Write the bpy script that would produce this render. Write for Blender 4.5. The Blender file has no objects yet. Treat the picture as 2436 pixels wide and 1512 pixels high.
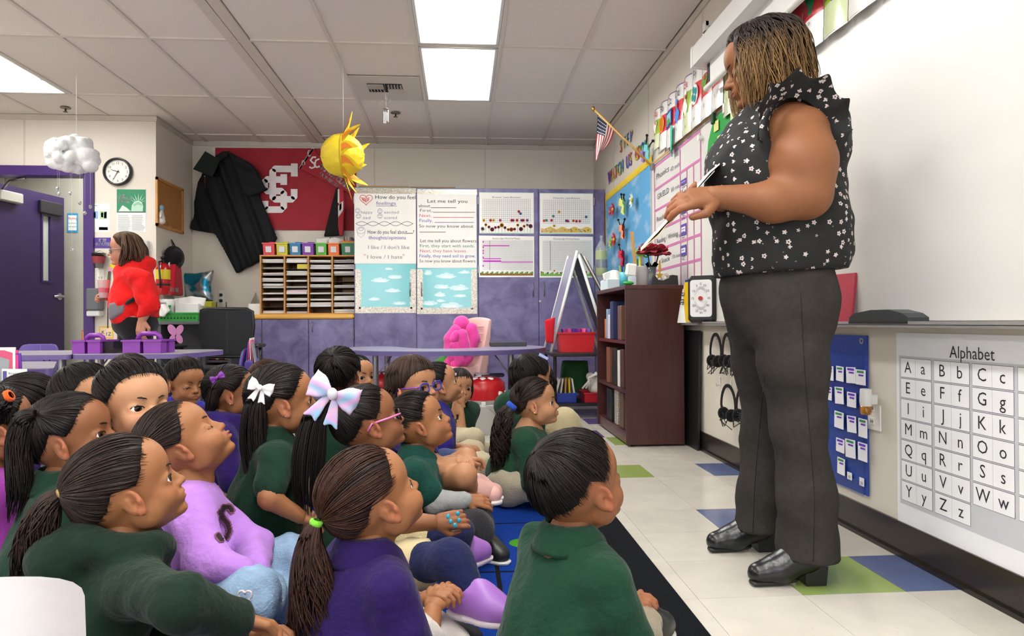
import bpy,math,random
import numpy as np
from mathutils import Matrix,Vector,Euler
random. seed(7);rng=np. random. default_rng(7)
for o in list(bpy. data. objects):bpy. data. objects. remove(o)
SC=bpy. context. scene
COLL=SC. collection
PI=math. pi
# ------------------------------------------------------------------ camera
FPX,YAW,PITCH,ROLL,EYE=1674.56,.0726,.0057,-.0053,.7773
cam_d=bpy. data. cameras. new('camera');cam=bpy. data. objects. new('camera',cam_d);COLL. objects. link(cam)
cam_d. sensor_fit='HORIZONTAL';cam_d. sensor_width=36.0;cam_d. lens=36.0*FPX/2436.0
cam_d. clip_start=.02;cam_d. clip_end=60
_cy,_sy,_cp,_sp,_cr,_sr=math. cos(YAW),math. sin(YAW),math. cos(PITCH),math. sin(PITCH),math. cos(-ROLL),math. sin(-ROLL)
def ray(px,py):
 u=(px-1218)/FPX;v=(py-756)/FPX
 u,v=_cr*u-_sr*v,_sr*u+_cr*v
 z2=-v;d=_cp-_sp*z2;z=_sp+_cp*z2
 return Vector((_cy*u+_sy*d,-_sy*u+_cy*d,z))
_fw=ray(1218,756);_rt=(ray(1318,756)-_fw). normalized();_fw. normalize();_up=_rt. cross(_fw)
cam. matrix_world=Matrix(((_rt. x,_up. x,-_fw. x,0),(_rt. y,_up. y,-_fw. y,0),(_rt. z,_up. z,-_fw. z,EYE),(0,0,0,1)))
SC. camera=cam
def U(px,py,X=None,Y=None,Z=None):
 """the point of the place seen at a photo pixel on a plane of known X, Y or Z"""
 r=ray(px,py)
 t=X/r. x if X is not None else Y/r. y if Y is not None else (Z-EYE)/r. z
 return Vector((r. x*t,r. y*t,EYE+r. z*t))
 # ------------------------------------------------------------------ world, exposure
SC. view_settings. view_transform='Standard';SC. view_settings. look='None'
SC. view_settings. gamma=1.0;SC. view_settings. use_curve_mapping=False
SC. view_settings. exposure=0.32
W=bpy. data. worlds. new('world');SC. world=W;W. use_nodes=True
W. node_tree. nodes['Background']. inputs[0]. default_value=(.93,.96,1.,1)
W. node_tree. nodes['Background']. inputs[1]. default_value=5.
LAMP=34.0
# ------------------------------------------------------------------ colour + materials
def hx(s):
 if not isinstance(s,str):return tuple(s)[:3]
 s=s. lstrip('#');s=s if len(s)==6 else ''. join(q+q for q in s);c=[int(s[i:i+2],16)/255 for i in (0,2,4)]
 return tuple(x/12.92 if x<=.04045 else ((x+.055)/1.055)**2.4 for x in c)
MATS={}
def nodes(name):
 m=bpy. data. materials. new(name);m. use_nodes=True
 nt=m. node_tree;b=nt. nodes['Principled BSDF']
 return m,nt,b
def N(nt,t,**k):
 n=nt. nodes. new(t)
 for a,v in k. items():
  if a. startswith('i_'):n. inputs[a[2:]. replace('_',' ')]. default_value=v
  else:setattr(n,a,v)
 return n
def mat(name,rough=.6,metal=0.,spec=.5,var=.06,vs=9.,bump=0.,bs=60.,sheen=0.,coat=0.,trans=0.,alpha=1.,emit=0.,sss=0.,stretch=None,attr='col'):
 """a material that takes the piece's own colour, with fine procedural variation and relief"""
 if name in MATS:return MATS[name]
 m,nt,b=nodes(name);L=nt. links. new
 a=N(nt,'ShaderNodeAttribute',attribute_name=attr)
 tc=N(nt,'ShaderNodeTexCoord')
 src=tc. outputs['Object']
 if stretch:
  mp=N(nt,'ShaderNodeMapping');mp. inputs['Scale']. default_value=stretch;L(src,mp. inputs[0]);src=mp. outputs[0]
 col=a. outputs['Color']
 if var>0:
  no=N(nt,'ShaderNodeTexNoise',i_Scale=vs,i_Detail=4.);L(src,no. inputs['Vector'])
  mr=N(nt,'ShaderNodeMapRange',i_From_Min=.25,i_From_Max=.75,i_To_Min=1-var,i_To_Max=1+var);L(no. outputs['Fac'],mr. inputs[0])
  mx=N(nt,'ShaderNodeVectorMath',operation='SCALE');L(col,mx. inputs[0]);L(mr. outputs[0],mx. inputs['Scale']);col=mx. outputs[0]
 L(col,b. inputs['Base Color'])
 if bump>0:
  n2=N(nt,'ShaderNodeTexNoise',i_Scale=bs,i_Detail=3.);L(src,n2. inputs['Vector'])
  bp=N(nt,'ShaderNodeBump',i_Strength=bump,i_Distance=.01);L(n2. outputs['Fac'],bp. inputs['Height']);L(bp. outputs[0],b. inputs['Normal'])
 I=b. inputs
 I['Roughness']. default_value=rough;I['Metallic']. default_value=metal;I['Specular IOR Level']. default_value=spec
 if sheen:I['Sheen Weight']. default_value=sheen
 if coat:I['Coat Weight']. default_value=coat;I['Coat Roughness']. default_value=.1
 if trans:I['Transmission Weight']. default_value=trans
 if alpha<1:I['Alpha']. default_value=alpha
 if sss:
  I['Subsurface Weight']. default_value=sss;I['Subsurface Radius']. default_value=(.012,.005,.003);I['Subsurface Scale']. default_value=1.
 if emit:
  L(a. outputs['Color'],I['Emission Color']);I['Emission Strength']. default_value=emit
 MATS[name]=m
 return m
matte=mat('matte_paint',.75,spec=.3,var=.03)
paper=mat('paper',.7,spec=.25,var=.03,bump=.05,bs=25)
satin=mat('satin_plastic',.42,var=.03)
gloss=mat('glossy_plastic',.18,var=.02)
metal=mat('metal',.3,metal=1.,var=.05)
cloth=mat('cloth',.9,spec=.15,var=.10,vs=14,bump=.35,bs=180,sheen=.15)
lamp=mat('lamp',.5,emit=LAMP,var=0)
clear=mat('clear_film',.08,alpha=.22,var=0)
glassm=mat('clear_glass',.03,trans=.9,var=0)
woodm=mat('wood_grain',.5,var=.22,vs=14,stretch=(7,7,.5))
woodx=mat('wood_grain_along',.5,var=.18,vs=14,stretch=(.6,7,7))
# ------------------------------------------------------------------ mesh builder
def frame(d,up=(0,0,1)):
 d=Vector(d). normalized();up=Vector(up)
 if abs(d. dot(up))>.98:up=Vector((1,0,0))
 x=up. cross(d). normalized();y=d. cross(x)
 return x,y,d
class MB:
 def __init__(s):s. V=[];s. F=[];s. C=[];s. S=[];s. M=None
 def _add(s,vs,fs,col,smooth=False):
  n=len(s. V)
  if s. M is not None:vs=[s. M@Vector(v)for v in vs]
  s. V+=[tuple(v)for v in vs];c=hx(col)
  for f in fs:s. F. append(tuple(i+n for i in f));s. C. append(c);s. S. append(smooth)
  return s
 def box(s,c,d,col,rot=None,b=0.):
  hx_,hy,hz=d[0]/2,d[1]/2,d[2]/2;R=Euler(rot). to_matrix()if rot is not None and not isinstance(rot,Matrix)else rot
  if b<=0:
   vs=[(x,y,z)for x in (-hx_,hx_)for y in (-hy,hy)for z in (-hz,hz)]
   fs=[(0,1,3,2),(4,6,7,5),(0,4,5,1),(2,3,7,6),(0,2,6,4),(1,5,7,3)]
  else:
   b=min(b,hx_*.95,hy*.95,hz*.95);vs=[];fs=[]
   idx={}
   for sx in (-1,1):
    for sy in (-1,1):
     for sz in (-1,1):
      for ax in range(3):
       p=[sx*(hx_-b),sy*(hy-b),sz*(hz-b)];p[ax]=(sx*hx_,sy*hy,sz*hz)[ax]
       idx[(sx,sy,sz,ax)]=len(vs);vs. append(tuple(p))
   g=lambda sx,sy,sz,ax:idx[(sx,sy,sz,ax)]
   for q in (-1,1):
    fs+=[(g(q,-1,-1,0),g(q,1,-1,0),g(q,1,1,0),g(q,-1,1,0)),(g(-1,q,-1,1),g(-1,q,1,1),g(1,q,1,1),g(1,q,-1,1)),(g(-1,-1,q,2),g(1,-1,q,2),g(1,1,q,2),g(-1,1,q,2))]
    for r in (-1,1):
     fs+=[(g(q,r,-1,0),g(q,r,1,0),g(q,r,1,1),g(q,r,-1,1)),(g(q,-1,r,0),g(q,1,r,0),g(q,1,r,2),g(q,-1,r,2)),(g(-1,q,r,1),g(1,q,r,1),g(1,q,r,2),g(-1,q,r,2))]
     for t in (-1,1):fs. append((g(q,r,t,0),g(q,r,t,1),g(q,r,t,2)))
   cen=Vector((0,0,0));nf=[]
   for f in fs:
    a,bb,cc=(Vector(vs[i])for i in f[:3])
    nf. append(f if (bb-a). cross(cc-a). dot(sum((Vector(vs[i])for i in f),Vector()))>0 else f[::-1])
   fs=nf
  C=Vector(c)
  if R is not None:vs=[C+R@Vector(v)for v in vs]
  else:vs=[C+Vector(v)for v in vs]
  return s._add(vs,fs,col)
 def bx(s,a,b,col,bev=0.):
  return s. box([(a[i]+b[i])/2 for i in range(3)],[abs(a[i]-b[i])for i in range(3)],col,b=bev)
 def cyl(s,a,b,r1,r2=None,n=14,col='#888',caps=True,smooth=True):
  r2=r1 if r2 is None else r2;a=Vector(a);b=Vector(b);x,y,d=frame(b-a)
  vs=[a+(x*math. cos(t)+y*math. sin(t))*r1 for t in (2*PI*i/n for i in range(n))]+[b+(x*math. cos(t)+y*math. sin(t))*r2 for t in (2*PI*i/n for i in range(n))]
  s._add(vs,[(i,(i+1)%n,n+(i+1)%n,n+i)for i in range(n)],col,smooth)
  if caps:s._add(vs,[tuple(range(n))[::-1],tuple(range(n,2*n))],col)
  return s
 def tube(s,pts,r,n=6,col='#888',smooth=True,closed=False):
  P=[Vector(p)for p in pts];m=len(P);rr=r if isinstance(r,(list,tuple))else [r]*m;vs=[];px=None
  for i,p in enumerate(P):
   d=(P[(i+1)%m]-P[i-1])if closed else P[min(i+1,m-1)]-P[max(i-1,0)]
   if d. length<1e-9:d=Vector((0,0,1))
   d. normalize()
   if px is None:x,y,_=frame(d)
   else:x=(px-d*px. dot(d)). normalized();y=d. cross(x)
   px=x
   vs+=[p+(x*math. cos(t)+y*math. sin(t))*rr[i]for t in (2*PI*k/n for k in range(n))]
  fs=[(i*n+k,i*n+(k+1)%n,((i+1)%m)*n+(k+1)%n,((i+1)%m)*n+k)for i in range(m if closed else m-1)for k in range(n)]
  if not closed:fs+=[tuple(range(n))[::-1],tuple(range((m-1)*n,m*n))]
  return s._add(vs,fs,col,smooth)
 def lathe(s,prof,o,n=20,col='#888',axis=(0,0,1),smooth=True,sx=1.,sy=1.):
  x,y,d=frame(axis)if tuple(axis)!=(0,0,1)else (Vector((1,0,0)),Vector((0,1,0)),Vector((0,0,1)))
  o=Vector(o);vs=[o+(x*math. cos(t)*sx+y*math. sin(t)*sy)*r+d*z for r,z in prof for t in (2*PI*k/n for k in range(n))];m=len(prof)
  fs=[(i*n+k,i*n+(k+1)%n,(i+1)*n+(k+1)%n,(i+1)*n+k)for i in range(m-1)for k in range(n)]
  s._add(vs,fs,col,smooth)
  return s
 def prism(s,poly,o,u,v,th,col,sidecol=None,smooth=False):
  """outline in the (u,v) plane at o, extruded back by th along -(u x v)"""
  o=Vector(o);u=Vector(u);v=Vector(v);w=u. cross(v). normalized();n=len(poly)
  A=[o+u*p[0]+v*p[1]for p in poly];B=[a-w*th for a in A]
  area=sum(poly[i][0]*poly[(i+1)%n][1]-poly[(i+1)%n][0]*poly[i][1]for i in range(n))
  if area<0:A. reverse();B. reverse()
  k=len(s. V);s._add(A+B,[tuple(range(n)),tuple(range(2*n-1,n-1,-1))],col)
  s._add(A+B,[(i,n+i,n+(i+1)%n,(i+1)%n)for i in range(n)],sidecol or col,smooth)
  return s
 def quad(s,pts,col):return s._add(pts,[tuple(range(len(pts)))],col)
 def grid(s,fn,nu,nv,col,smooth=True,wrap=False,colfn=None):
  vs=[fn(i/nu,j/nv)for i in range(nu+1)for j in range(nv+1)]
  for i in range(nu):
   pass
  fs=[(i*(nv+1)+j,(i+1)*(nv+1)+j,(i+1)*(nv+1)+j+1,i*(nv+1)+j+1)for i in range(nu)for j in range(nv)]
  n0=len(s. F);s._add(vs,fs,col,smooth)
  if colfn:
   for i in range(nu):
    for j in range(nv):s. C[n0+i*nv+j]=hx(colfn((i+.5)/nu,(j+.5)/nv))
  return s
 def ell(s,c,r,col,n=16,m=10,rot=None):
  C=Vector(c);R=(Euler(rot). to_matrix()if rot is not None and not isinstance(rot,Matrix)else rot)
  if not isinstance(r,(tuple,list)):r=(r,r,r)
  vs=[]
  for i in range(m+1):
   th=PI*i/m
   for k in range(n):
    p=Vector((r[0]*math. sin(th)*math. cos(2*PI*k/n),r[1]*math. sin(th)*math. sin(2*PI*k/n),r[2]*math. cos(th)))
    vs. append(C+(R@p if R is not None else p))
  fs=[(i*n+k,(i+1)*n+k,(i+1)*n+(k+1)%n,i*n+(k+1)%n)for i in range(m)for k in range(n)]
  return s._add(vs,fs,col,True)
 def np(s,V,F,col,smooth=True,C=None):
  n=len(s. V);s. V+=[tuple(v)for v in V]
  s. F+=[tuple(int(i)+n for i in f)for f in F];s. C+=([hx(col)]*len(F)if C is None else [tuple(c)for c in C]);s. S+=[smooth]*len(F)
  return s
 def build(s,name,m=None,parent=None,label=None,cat=None,group=None,kind=None,origin=None):
  V=np. array(s. V,dtype=np. float64). reshape(-1,3)
  if parent is not None:o=np. array(parent_origin(parent))
  elif origin is not None:o=np. array(origin)
  else:o=np. array([(V[:,0]. min()+V[:,0]. max())/2,(V[:,1]. min()+V[:,1]. max())/2,V[:,2]. min()])
  me=bpy. data. meshes. new(name);me. from_pydata((V-o). tolist(),[],s. F)
  me. polygons. foreach_set('use_smooth',s. S)
  lt=np. empty(len(me. polygons),dtype=np. int32);me. polygons. foreach_get('loop_total',lt)
  C=np. ones((len(s. F),4),dtype=np. float32);C[:,:3]=np. array(s. C,dtype=np. float32). reshape(-1,3)
  at=me. color_attributes. new('col','FLOAT_COLOR','CORNER');at. data. foreach_set('color',np. repeat(C,lt,axis=0). ravel())
  me. materials. append(m or matte);me. update()
  ob=bpy. data. objects. new(name,me);COLL. objects. link(ob)
  if parent is not None:ob. parent=parent
  else:ob. location=o
  tag(ob,label,cat,group,kind)
  return ob
def parent_origin(p):
 v=Vector((0,0,0))
 while p is not None:v=v+p. location;p=p. parent
 return v
def tag(o,label=None,cat=None,group=None,kind=None):
 if label:o['label']=label
 if cat:o['category']=cat
 if group:o['group']=group
 if kind:o['kind']=kind
 return o
def thing(name,label,cat,loc,group=None):
 e=bpy. data. objects. new(name,None);COLL. objects. link(e);e. location=loc;e. empty_display_size=.05
 return tag(e,label,cat,group)
def link_copy(o,parent=None):
 c=o. copy();COLL. objects. link(c)
 if parent is not None:c. parent=parent
 return c
def copy_tree(o,loc=None,parent=None,label=None,group=None):
 c=link_copy(o,parent)
 if loc is not None:c. location=loc
 if label:c['label']=label
 if group:c['group']=group
 for ch in o. children:copy_tree(ch,parent=c)
 return c
 # ------------------------------------------------------------------ lettering
_TX={}
def glyphs(text,res=2):
 if text in _TX:return _TX[text]
 cu=bpy. data. curves. new('lettering','FONT');cu. body=text;cu. size=1.0;cu. resolution_u=res;cu. fill_mode='FRONT'
 ob=bpy. data. objects. new('lettering',cu);COLL. objects. link(ob)
 dg=bpy. context. evaluated_depsgraph_get();me=bpy. data. meshes. new_from_object(ob. evaluated_get(dg))
 V=np. array([v. co[:]for v in me. vertices]). reshape(-1,3);F=[tuple(p. vertices)for p in me. polygons]
 bpy. data. objects. remove(ob);bpy. data. curves. remove(cu);bpy. data. meshes. remove(me)
 _TX[text]=(V,F);return V,F
def text(mb,s,o,u,v,h,col,w=None,off=.0012,align='l',slant=0.,bold=0.,grow=1.4):
 """flat lettering of cap height h on the plane (u,v); w = total width if it must fit"""
 V,F=glyphs(s)
 if len(V)==0:return
 u=Vector(u). normalized();v=Vector(v). normalized();nrm=u. cross(v). normalized();o=Vector(o)
 k=h/.7;x0,x1=V[:,0]. min(),V[:,0]. max();sx=k if w is None else w/max(1e-6,x1-x0)
 dx={'l':-x0*sx,'c':-(x0+x1)/2*sx,'r':-x1*sx}[align]
 for e in ((0,0),)if not bold else ((-bold,0),(bold,0),(0,bold),(0,-bold)):
  P=[o+u*(a[0]*sx+dx+slant*a[1]*k+e[0]*h)+v*(a[1]*k+e[1]*h)+nrm*off for a in V]
  mb._add(P,F,col)
def lines(mb,o,u,v,w,rows,pitch,h,col,off=.0012,seed=0,gaps=True):
 """rows of print too small to read: thin broken strips"""
 r=random. Random(seed);u=Vector(u). normalized();v=Vector(v). normalized();n=u. cross(v). normalized();o=Vector(o)
 for i in range(rows):
  x=0.;end=w*(r. uniform(.75,1.)if gaps else 1.)
  while x<end:
   l=min(end-x,w*r. uniform(.05,.2))if gaps else end
   p=o+u*x-v*(i*pitch)+n*off
   mb. quad([p,p+u*l,p+u*l+v*h,p+v*h],col);x+=l+w*.015
   # ================================================================== THE ROOM
XW,YB,ZC=1.452,7.55,2.6775
XL,YR=-6.2,-2.4
YP,XP=6.668,-2.782
def struct(mb,name,m):return mb. build(name,m,kind='structure')
def wallmat(name,rough,spec,var=.025):
 return mat(name,rough,spec=spec,var=var,vs=3,bump=.06,bs=220)
wallm=wallmat('wall_panel',.5,.35)
# floor slab + vinyl tiles
m,nt,b=nodes('vinyl_tile');L=nt. links. new;MATS['vinyl']=m
a=N(nt,'ShaderNodeAttribute',attribute_name='col');oi=N(nt,'ShaderNodeObjectInfo');tc=N(nt,'ShaderNodeNewGeometry')
mp=N(nt,'ShaderNodeMapping');mp. inputs['Scale']. default_value=(1,3.2,1);L(tc. outputs['Position'],mp. inputs[0])
n1=N(nt,'ShaderNodeTexNoise',i_Scale=46.,i_Detail=3.,i_Roughness=.6);L(mp. outputs[0],n1. inputs['Vector'])
r1=N(nt,'ShaderNodeMapRange',i_From_Min=.66,i_From_Max=.76,i_To_Min=1.,i_To_Max=.55);L(n1. outputs['Fac'],r1. inputs[0])
n2=N(nt,'ShaderNodeTexNoise',i_Scale=9.,i_Detail=3.);L(tc. outputs['Position'],n2. inputs['Vector'])
r2=N(nt,'ShaderNodeMapRange',i_From_Min=.3,i_From_Max=.7,i_To_Min=.94,i_To_Max=1.04);L(n2. outputs['Fac'],r2. inputs[0])
mu=N(nt,'ShaderNodeMath',operation='MULTIPLY');L(r1. outputs[0],mu. inputs[0]);L(r2. outputs[0],mu. inputs[1])
sc=N(nt,'ShaderNodeVectorMath',operation='SCALE');L(a. outputs['Color'],sc. inputs[0]);L(mu. outputs[0],sc. inputs['Scale'])
hs=N(nt,'ShaderNodeVectorMath',operation='SCALE');L(sc. outputs[0],hs. inputs[0]);rr=N(nt,'ShaderNodeMapRange',i_To_Min=.97,i_To_Max=1.03);L(oi. outputs['Random'],rr. inputs[0]);L(rr. outputs[0],hs. inputs['Scale'])
L(hs. outputs[0],b. inputs['Base Color']);b. inputs['Roughness']. default_value=.16;b. inputs['Specular IOR Level']. default_value=.55
n3=N(nt,'ShaderNodeTexNoise',i_Scale=14.,i_Detail=2.);L(tc. outputs['Position'],n3. inputs['Vector'])
bp=N(nt,'ShaderNodeBump',i_Strength=.06,i_Distance=.004);L(n3. outputs['Fac'],bp. inputs['Height']);L(bp. outputs[0],b. inputs['Normal'])
floor=struct(MB(). bx((XL,YR,-.08),(XW+.1,YB+1.2,-.004),'#8d887c'),'floor',mat('floor_joint',.6))
TILE=.3048;TX0,TY0=.9635,1.9328
ACC={(0,0):'g',(1,0):'b',(-0,0):'g',(0,2):'b',(1,5):'b',(-1,5):'g',(0,8):'g',(0,11):'p',(0,13):'g',(-2,10):'b',(1,2):'w',(1,3):'g',(-1,9):'p',(-2,13):'p',(-3,10):'b',(1,-4):'g',(0,-6):'b'}
TC={'w':'#cfcabf','g':'#8fa45a','b':'#5d6a92','p':'#5d4c86'}
tm={}
for k,c in TC. items():
 t=MB(). box((0,0,-.004),(TILE-.0012,TILE-.0012,.008),c). build('floor_tile',MATS['vinyl'],parent=floor);t. location=(0,0,-50);tm[k]=t
used=set()
fo=parent_origin(floor)
for j in range(-7,2):
 for k in range(-6,19):
  c=ACC. get((j,k),'w')
  t=tm[c]if c not in used else link_copy(tm[c],floor);used. add(c)
  t. location=Vector((TX0+TILE*(j+.5),TY0+TILE*(k+.5),0))
for c in TC:
 if c not in used:bpy. data. objects. remove(tm[c])
 # the floor beyond the tiles that can be told apart
big=MB()
x_lo=TX0-7*TILE
big. bx((XL,YR,-.008),(x_lo-.0006,YB+1.2,-.0002),'#cfcabf')
big. bx((x_lo,TY0+19*TILE+.0006,-.008),(XW+.05,YB+1.2,-.0002),'#cfcabf'). bx((x_lo,YR,-.008),(XW+.05,TY0-6*TILE-.0006,-.0002),'#cfcabf')
big. build('tile_field',MATS['vinyl'],parent=floor,kind='stuff')
# walls
WC='#d9d2c6'
wr=struct(MB(). bx((XW,YR,0),(XW+.12,YB+.12,ZC+.1),WC),'wall_right',wallm)
wb=struct(MB(). bx((XP-.1,YB,0),(XW,YB+.12,ZC+.1),WC),'wall_back',wallm)
struct(MB(). bx((XL-.12,YR,0),(XL,YP,ZC+.1),WC),'wall_left',wallm)
rw=MB(). bx((XL-.12,YR-.12,0),(XW+.12,YR,.85),WC). bx((XL-.12,YR-.12,2.35),(XW+.12,YR,ZC+.1),WC);wx=[XL-.12,-5.4,-3.6,-3.1,-1.3,-.8,1.0,XW+.12]
for k in range(0,8,2):rw. bx((wx[k],YR-.12,.85),(wx[k+1],YR,2.35),WC)
struct(rw,'wall_rear',wallm)
for k in (1,3,5):  # unseen windows added behind the camera so daylight brightens ceiling and walls
 wn=bpy. data. objects. new(f'window_{(k+1)//2}',None);COLL. objects. link(wn);wn. location=((wx[k]+wx[k+1])/2,YR,.85);wn['kind']='structure'
 fm=MB();[fm. bx((x-.025,YR-.08,.85),(x+.025,YR-.03,2.35),'#cfcfcc')for x in (wx[k]+.025,(wx[k]+wx[k+1])/2,wx[k+1]-.025)];[fm. bx((wx[k],YR-.08,z),(wx[k+1],YR-.03,z+.05),'#cfcfcc')for z in (.85,2.30)];fm. build('window_frame',satin,parent=wn)
DJR=U(205,620,Y=YP). x;DTOP=U(120,415,Y=YP). z;DJL=DJR-1.02
blk=MB(). bx((DJR,YP,0),(XP,YP+.10,ZC+.1),WC). bx((XL,YP,0),(DJL,YP+.10,ZC+.1),WC). bx((DJL,YP,DTOP),(DJR,YP+.10,ZC+.1),WC)
wbk=struct(blk,'wall_block',wallm)
wsd=struct(MB(). bx((XP-.10,YP+.1,0),(XP,YB,ZC+.1),WC),'wall_side',wallm)
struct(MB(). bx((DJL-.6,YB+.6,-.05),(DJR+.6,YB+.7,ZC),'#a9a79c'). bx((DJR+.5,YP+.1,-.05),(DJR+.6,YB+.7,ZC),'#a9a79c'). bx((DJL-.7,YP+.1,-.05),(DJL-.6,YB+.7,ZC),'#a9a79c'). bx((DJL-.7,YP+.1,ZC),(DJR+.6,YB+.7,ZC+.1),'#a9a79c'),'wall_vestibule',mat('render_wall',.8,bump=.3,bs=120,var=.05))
# joints between the wall panels: thin battens standing proud
def seam(wall,a,b,col='#c9c2b6'):MB(). bx(a,b,col). build('panel_joint',wallm,parent=wall)
for px in (891,1154,1413):
 x=U(px,400,Y=YB). x;seam(wb,(x-.008,YB-.003,1.0),(x+.008,YB,ZC-.045))
for y in (6.55,5.33,4.11):seam(wr,(XW-.003,y-.008,1.95),(XW,y+.008,ZC-.045))
seam(wr,(XW-.002,1.70,.1),(XW,1.715,.74))
x=U(58,330,Y=YP). x;seam(wbk,(x-.008,YP-.003,DTOP+.06),(x+.008,YP,ZC-.045))
x=U(216,500,Y=YP). x;seam(wbk,(x-.006,YP-.003,.1),(x+.006,YP,DTOP))
# wall angle along the ceiling and base boards
tr=MB(). bx((XW-.012,YR,ZC-.045),(XW,YB,ZC),'#c4bcb1');struct(tr,'trim_1',matte)
struct(MB(). bx((XP,YB-.012,ZC-.045),(XW-.012,YB,ZC),'#c4bcb1'),'trim_2',matte)
struct(MB(). bx((XL,YP-.012,ZC-.045),(XP+.012,YP,ZC),'#c4bcb1'). bx((XP,YP,ZC-.045),(XP+.012,YB-.012,ZC),'#c4bcb1'),'trim_3',matte)
bb=MB(). bx((XW-.010,YR,.012),(XW,7.0,.112),'#2b2520'). bx((XW-.022,YR,0),(XW,7.0,.014),'#241f1b')
struct(bb,'baseboard_right',mat('vinyl_base',.22,var=.12,vs=5))
struct(MB(). bx((XL,YP-.01,0),(DJL-.06,YP,.1),'#2b2520'). bx((DJR+.06,YP-.01,0),(XP,YP,.1),'#2b2520'). bx((XP,YP,0),(XP+.01,YB,.1),'#2b2520'). bx((XP,YB-.01,0),(-1.99,YB,.1),'#2b2520'),'baseboard_back',MATS['vinyl_base'])
# ---- ceiling: slab, tees, tiles
m,nt,b=nodes('acoustic_tile');L=nt. links. new;MATS['acoustic']=m
a=N(nt,'ShaderNodeAttribute',attribute_name='col');tc=N(nt,'ShaderNodeNewGeometry')
v1=N(nt,'ShaderNodeTexNoise',i_Scale=260.,i_Detail=2.);L(tc. outputs['Position'],v1. inputs['Vector'])
r1=N(nt,'ShaderNodeMapRange',i_From_Min=.62,i_From_Max=.72,i_To_Min=1.,i_To_Max=.72);L(v1. outputs['Fac'],r1. inputs[0])
oi=N(nt,'ShaderNodeObjectInfo');rr=N(nt,'ShaderNodeMapRange',i_To_Min=.95,i_To_Max=1.03);L(oi. outputs['Random'],rr. inputs[0])
mu=N(nt,'ShaderNodeMath',operation='MULTIPLY');L(r1. outputs[0],mu. inputs[0]);L(rr. outputs[0],mu. inputs[1])
sc=N(nt,'ShaderNodeVectorMath',operation='SCALE');L(a. outputs['Color'],sc. inputs[0]);L(mu. outputs[0],sc. inputs['Scale'])
L(sc. outputs[0],b. inputs['Base Color']);b. inputs['Roughness']. default_value=.9
bp=N(nt,'ShaderNodeBump',i_Strength=.3,i_Distance=.004);L(v1. outputs['Fac'],bp. inputs['Height']);L(bp. outputs[0],b. inputs['Normal'])
ceil=struct(MB(). bx((XL,YR,ZC+.10),(XW+.1,YB,ZC+.16),'#888074'),'ceiling',matte)
colx=[XW-.012,.866,.281,-.296,-.872,-1.405,-1.556,-2.07,-2.635,-3.205,-3.775,-4.345,-4.915,-5.485,XL]
rowy=[YR]+[4.825+1.2192*k for k in range(-5,3)]+[YB-.012]
TEE,ZT=.026,ZC
LIGHTS={(2,r)for r in range(len(rowy))}|{(9,r)for r in range(len(rowy))}
def is_light(ci,ri):
 y0,y1=rowy[ri],rowy[ri+1]
 if y1-y0<1.1:return False
 mid=(y0+y1)/2
 return ci in (2,9)and any(abs(mid-q)<.3 for q in (5.43,4.21,1.78,.56,-.66))
grid_m=mat('ceiling_tee',.55,var=.02)
for ri in range(1,len(rowy)-1):
 MB(). bx((XL,rowy[ri]-TEE/2+.013,ZT-.004),(XW-.012,rowy[ri]+TEE/2+.013,ZT+.012),'#d3cbc2'). build('ceiling_tee',grid_m,parent=ceil)
for ci in range(1,len(colx)-1):
 if ci in (5,6):continue
 MB(). bx((colx[ci]-TEE/2,YR,ZT-.0035),(colx[ci]+TEE/2,YB-.012,ZT+.012),'#d3cbc2'). build('ceiling_tee',grid_m,parent=ceil)
MB(). bx((-1.4805,YR,ZT-.006),(-1.405,YB-.012,ZT+.01),'#cfc6bc'). bx((-1.556,YR,ZT-.006),(-1.4865,YB-.012,ZT+.01),'#cfc6bc'). bx((-1.487,YR,ZT+.004),(-1.48,YB,ZT+.02),'#1c1916'). build('ceiling_beam',grid_m,parent=ceil)
tcache={}
VENT=(4,7)
for ci in range(len(colx)-1):
 if ci==5:continue
 x1,x0=colx[ci],colx[ci+1]
 for ri in range(len(rowy)-1):
  if is_light(ci,ri):continue
  y0,y1=rowy[ri]+.026,rowy[ri+1]
  key=(round(x1-x0,3),round(y1-y0,3))
  c=((x0+x1)/2,(y0+y1)/2,ZC+.014)
  if key not in tcache:
   t=MB(). box(c,(x1-x0-.012,y1-y0-.002,.016),'#e4dcd4'). build('ceiling_tile',MATS['acoustic'],parent=ceil)
   t. data. transform(Matrix. Translation(-(Vector(c)-parent_origin(ceil))));t. location=Vector(c)-parent_origin(ceil);tcache[key]=t
  else:
   t=link_copy(tcache[key],ceil);t. location=Vector(c)-parent_origin(ceil)
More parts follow.
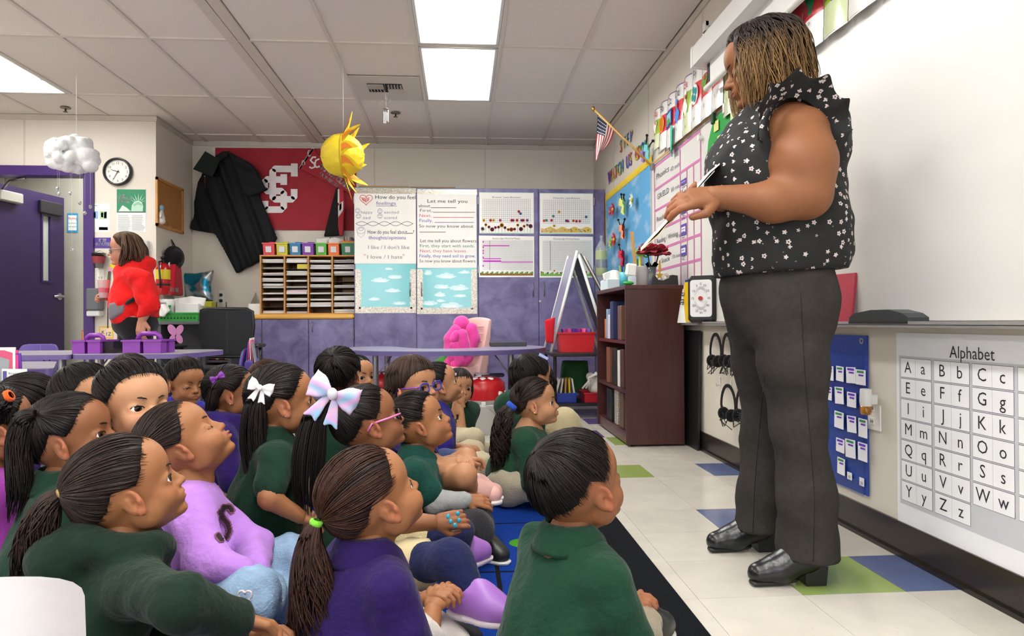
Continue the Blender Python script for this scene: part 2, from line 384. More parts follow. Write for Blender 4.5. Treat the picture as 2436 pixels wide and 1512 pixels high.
   # ---- recessed fluorescent fixtures
troff=None
where={(2,5.43):'bright fluorescent ceiling light in front of the tall cabinets, shown whole',(2,4.21):'bright fluorescent ceiling light over the rug, cut by the upper edge',(9,5.43):'bright fluorescent ceiling light above the purple door and cotton cloud'}
for ci in (2,9):
 for q in (5.43,4.21,1.78,.56,-.66):
  x1,x0=colx[ci]-.015,colx[ci+1]+.015;y0,y1=q-.6096+.055,q+.6096-.005
  cx,cy=(x0+x1)/2,(y0+y1)/2;w,d=x1-x0,y1-y0
  lb=where. get((ci,q),f'recessed ceiling light, {dict([(5.43, "first"), (4.21, "second"), (1.78, "third"), (.56, "fourth"), (-.66, "fifth")])[q]} of the row over the {"rug" if ci == 2 else "door side"}')
  if troff is None:
   e=thing('ceiling_light',lb,'light',(cx,cy,ZC),'recessed ceiling lights');troff=e
   f=MB()
   for sx in (-1,1):f. bx((cx+sx*w/2,y0,ZC-.004),(cx+sx*(w/2-.018),y1,ZC+.012),'#d8d8d6')
   for yy in (y0,y1-.018):f. bx((x0,yy,ZC-.004),(x1,yy+.018,ZC+.012),'#d8d8d6')
   f. build('frame',satin,parent=e)
   r=MB()
   wi,zr=w/2-.018,ZC+.085
   for sx in (-1,1):r. quad([(cx+sx*wi,y0+.018,ZC),(cx+sx*wi,y1-.018,ZC),(cx+sx*.11,y1-.05,zr),(cx+sx*.11,y0+.05,zr)][::sx],'#e9eef0')
   for yy,y2 in ((y0+.018,y0+.05),(y1-.018,y1-.05)):r. quad([(cx-wi,yy,ZC),(cx+wi,yy,ZC),(cx+.11,y2,zr),(cx-.11,y2,zr)],'#e9eef0')
   r. build('reflector',satin,parent=e)
   MB(). bx((cx-.105,y0+.045,zr-.03),(cx+.105,y1-.045,zr),'#fcfaf5',bev=.02). build('diffuser',lamp,parent=e)
  else:
   copy_tree(troff,loc=(cx,cy,ZC),label=lb)
copy_tree(troff,loc=((DJL+DJR)/2+.1,7.45,ZC-.1),label='added ceiling light, out of view, brightening the passage beyond the purple door')  # extra lamp, out of view, added to brighten the passage
# ================================================================== soft shapes: distance fields turned into one smooth surface
def surfnet(D,org,h):
 """naive surface nets: vertices + quads of the zero surface of grid D"""
 D=np. asarray(D,dtype=np. float32);ins=D<0
 nx,ny,nz=D. shape
 cnt=np. zeros((nx-1,ny-1,nz-1),dtype=np. int8)
 for a in (0,1):
  for b in (0,1):
   for c in (0,1):cnt+=ins[a:nx-1+a,b:ny-1+b,c:nz-1+c]
 act=(cnt>0)&(cnt<8)
 I,J,K=np. nonzero(act);n=len(I)
 if n==0:return np. zeros((0,3)),np. zeros((0,4),dtype=int)
 idx=np. full(act. shape,-1,dtype=np. int64);idx[I,J,K]=np. arange(n)
 acc=np. zeros((n,3));num=np. zeros(n)
 cr={(a,b,c):D[I+a,J+b,K+c]for a in (0,1)for b in (0,1)for c in (0,1)}
 for ax in range(3):
  for p in (0,1):
   for q in (0,1):
    k0=[p,q];k0. insert(ax,0);k1=[p,q];k1. insert(ax,1)
    d0,d1=cr[tuple(k0)],cr[tuple(k1)];m=(d0<0)!=(d1<0)
    t=np. where(m,d0/np. where(m,d0-d1,1),0)
    pos=np. zeros((n,3));pos[:]=k0;pos[:,ax]=t
    acc[m]+=pos[m];num[m]+=1
 V=(np. stack([I,J,K],1)+acc/num[:,None])*np. asarray(h)+np. asarray(org)
 Q=[]
 for ax in range(3):
  sl0=[slice(None)]*3;sl1=[slice(None)]*3;sl0[ax]=slice(0,-1);sl1[ax]=slice(1,None)
  a,b=ins[tuple(sl0)],ins[tuple(sl1)];ed=a!=b
  o1,o2=[(1,2),(2,0),(0,1)][ax]
  g=np. array(np. nonzero(ed)). T
  ok=(g[:,o1]>0)&(g[:,o2]>0)&(g[:,o1]<D. shape[o1]-1)&(g[:,o2]<D. shape[o2]-1);g=g[ok]
  def cell(d1,d2):
   c=g. copy();c[:,o1]-=d1;c[:,o2]-=d2;return idx[c[:,0],c[:,1],c[:,2]]
  q=np. stack([cell(1,1),cell(0,1),cell(0,0),cell(1,0)],1)
  fl=a[tuple(g. T)];q[~fl]=q[~fl][:,::-1];Q. append(q)
 Q=np. concatenate(Q);Q=Q[(Q>=0). all(1)]
 return V,Q
class Field:
 """signed distance grid; primitives are blended in only near where they are"""
 def __init__(s,lo,hi,h):
  s. h=h;s. lo=np. array(lo,float);n=np. ceil((np. array(hi)-s. lo)/h). astype(int)+2
  s. ax=[(s. lo[i]+h*np. arange(n[i])). astype(np. float32)for i in range(3)];s. D=np. full(n,1.,dtype=np. float32)
 def _sl(s,lo,hi,pad):
  r=[]
  for i in range(3):
   a=int(max(0,math. floor((lo[i]-pad-s. lo[i])/s. h)));b=int(min(len(s. ax[i]),math. ceil((hi[i]+pad-s. lo[i])/s. h)+1))
   if b<=a:return None
   r. append(slice(a,b))
  return tuple(r)
 def _pts(s,sl):return s. ax[0][sl[0]][:,None,None],s. ax[1][sl[1]][None,:,None],s. ax[2][sl[2]][None,None,:]
 def _mix(s,sl,d,k,mode):
  A=s. D[sl]
  if mode=='sub':A2=-A;
  else:A2=A
  if k>0:
   hh=np. clip(.5+.5*(A2-d)/k,0,1);r=A2*(1-hh)+d*hh-k*hh*(1-hh)
  else:r=np. minimum(A2,d)
  s. D[sl]=-r if mode=='sub'else r
 def ell(s,c,r,k=.02,mode='add',R=None):
  c=np. array(c,float);r=np. array(r,float);m=r. max();sl=s._sl(c-m,c+m,k*1.5+s. h*2)
  if sl is None:return s
  x,y,z=s._pts(sl);x,y,z=x-c[0],y-c[1],z-c[2]
  if R is not None:
   R=np. array(R);x,y,z=(R[0,i]*x+R[1,i]*y+R[2,i]*z for i in range(3))
  q=np. sqrt((x/r[0])**2+(y/r[1])**2+(z/r[2])**2)+1e-9;g=np. sqrt((x/r[0]**2)**2+(y/r[1]**2)**2+(z/r[2]**2)**2)+1e-9
  s._mix(sl,(q*(q-1)/g). astype(np. float32),k,mode);return s
 def cone(s,a,b,ra,rb=None,k=.02,mode='add',flat=None):
  a=np. array(a,float);b=np. array(b,float);rb=ra if rb is None else rb;m=max(ra,rb)
  sl=s._sl(np. minimum(a,b)-m,np. maximum(a,b)+m,k*1.5+s. h*2)
  if sl is None:return s
  x,y,z=s._pts(sl);d=b-a;L2=float(d@d)+1e-12
  t=np. clip(((x-a[0])*d[0]+(y-a[1])*d[1]+(z-a[2])*d[2])/L2,0,1)
  if flat is None:dd=np. sqrt((x-a[0]-t*d[0])**2+(y-a[1]-t*d[1])**2+(z-a[2]-t*d[2])**2)
  else:
   ax,fc=flat;ax=np. array(ax,float);ax=ax/np. linalg. norm(ax)
   qx,qy,qz=x-a[0]-t*d[0],y-a[1]-t*d[1],z-a[2]-t*d[2];w=qx*ax[0]+qy*ax[1]+qz*ax[2]
   dd=np. sqrt(np. maximum(qx**2+qy**2+qz**2-w*w,0)+(w*fc)**2)
  s._mix(sl,(dd-(ra+(rb-ra)*t)). astype(np. float32),k,mode);return s
 def chain(s,pts,rad,k=.02,**kw):
  for i in range(len(pts)-1):s. cone(pts[i],pts[i+1],rad[i],rad[i+1],k,**kw)
  return s
 def half(s,p,n,k=0.):
  n=np. array(n,float);n/=np. linalg. norm(n);sl=(slice(None),)*3;x,y,z=s._pts(sl)
  d=((x-p[0])*n[0]+(y-p[1])*n[1]+(z-p[2])*n[2]). astype(np. float32)
  s. D=np. maximum(s. D,np. broadcast_to(d,s. D. shape));return s
 def mesh(s):return surfnet(s. D,s. lo,s. h)
def poly_sd(poly,X,Y):
 """signed distance of 2D points to an outline"""
 P=np. array(poly,float);n=len(P);d=np. full(X. shape,1e9);sgn=np. ones(X. shape)
 for i in range(n):
  a,b=P[i],P[(i+1)%n];e=b-a;wx,wy=X-a[0],Y-a[1]
  t=np. clip((wx*e[0]+wy*e[1])/(e@e+1e-12),0,1);d=np. minimum(d,(wx-e[0]*t)**2+(wy-e[1]*t)**2)
  c1,c2,c3=Y>=a[1],Y<b[1],e[0]*wy>e[1]*wx
  sgn=np. where((c1&c2&c3)|(~c1&~c2&~c3),-sgn,sgn)
 return np. sqrt(d)*sgn
def relief(poly,o,u,v,th,h,r=None,puff=None,fold=None):
 """a soft slab with the given outline: thickness th, edge radius r, fold(x,y) pushes it in and out"""
 u=np. array(u,float);v=np. array(v,float);w=np. cross(u,v);o=np. array(o,float)
 P=np. array(poly);lo=P. min(0)-3*h;hi=P. max(0)+3*h;amp=th*.5+.0
 xs=np. arange(lo[0],hi[0]+h,h);ys=np. arange(lo[1],hi[1]+h,h);X,Y=np. meshgrid(xs,ys,indexing='ij')
 sd=poly_sd(poly,X,Y);F=fold(X,Y)if fold is not None else np. zeros_like(X)
 T=th/2*np. ones_like(X)
 if puff:T=th/2*np. sqrt(np. clip(1-(1-np. clip(-sd/puff,0,1))**2,.02,1))
 hz_=min(h,th/3);zl=F. min()-th/2-3*hz_;zh=F. max()+th/2+3*hz_;zs=np. arange(zl,zh+hz_,hz_);r=min(th*.45,.02)if r is None else r
 Z=zs[None,None,:];a=sd[:,:,None]+r;b=np. abs(Z-F[:,:,None])-T[:,:,None]+r
 D=np. sqrt(np. maximum(a,0)**2+np. maximum(b,0)**2)+np. minimum(np. maximum(a,b),0)-r
 V,Q=surfnet(D,(xs[0],ys[0],zl),(h,h,hz_))
 return o+V[:,:1]*u+V[:,1:2]*v+V[:,2:]*w,Q
UB,VB=(1,0,0),(0,0,1)
UR,VR=(0,-1,0),(0,0,1)
def loc2(pts,o,Y):
 r=[]
 for p in pts:
  q=U(p[0],p[1],Y=Y)-Vector(o);r. append((q. x,q. z))
 return r
def locx(pts,o,X):
 r=[]
 for p in pts:
  q=U(p[0],p[1],X=X)-Vector(o);r. append((-q. y,q. z))
 return r
 # ================================================================== BACK WALL: cabinets, posters, sorter, bins
m,nt,b=nodes('purple_laminate');L=nt. links. new;MATS['laminate']=m
tc=N(nt,'ShaderNodeNewGeometry');n1=N(nt,'ShaderNodeTexNoise',i_Scale=5.5,i_Detail=7.,i_Roughness=.62,i_Distortion=.6);L(tc. outputs['Position'],n1. inputs['Vector'])
cr=N(nt,'ShaderNodeValToRGB');L(n1. outputs['Fac'],cr. inputs[0]);e=cr. color_ramp. elements
e[0]. position=.3;e[0]. color=(*hx('#514a74'),1);e[1]. position=.72;e[1]. color=(*hx('#827ba6'),1)
L(cr. outputs[0],b. inputs['Base Color']);b. inputs['Roughness']. default_value=.38
lamn=MATS['laminate']
YCB=6.95;KX=[-1.034,-.431,.175,.772,1.334];KT=2.098
def handle(parent,x,z0,z1,y):
 MB(). tube([(x,y,z0),(x,y-.028,z0+.006),(x,y-.028,z1-.006),(x,y,z1)],.005,8,'#8b8c90'). build('handle',metal,parent=parent)
def door(parent,x0,x1,z0,z1,hx_=None,hz=None,hinge=None,y=YCB):
 d=MB(). bx((x0+.004,y-.019,z0),(x1-.004,y-.001,z1),'#777',bev=.002). build('door',lamn,parent=parent)
 if hx_ is not None:handle(d,hx_,hz[0],hz[1],y-.019)
 if hinge is not None:
  for z in (z0+.12,(z0+z1)/2+.2,z1-.12):MB(). cyl((hinge,y-.022,z-.035),(hinge,y-.022,z+.035),.006,n=8,col='#9a9aa0'). build('hinge',metal,parent=d)
 return d
hz=(U(1265,704,Y=YCB). z,U(1265,672,Y=YCB). z)
for i,(lb,a)in enumerate((('tall purple marbled cabinet with cloud panels and handwritten charts on its doors',0),('tall purple marbled cabinet behind the white easel, printed charts on its doors',2))):
 x0,x1=KX[a],KX[a+2]
 c=thing('tall_cabinet',lb,'cabinet',((x0+x1)/2,YCB+.29,0),'purple classroom cabinets')
 bo=MB(). bx((x0+.001,YCB,.1),(x1-.001,YB-.01,KT),'#777'). bx((x0+.001,YCB+.06,0),(x1-.001,YB-.01,.1),'#333')
 if i:bo. bx((x1,YCB+.004,0),(XW-.012,YCB+.03,KT),'#777')
 bo. build('body',lamn,parent=c)
 door(c,x0,KX[a+1],.1,KT-.005,KX[a+1]-.06,hz,x0+.003)
 d2=door(c,KX[a+1],x1,.1,KT-.005,KX[a+1]+.05,hz,x1-.003)
 if i:q=U(1284,716,Y=YCB);MB(). cyl((q. x,YCB-.026,q. z),(q. x,YCB-.019,q. z),.012,n=12,col='#b9b4a6'). build('lock',metal,parent=d2)
 # base cabinets + counter
CX0=-2.02;CT=.862
c=thing('base_cabinet','purple base cabinet with three doors under the yellow counter','cabinet',((CX0+KX[0])/2,YCB+.29,0),'purple classroom cabinets')
MB(). bx((CX0+.01,YCB,.1),(KX[0]-.002,YB-.01,CT-.045),'#777'). bx((CX0+.01,YCB+.06,0),(KX[0]-.002,YB-.01,.1),'#333'). build('body',lamn,parent=c)
xs=[CX0+.01,U(624,800,Y=YCB). x,U(735,800,Y=YCB). x,KX[0]-.004]
hzb=(U(745,788,Y=YCB). z,U(745,766,Y=YCB). z)
MB(). bx((xs[0],YCB-.019,.1),(xs[1]-.002,YCB-.001,CT-.05),'#777'). build('filler_panel',lamn,parent=c)
door(c,xs[1],xs[2],.1,CT-.05,None,None,xs[1]+.003);door(c,xs[2],xs[3],.1,CT-.05,U(745,777,Y=YCB). x,hzb,xs[3]-.004)
MB(). bx((CX0,YCB-.03,CT-.044),(KX[0]-.001,YB-.01,CT),'#e0ab52',bev=.012). build('countertop',mat('oak_counter',.35,var=.12,vs=12,stretch=(.5,6,6)),label='yellow oak worktop above the purple base cabinet',cat='countertop')
# cardboard flats lying on top of the tall cabinet
q0,q1=U(846,436,Y=YCB+.05),U(1083,441,Y=YCB+.05)
t=thing('cardboard_flat','brown cardboard flats lying on top of the tall cabinet','cardboard',((q0. x+q1. x)/2,YCB+.25,KT))
MB(). bx((q0. x+.03,YCB+.03,KT+.001),(q0. x+.52,YB-.1,KT+.022),'#a5825a'). build('sheet',paper,parent=t)
MB(). bx((q0. x+.53,YCB+.04,KT+.001),(q1. x,YB-.1,KT+.018),'#8f6d48'). build('sheet',paper,parent=t)
# ---- posters on the doors
YD=YCB-.0195
def wr(mb,s,px,py,hpx,col,wpx=None,Y=YD,off=.003,**k):
 o=U(px,py,Y=Y);sc_=Y/FPX
 text(mb,s,o,UB,VB,hpx*sc_,col,w=None if wpx is None else wpx*sc_,off=off,**k)
def rect(mb,x0,y0,x1,y1,col,Y=YD,off=.002,th=.0):
 a,b_=U(x0,y0,Y=Y),U(x1,y1,Y=Y)
 mb. bx((a. x,Y-off-th,b_. z),(b_. x,Y-off+.0005,a. z),col)if th else mb. quad([(a. x,Y-off,b_. z),(b_. x,Y-off,b_. z),(b_. x,Y-off,a. z),(a. x,Y-off,a. z)],col)
def strk(mb,pts,wpx,col,Y=YD,off=.003):
 """a flat pen stroke through photo pixels"""
 sc_=Y/FPX;P=[U(p[0],p[1],Y=Y)for p in pts];n=len(P);Lf,Rt=[],[]
 for i in range(n):
  d=P[min(i+1,n-1)]-P[max(i-1,0)];d. normalize();nn=Vector((-d. z,0,d. x))*wpx*sc_/2
  Lf. append(P[i]+nn+Vector((0,-off,0)));Rt. append(P[i]-nn+Vector((0,-off,0)))
 for i in range(n-1):mb. quad([Lf[i],Rt[i],Rt[i+1],Lf[i+1]],col)
def circ(cx,cy,rx,ry=None,n=16,a0=0,a1=2*PI):return [(cx+rx*math. cos(a0+(a1-a0)*i/n),cy+(ry or rx)*math. sin(a0+(a1-a0)*i/n))for i in range(n+1)]
def sheet(px0,py0,px1,py1,Y=YD,col='#f2f0ea',th=.0015,off=.002,skew=0):
 a,b_=U(px0,py0,Y=Y),U(px1,py1,Y=Y);a2=U(px1,py0+skew,Y=Y)
 return MB(). prism([(0,0),(b_. x-a. x,a2. z-a. z),(b_. x-a. x,b_. z-a. z),(0,b_. z-a. z)],(a. x,Y-off,a. z),UB,VB,th,col),Vector(((a. x+b_. x)/2,Y,b_. z))
 # sky panels with glitter border
m,nt,b=nodes('glitter_foil');L=nt. links. new;tc=N(nt,'ShaderNodeNewGeometry')
vo=N(nt,'ShaderNodeTexVoronoi',i_Scale=260.);L(tc. outputs['Position'],vo. inputs['Vector'])
cr=N(nt,'ShaderNodeValToRGB');sp=N(nt,'ShaderNodeSeparateColor');L(vo. outputs['Color'],sp. inputs[0]);L(sp. outputs[0],cr. inputs[0])
for p_,c_ in ((0.,'#7a7674'),(.3,'#cfc6b4'),(.55,'#e8e0e6'),(.75,'#c9a86a'),(.9,'#8fb0a4')):
 el=cr. color_ramp. elements. new(p_);el. color=(*hx(c_),1)
L(cr. outputs[0],b. inputs['Base Color']);b. inputs['Metallic']. default_value=.55;b. inputs['Roughness']. default_value=.3
nm=N(nt,'ShaderNodeBump',i_Strength=.6,i_Distance=.003);L(sp. outputs[1],nm. inputs['Height']);L(nm. outputs[0],b. inputs['Normal']);MATS['glitter']=m
filmm=mat('laminated_print',.12,var=.02,spec=.6,bump=.05,bs=9)
def cloud_shape(mb,cx,cy,w,h,col,Y,off):
 o=U(cx,cy,Y=Y);sc_=Y/FPX;rs=random. Random(int(cx*7+cy))
 pts=[]
 for i in range(26):
  t=2*PI*i/26;rr=1+.16*math. sin(5*t+rs. random()*6)+.08*math. sin(9*t)
  y=math. sin(t)*h*rr;pts. append((math. cos(t)*w*rr*sc_,(y if y>0 else y*.45)*sc_))
 mb._add([o+Vector((p[0],-off,p[1]))for p in pts],[tuple(range(26))],col)
for i,(x0,y0,x1,y1,cl,lb)in enumerate(((845,446,990,744,[(925,640,9,4),(940,660,18,6),(905,668,20,7),(935,692,18,6),(890,712,14,5),(950,722,16,5)],'laminated blue cloud panel with glitter border behind the feelings chart'),(992,449,1135,746,[(1062,658,22,9),(1105,648,14,5),(1052,683,18,7),(1092,686,22,9),(1047,702,14,7),(1095,704,14,5),(1022,722,16,8),(1073,728,24,9),(1048,716,10,5),(1018,650,10,8)],'laminated blue cloud panel with glitter border behind the flower chart'))):
 s_,o=sheet(x0,y0,x1,y1,col='#6fc0c6',skew=2 if i else 1);e=thing('cloud_poster',lb,'poster',o,'cloud panels');s_. build('sheet',filmm,parent=e)
 g=MB()
 rect(g,x0,y0+1,x1,y0+13,'#ccc',off=.0028);rect(g,x0,y1-12,x1,y1,'#ccc',off=.0028);rect(g,x0,640,x0+12,y1-12,'#ccc',off=.0028);rect(g,x1-12,640,x1,y1-12,'#ccc',off=.0028)
 for k in range(11):
  for yy in (y0+13,y1-12):a=U(x0+7+k*13,yy,Y=YD);g._add([a+Vector((.027*math. cos(t),-.0032,.012*math. sin(t)))for t in (2*PI*j/10 for j in range(10))],[tuple(range(10))],'#ccc')
 for k in range(8):
  for xx in (x0+12,x1-12):a=U(xx,648+k*12,Y=YD);g._add([a+Vector((.012*math. cos(t),-.0032,.024*math. sin(t)))for t in (2*PI*j/10 for j in range(10))],[tuple(range(10))],'#ccc')
 g. build('glitter_border',MATS['glitter'],parent=e,kind='stuff')
 c_=MB()
 for a in cl:cloud_shape(c_,*a,'#b9dde0',YD,.0026);cloud_shape(c_,a[0],a[1]+a[3]*.2,a[2]*.7,a[3]*.6,'#d2e8ea',YD,.003)
 c_. build('printed_clouds',filmm,parent=e,kind='stuff')
 # feelings chart
s_,o=sheet(843,460,990,627,off=.005,skew=1.5);e=thing('feelings_chart','handwritten feelings chart on white paper with red heart','poster',o);s_. build('sheet',paper,parent=e)
t=MB();D=.0065;bk='#2b2b30';gy='#8d93a8';pu='#5a4fa0'
wr(t,'How do you feel',893,473,9,bk,94,off=D);wr(t,'feelings',895,487,8,'#6c6fa8',46,off=D);strk(t,[(895,490),(944,490)],1,'#777',off=D)
for s1,x,y,w in (('happy',859,508,27),('sad',864,521,17),('excited',914,508,34),('scared',914,521,30)):wr(t,s1,x,y,7,gy,w,off=D)
for x,y in ((851,501),(853,514),(904,502),(904,514)):
 strk(t,circ(x,y,5.5),1,gy,off=D);strk(t,circ(x,y+1,2.6,a0=.3,a1=2.8),.8,gy,off=D)
 for q in (-2,2):strk(t,circ(x+q,y-2,.7,n=6),1,gy,off=D)
for ph in (0,PI):strk(t,[(847+i,532+5*math. sin(i/8.6+ph))for i in range(0,138,2)],1.1,'#6a6f78',off=D)
wr(t,'How do you feel about',875,556,9.5,bk,92,off=D);strk(t,[(968,555),(982,555)],1.4,bk,off=D);wr(t,'?',983,555,8,bk,off=D)
wr(t,'thoughts/opinions',877,569,8.5,pu,87,off=D);wr(t,'I like / I don\'t like',876,592,8.5,'#7e8496',96,off=D);wr(t,'I love / I hate',874,615,8.5,'#7e8496',82,off=D)
strk(t,circ(859,548,10,8),1,'#aab4bf',off=D);strk(t,[(850,550),(851,558),(859,565),(867,558),(868,550)],1,'#aab4bf',off=D);strk(t,circ(859,545,6,3),1,'#8fa9bd',off=D)
for x,y in ((868,608),(960,608)):strk(t,[(x,y),(x-2.5,y-2.5),(x-1,y-4),(x,y-2.5),(x+1,y-4),(x+2.5,y-2.5),(x,y)],.8,'#c66',off=D)
t. build('handwriting',matte,parent=e,kind='stuff')
hp=[(871,488)]+[(871+16*math. sin(a)**3*.95,474-(13*math. cos(a)-5*math. cos(2*a)-2*math. cos(3*a)-math. cos(4*a))*.85)for a in (PI+.3+2*PI*i/28-.6 for i in range(29))][1:-1]
hm=MB();strk(hm,hp+[hp[0]],1.2,'#c8352f',off=D)
for k in range(9):strk(hm,[(859+k*2.4,470+abs(k-4)*-.2),(864+k*1.7,482-abs(k-4)*1.2)],1.1,'#d04a42',off=D)
hm. build('heart_drawing',matte,parent=e)
# flower chart
s_,o=sheet(992,461,1134,637,off=.005,skew=2);e=thing('sentence_chart','handwritten chart reading Let me tell you about flowers','poster',o);s_. build('sheet',paper,parent=e)
t=MB()
for s1,x,y,h,c_,w in (('Let me tell you',1017,482,10,bk,94),('about',996,493,9,bk,27),('First,',999,504,9,'#6d7079',29),('Next,',998,516,9,'#d0607a',28),('Finally,',998,528,9,'#4a5fae',31),('So now you know about',997,541,9,'#3b3b40',128),('Let me tell you about flowers',1000,576,9,bk,132),('First, they start with seeds.',999,588,9,'#3f7f6a',129),('Next, they have leaves.',999,600,9,'#d0607a',111),('Finally, they need soil to grow.',998,612,9,'#3d50a8',132),('So now you know about flowers',998,624,9,'#3b3b40',132)):wr(t,s1,x,y,h*.82,c_,w,off=D)
for x0,x1,y,c_ in ((1025,1085,494,bk),(1030,1130,505,'#555'),(1030,1127,517,'#c8506c'),(1034,1127,529,'#4a5fae'),(998,1060,552,bk)):strk(t,[(x0,y),(x1,y)],1.2,c_,off=D)
t. build('handwriting',matte,parent=e,kind='stuff')
# four printed charts
def flower(mb,x,y,r,col,cc='#7a3b1a',Y=YD,off=.006,n=6):
 o=U(x,y,Y=Y);sc_=Y/FPX
 for k in range(n):
  a=2*PI*k/n;c0=o+Vector((math. cos(a)*r*.6*sc_,-off,math. sin(a)*r*.6*sc_))
  mb._add([c0+Vector((math. cos(q)*r*.45*sc_,0,math. sin(q)*r*.45*sc_))for q in (2*PI*j/8 for j in range(8))],[tuple(range(8))],col)
 mb._add([o+Vector((math. cos(q)*r*.35*sc_,-off-.0004,math. sin(q)*r*.35*sc_))for q in (2*PI*j/8 for j in range(8))],[tuple(range(8))],cc)
RC=['#c8303c','#e05a2a','#7a3a9a','#d8b12c','#3a78b8','#c8407a','#3a9ab0']
for i,(x0,y0,x1,y1,nm_,ti,lb)in enumerate(((1140,457,1270,556,'bloom_chart','Broncos  Lexia Bloomers','printed grid chart with flower stickers and tall drawn daisies, upper of its door'),(1284,459,1411,557,'bloom_chart','Wolverines  Lexia Bloomers','printed grid chart with flower stickers above a yellow meadow strip'),(1139,560,1271,659,'word_chart','Broncos Sight Word List Mastery','printed word list chart with magenta bars and a garden fence strip'),(1283,561,1411,660,'word_chart','Wolverines Sight Word List Mastery','printed word list chart partly behind the white easel'))):
 s_,o=sheet(x0,y0,x1,y1,off=.003,skew=2);e=thing(nm_,lb,'chart',o,'printed charts on the cabinet doors');s_. build('sheet',filmm,parent=e)
 t=MB();D=.0045;wr(t,ti,(x0+x1)/2,y0+14 if i<2 else y0+9,4,'#555',(x1-x0)*.52 if i<2 else (x1-x0)*.5,align='c',off=D)
 t. build('lettering',matte,parent=e)
 g=MB()
 if i<2:
  gx0,gx1,gy0,gy1=x0+8,x1-8,y0+17,y0+72
  for k in range(24):x=gx0+(gx1-gx0)*k/23;strk(g,[(x,gy0),(x,gy1)],.5,'#8b8f96',off=D)
  for k in range(13):y=gy0+(gy1-gy0)*k/12;strk(g,[(gx0,y),(gx1,y)],.5,'#8b8f96',off=D)
  rect(g,x0,y0,x1,y0+2,'#8fd0c0',off=D);rect(g,x0,y1-2.5,x1,y1-.5,'#8fd0c0',off=D)
 else:
  gx0,gx1,gy0,gy1=x0+8,x1-4,y0+12,y1-17
  for k in range(44):x=gx0+(gx1-gx0)*k/43;strk(g,[(x,gy0),(x,gy1)],.45,'#b9bcc2',off=D)
  for k in range(30):y=gy0+(gy1-gy0)*k/29;strk(g,[(gx0,y),(gx1,y)],.45,'#a9adb4',off=D)
  strk(g,[(x0+26,gy0),(x0+26,gy1)],.8,'#444',off=D)
 g. build('printed_grid',matte,parent=e)
 s2=MB();rs=random. Random(i)
 if i==0:
  for x,c_ in ((1151,3),(1167,0),(1174,3),(1190,5),(1217,0),(1221,5),(1230,0),(1241,2),(1245,0),(1254,2)):flower(s2,x,524,3.4,RC[c_])
  flower(s2,1234,503,3.4,RC[0]);flower(s2,1238,508,3.4,RC[4])
  for k in range(16):
   x=1148+k*7.6;y=538+rs. uniform(-4,8);strk(s2,[(x,y),(x,552)],.6,'#3f8a4a',off=.005);flower(s2,x,y,5 if k%3==0 else 3.4,rs. choice(['#e0a82c','#c46a8a','#a04a5a','#cfc0c8','#e08a2c','#8a4a6a']),'#5a2d1a',n=8)
 elif i==1:
  for x,y,c_ in ((1294,525,1),(1300,524,6),(1312,524,0),(1316,514,6),(1330,504,3),(1347,525,2),(1351,526,5),(1364,525,1),(1371,526,0),(1379,526,5),(1394,516,4),(1318,537,3)):flower(s2,x,y,3.3,RC[c_])
  pts=[(1287+k*6,542+3*math. sin(k*1.3))for k in range(21)]
  for a,b_ in zip(pts,pts[1:]):s2. quad([U(*p,Y=YD)+Vector((0,-.005,0))for p in (a,(a[0],553),(b_[0],553),b_)],'#d8b85a')
  for k in range(46):flower(s2,1288+rs. random()*118,544+rs. random()*8,1.7,rs. choice(['#d8c8a0','#c87a3a','#8aa85a','#d89ab0','#e8e0d0']),'#9a6a2a',n=5,off=.0055)
 else:
  yb=y1-4;cc='#6a9a4a'if i==2 else '#86b85a'
  for k in range(32):
   x=x0+5+k*(x1-x0-10)/31;hgt=7+3*math. sin(k*2.1);s2. quad([U(*p,Y=YD)+Vector((0,-.005,0))for p in ((x-2.3,yb-hgt),(x-2.3,yb),(x+2.3,yb),(x+2.3,yb-hgt))],cc)
   if i==2:s2. quad([U(*p,Y=YD)+Vector((0,-.0056,0))for p in ((x-1.4,yb-5),(x-1.4,yb),(x+1.1,yb),(x+1.1,yb-5))],'#a8623a')
   elif k%4==0:flower(s2,x,yb-9-3*math. sin(k),2,RC[k%7])
  if i==2:
   for a,b_,y,h in ((1149,1212,584,2.5),(1149,1192,615,2),(1149,1192,621,4),(1192,1268,623,2)):rect(s2,a,y-h/2,b_,y+h/2,'#c33fc0',off=.005)
   for y in (575,588,596,602,612,632):rect(s2,1148,y-2,1151,y+2,'#c33fc0',off=.005)
 s2. build('print',matte,parent=e,kind='stuff')
 # ---- wooden paper sorter on the counter
YS=7.12
sx=[U(p,640,Y=YS). x for p in (619.5,676.5,733,790)]+[KX[0]-.012]
szt=U(700,606,Y=YS). z;szb=CT+.001
e=thing('paper_sorter','oak paper sorter with four columns of slots on the counter','sorter',((sx[0]+sx[-1])/2,YS+.15,CT))
OAK='#c08a4a';fr=MB(). bx((sx[0],YS,szt-.014),(sx[-1],YS+.32,szt),OAK). bx((sx[0],YS,szb),(sx[-1],YS+.32,szb+.014),OAK). bx((sx[0],YS+.31,szb),(sx[-1],YS+.32,szt),'#7a5228')
fr. build('case',woodx,parent=e)
for x in sx:MB(). bx((x-.007,YS-.001,szb),(x+.007,YS+.31,szt-.001),OAK). build('divider',woodm,parent=e)
NS=9;zz=[szb+.014+(szt-.028-szb)*k/NS for k in range(NS+1)]
for ci in range(4):
 for k in range(1,NS):MB(). bx((sx[ci]+.007,YS+.004,zz[k]-.003),(sx[ci+1]-.007,YS+.31,zz[k]),'#4b4440'). build('shelf',matte,parent=e)
rs=random. Random(3);ordn=['bottom','second','third','fourth','fifth','sixth','seventh','eighth','top'];coln=['first','second','third','last']
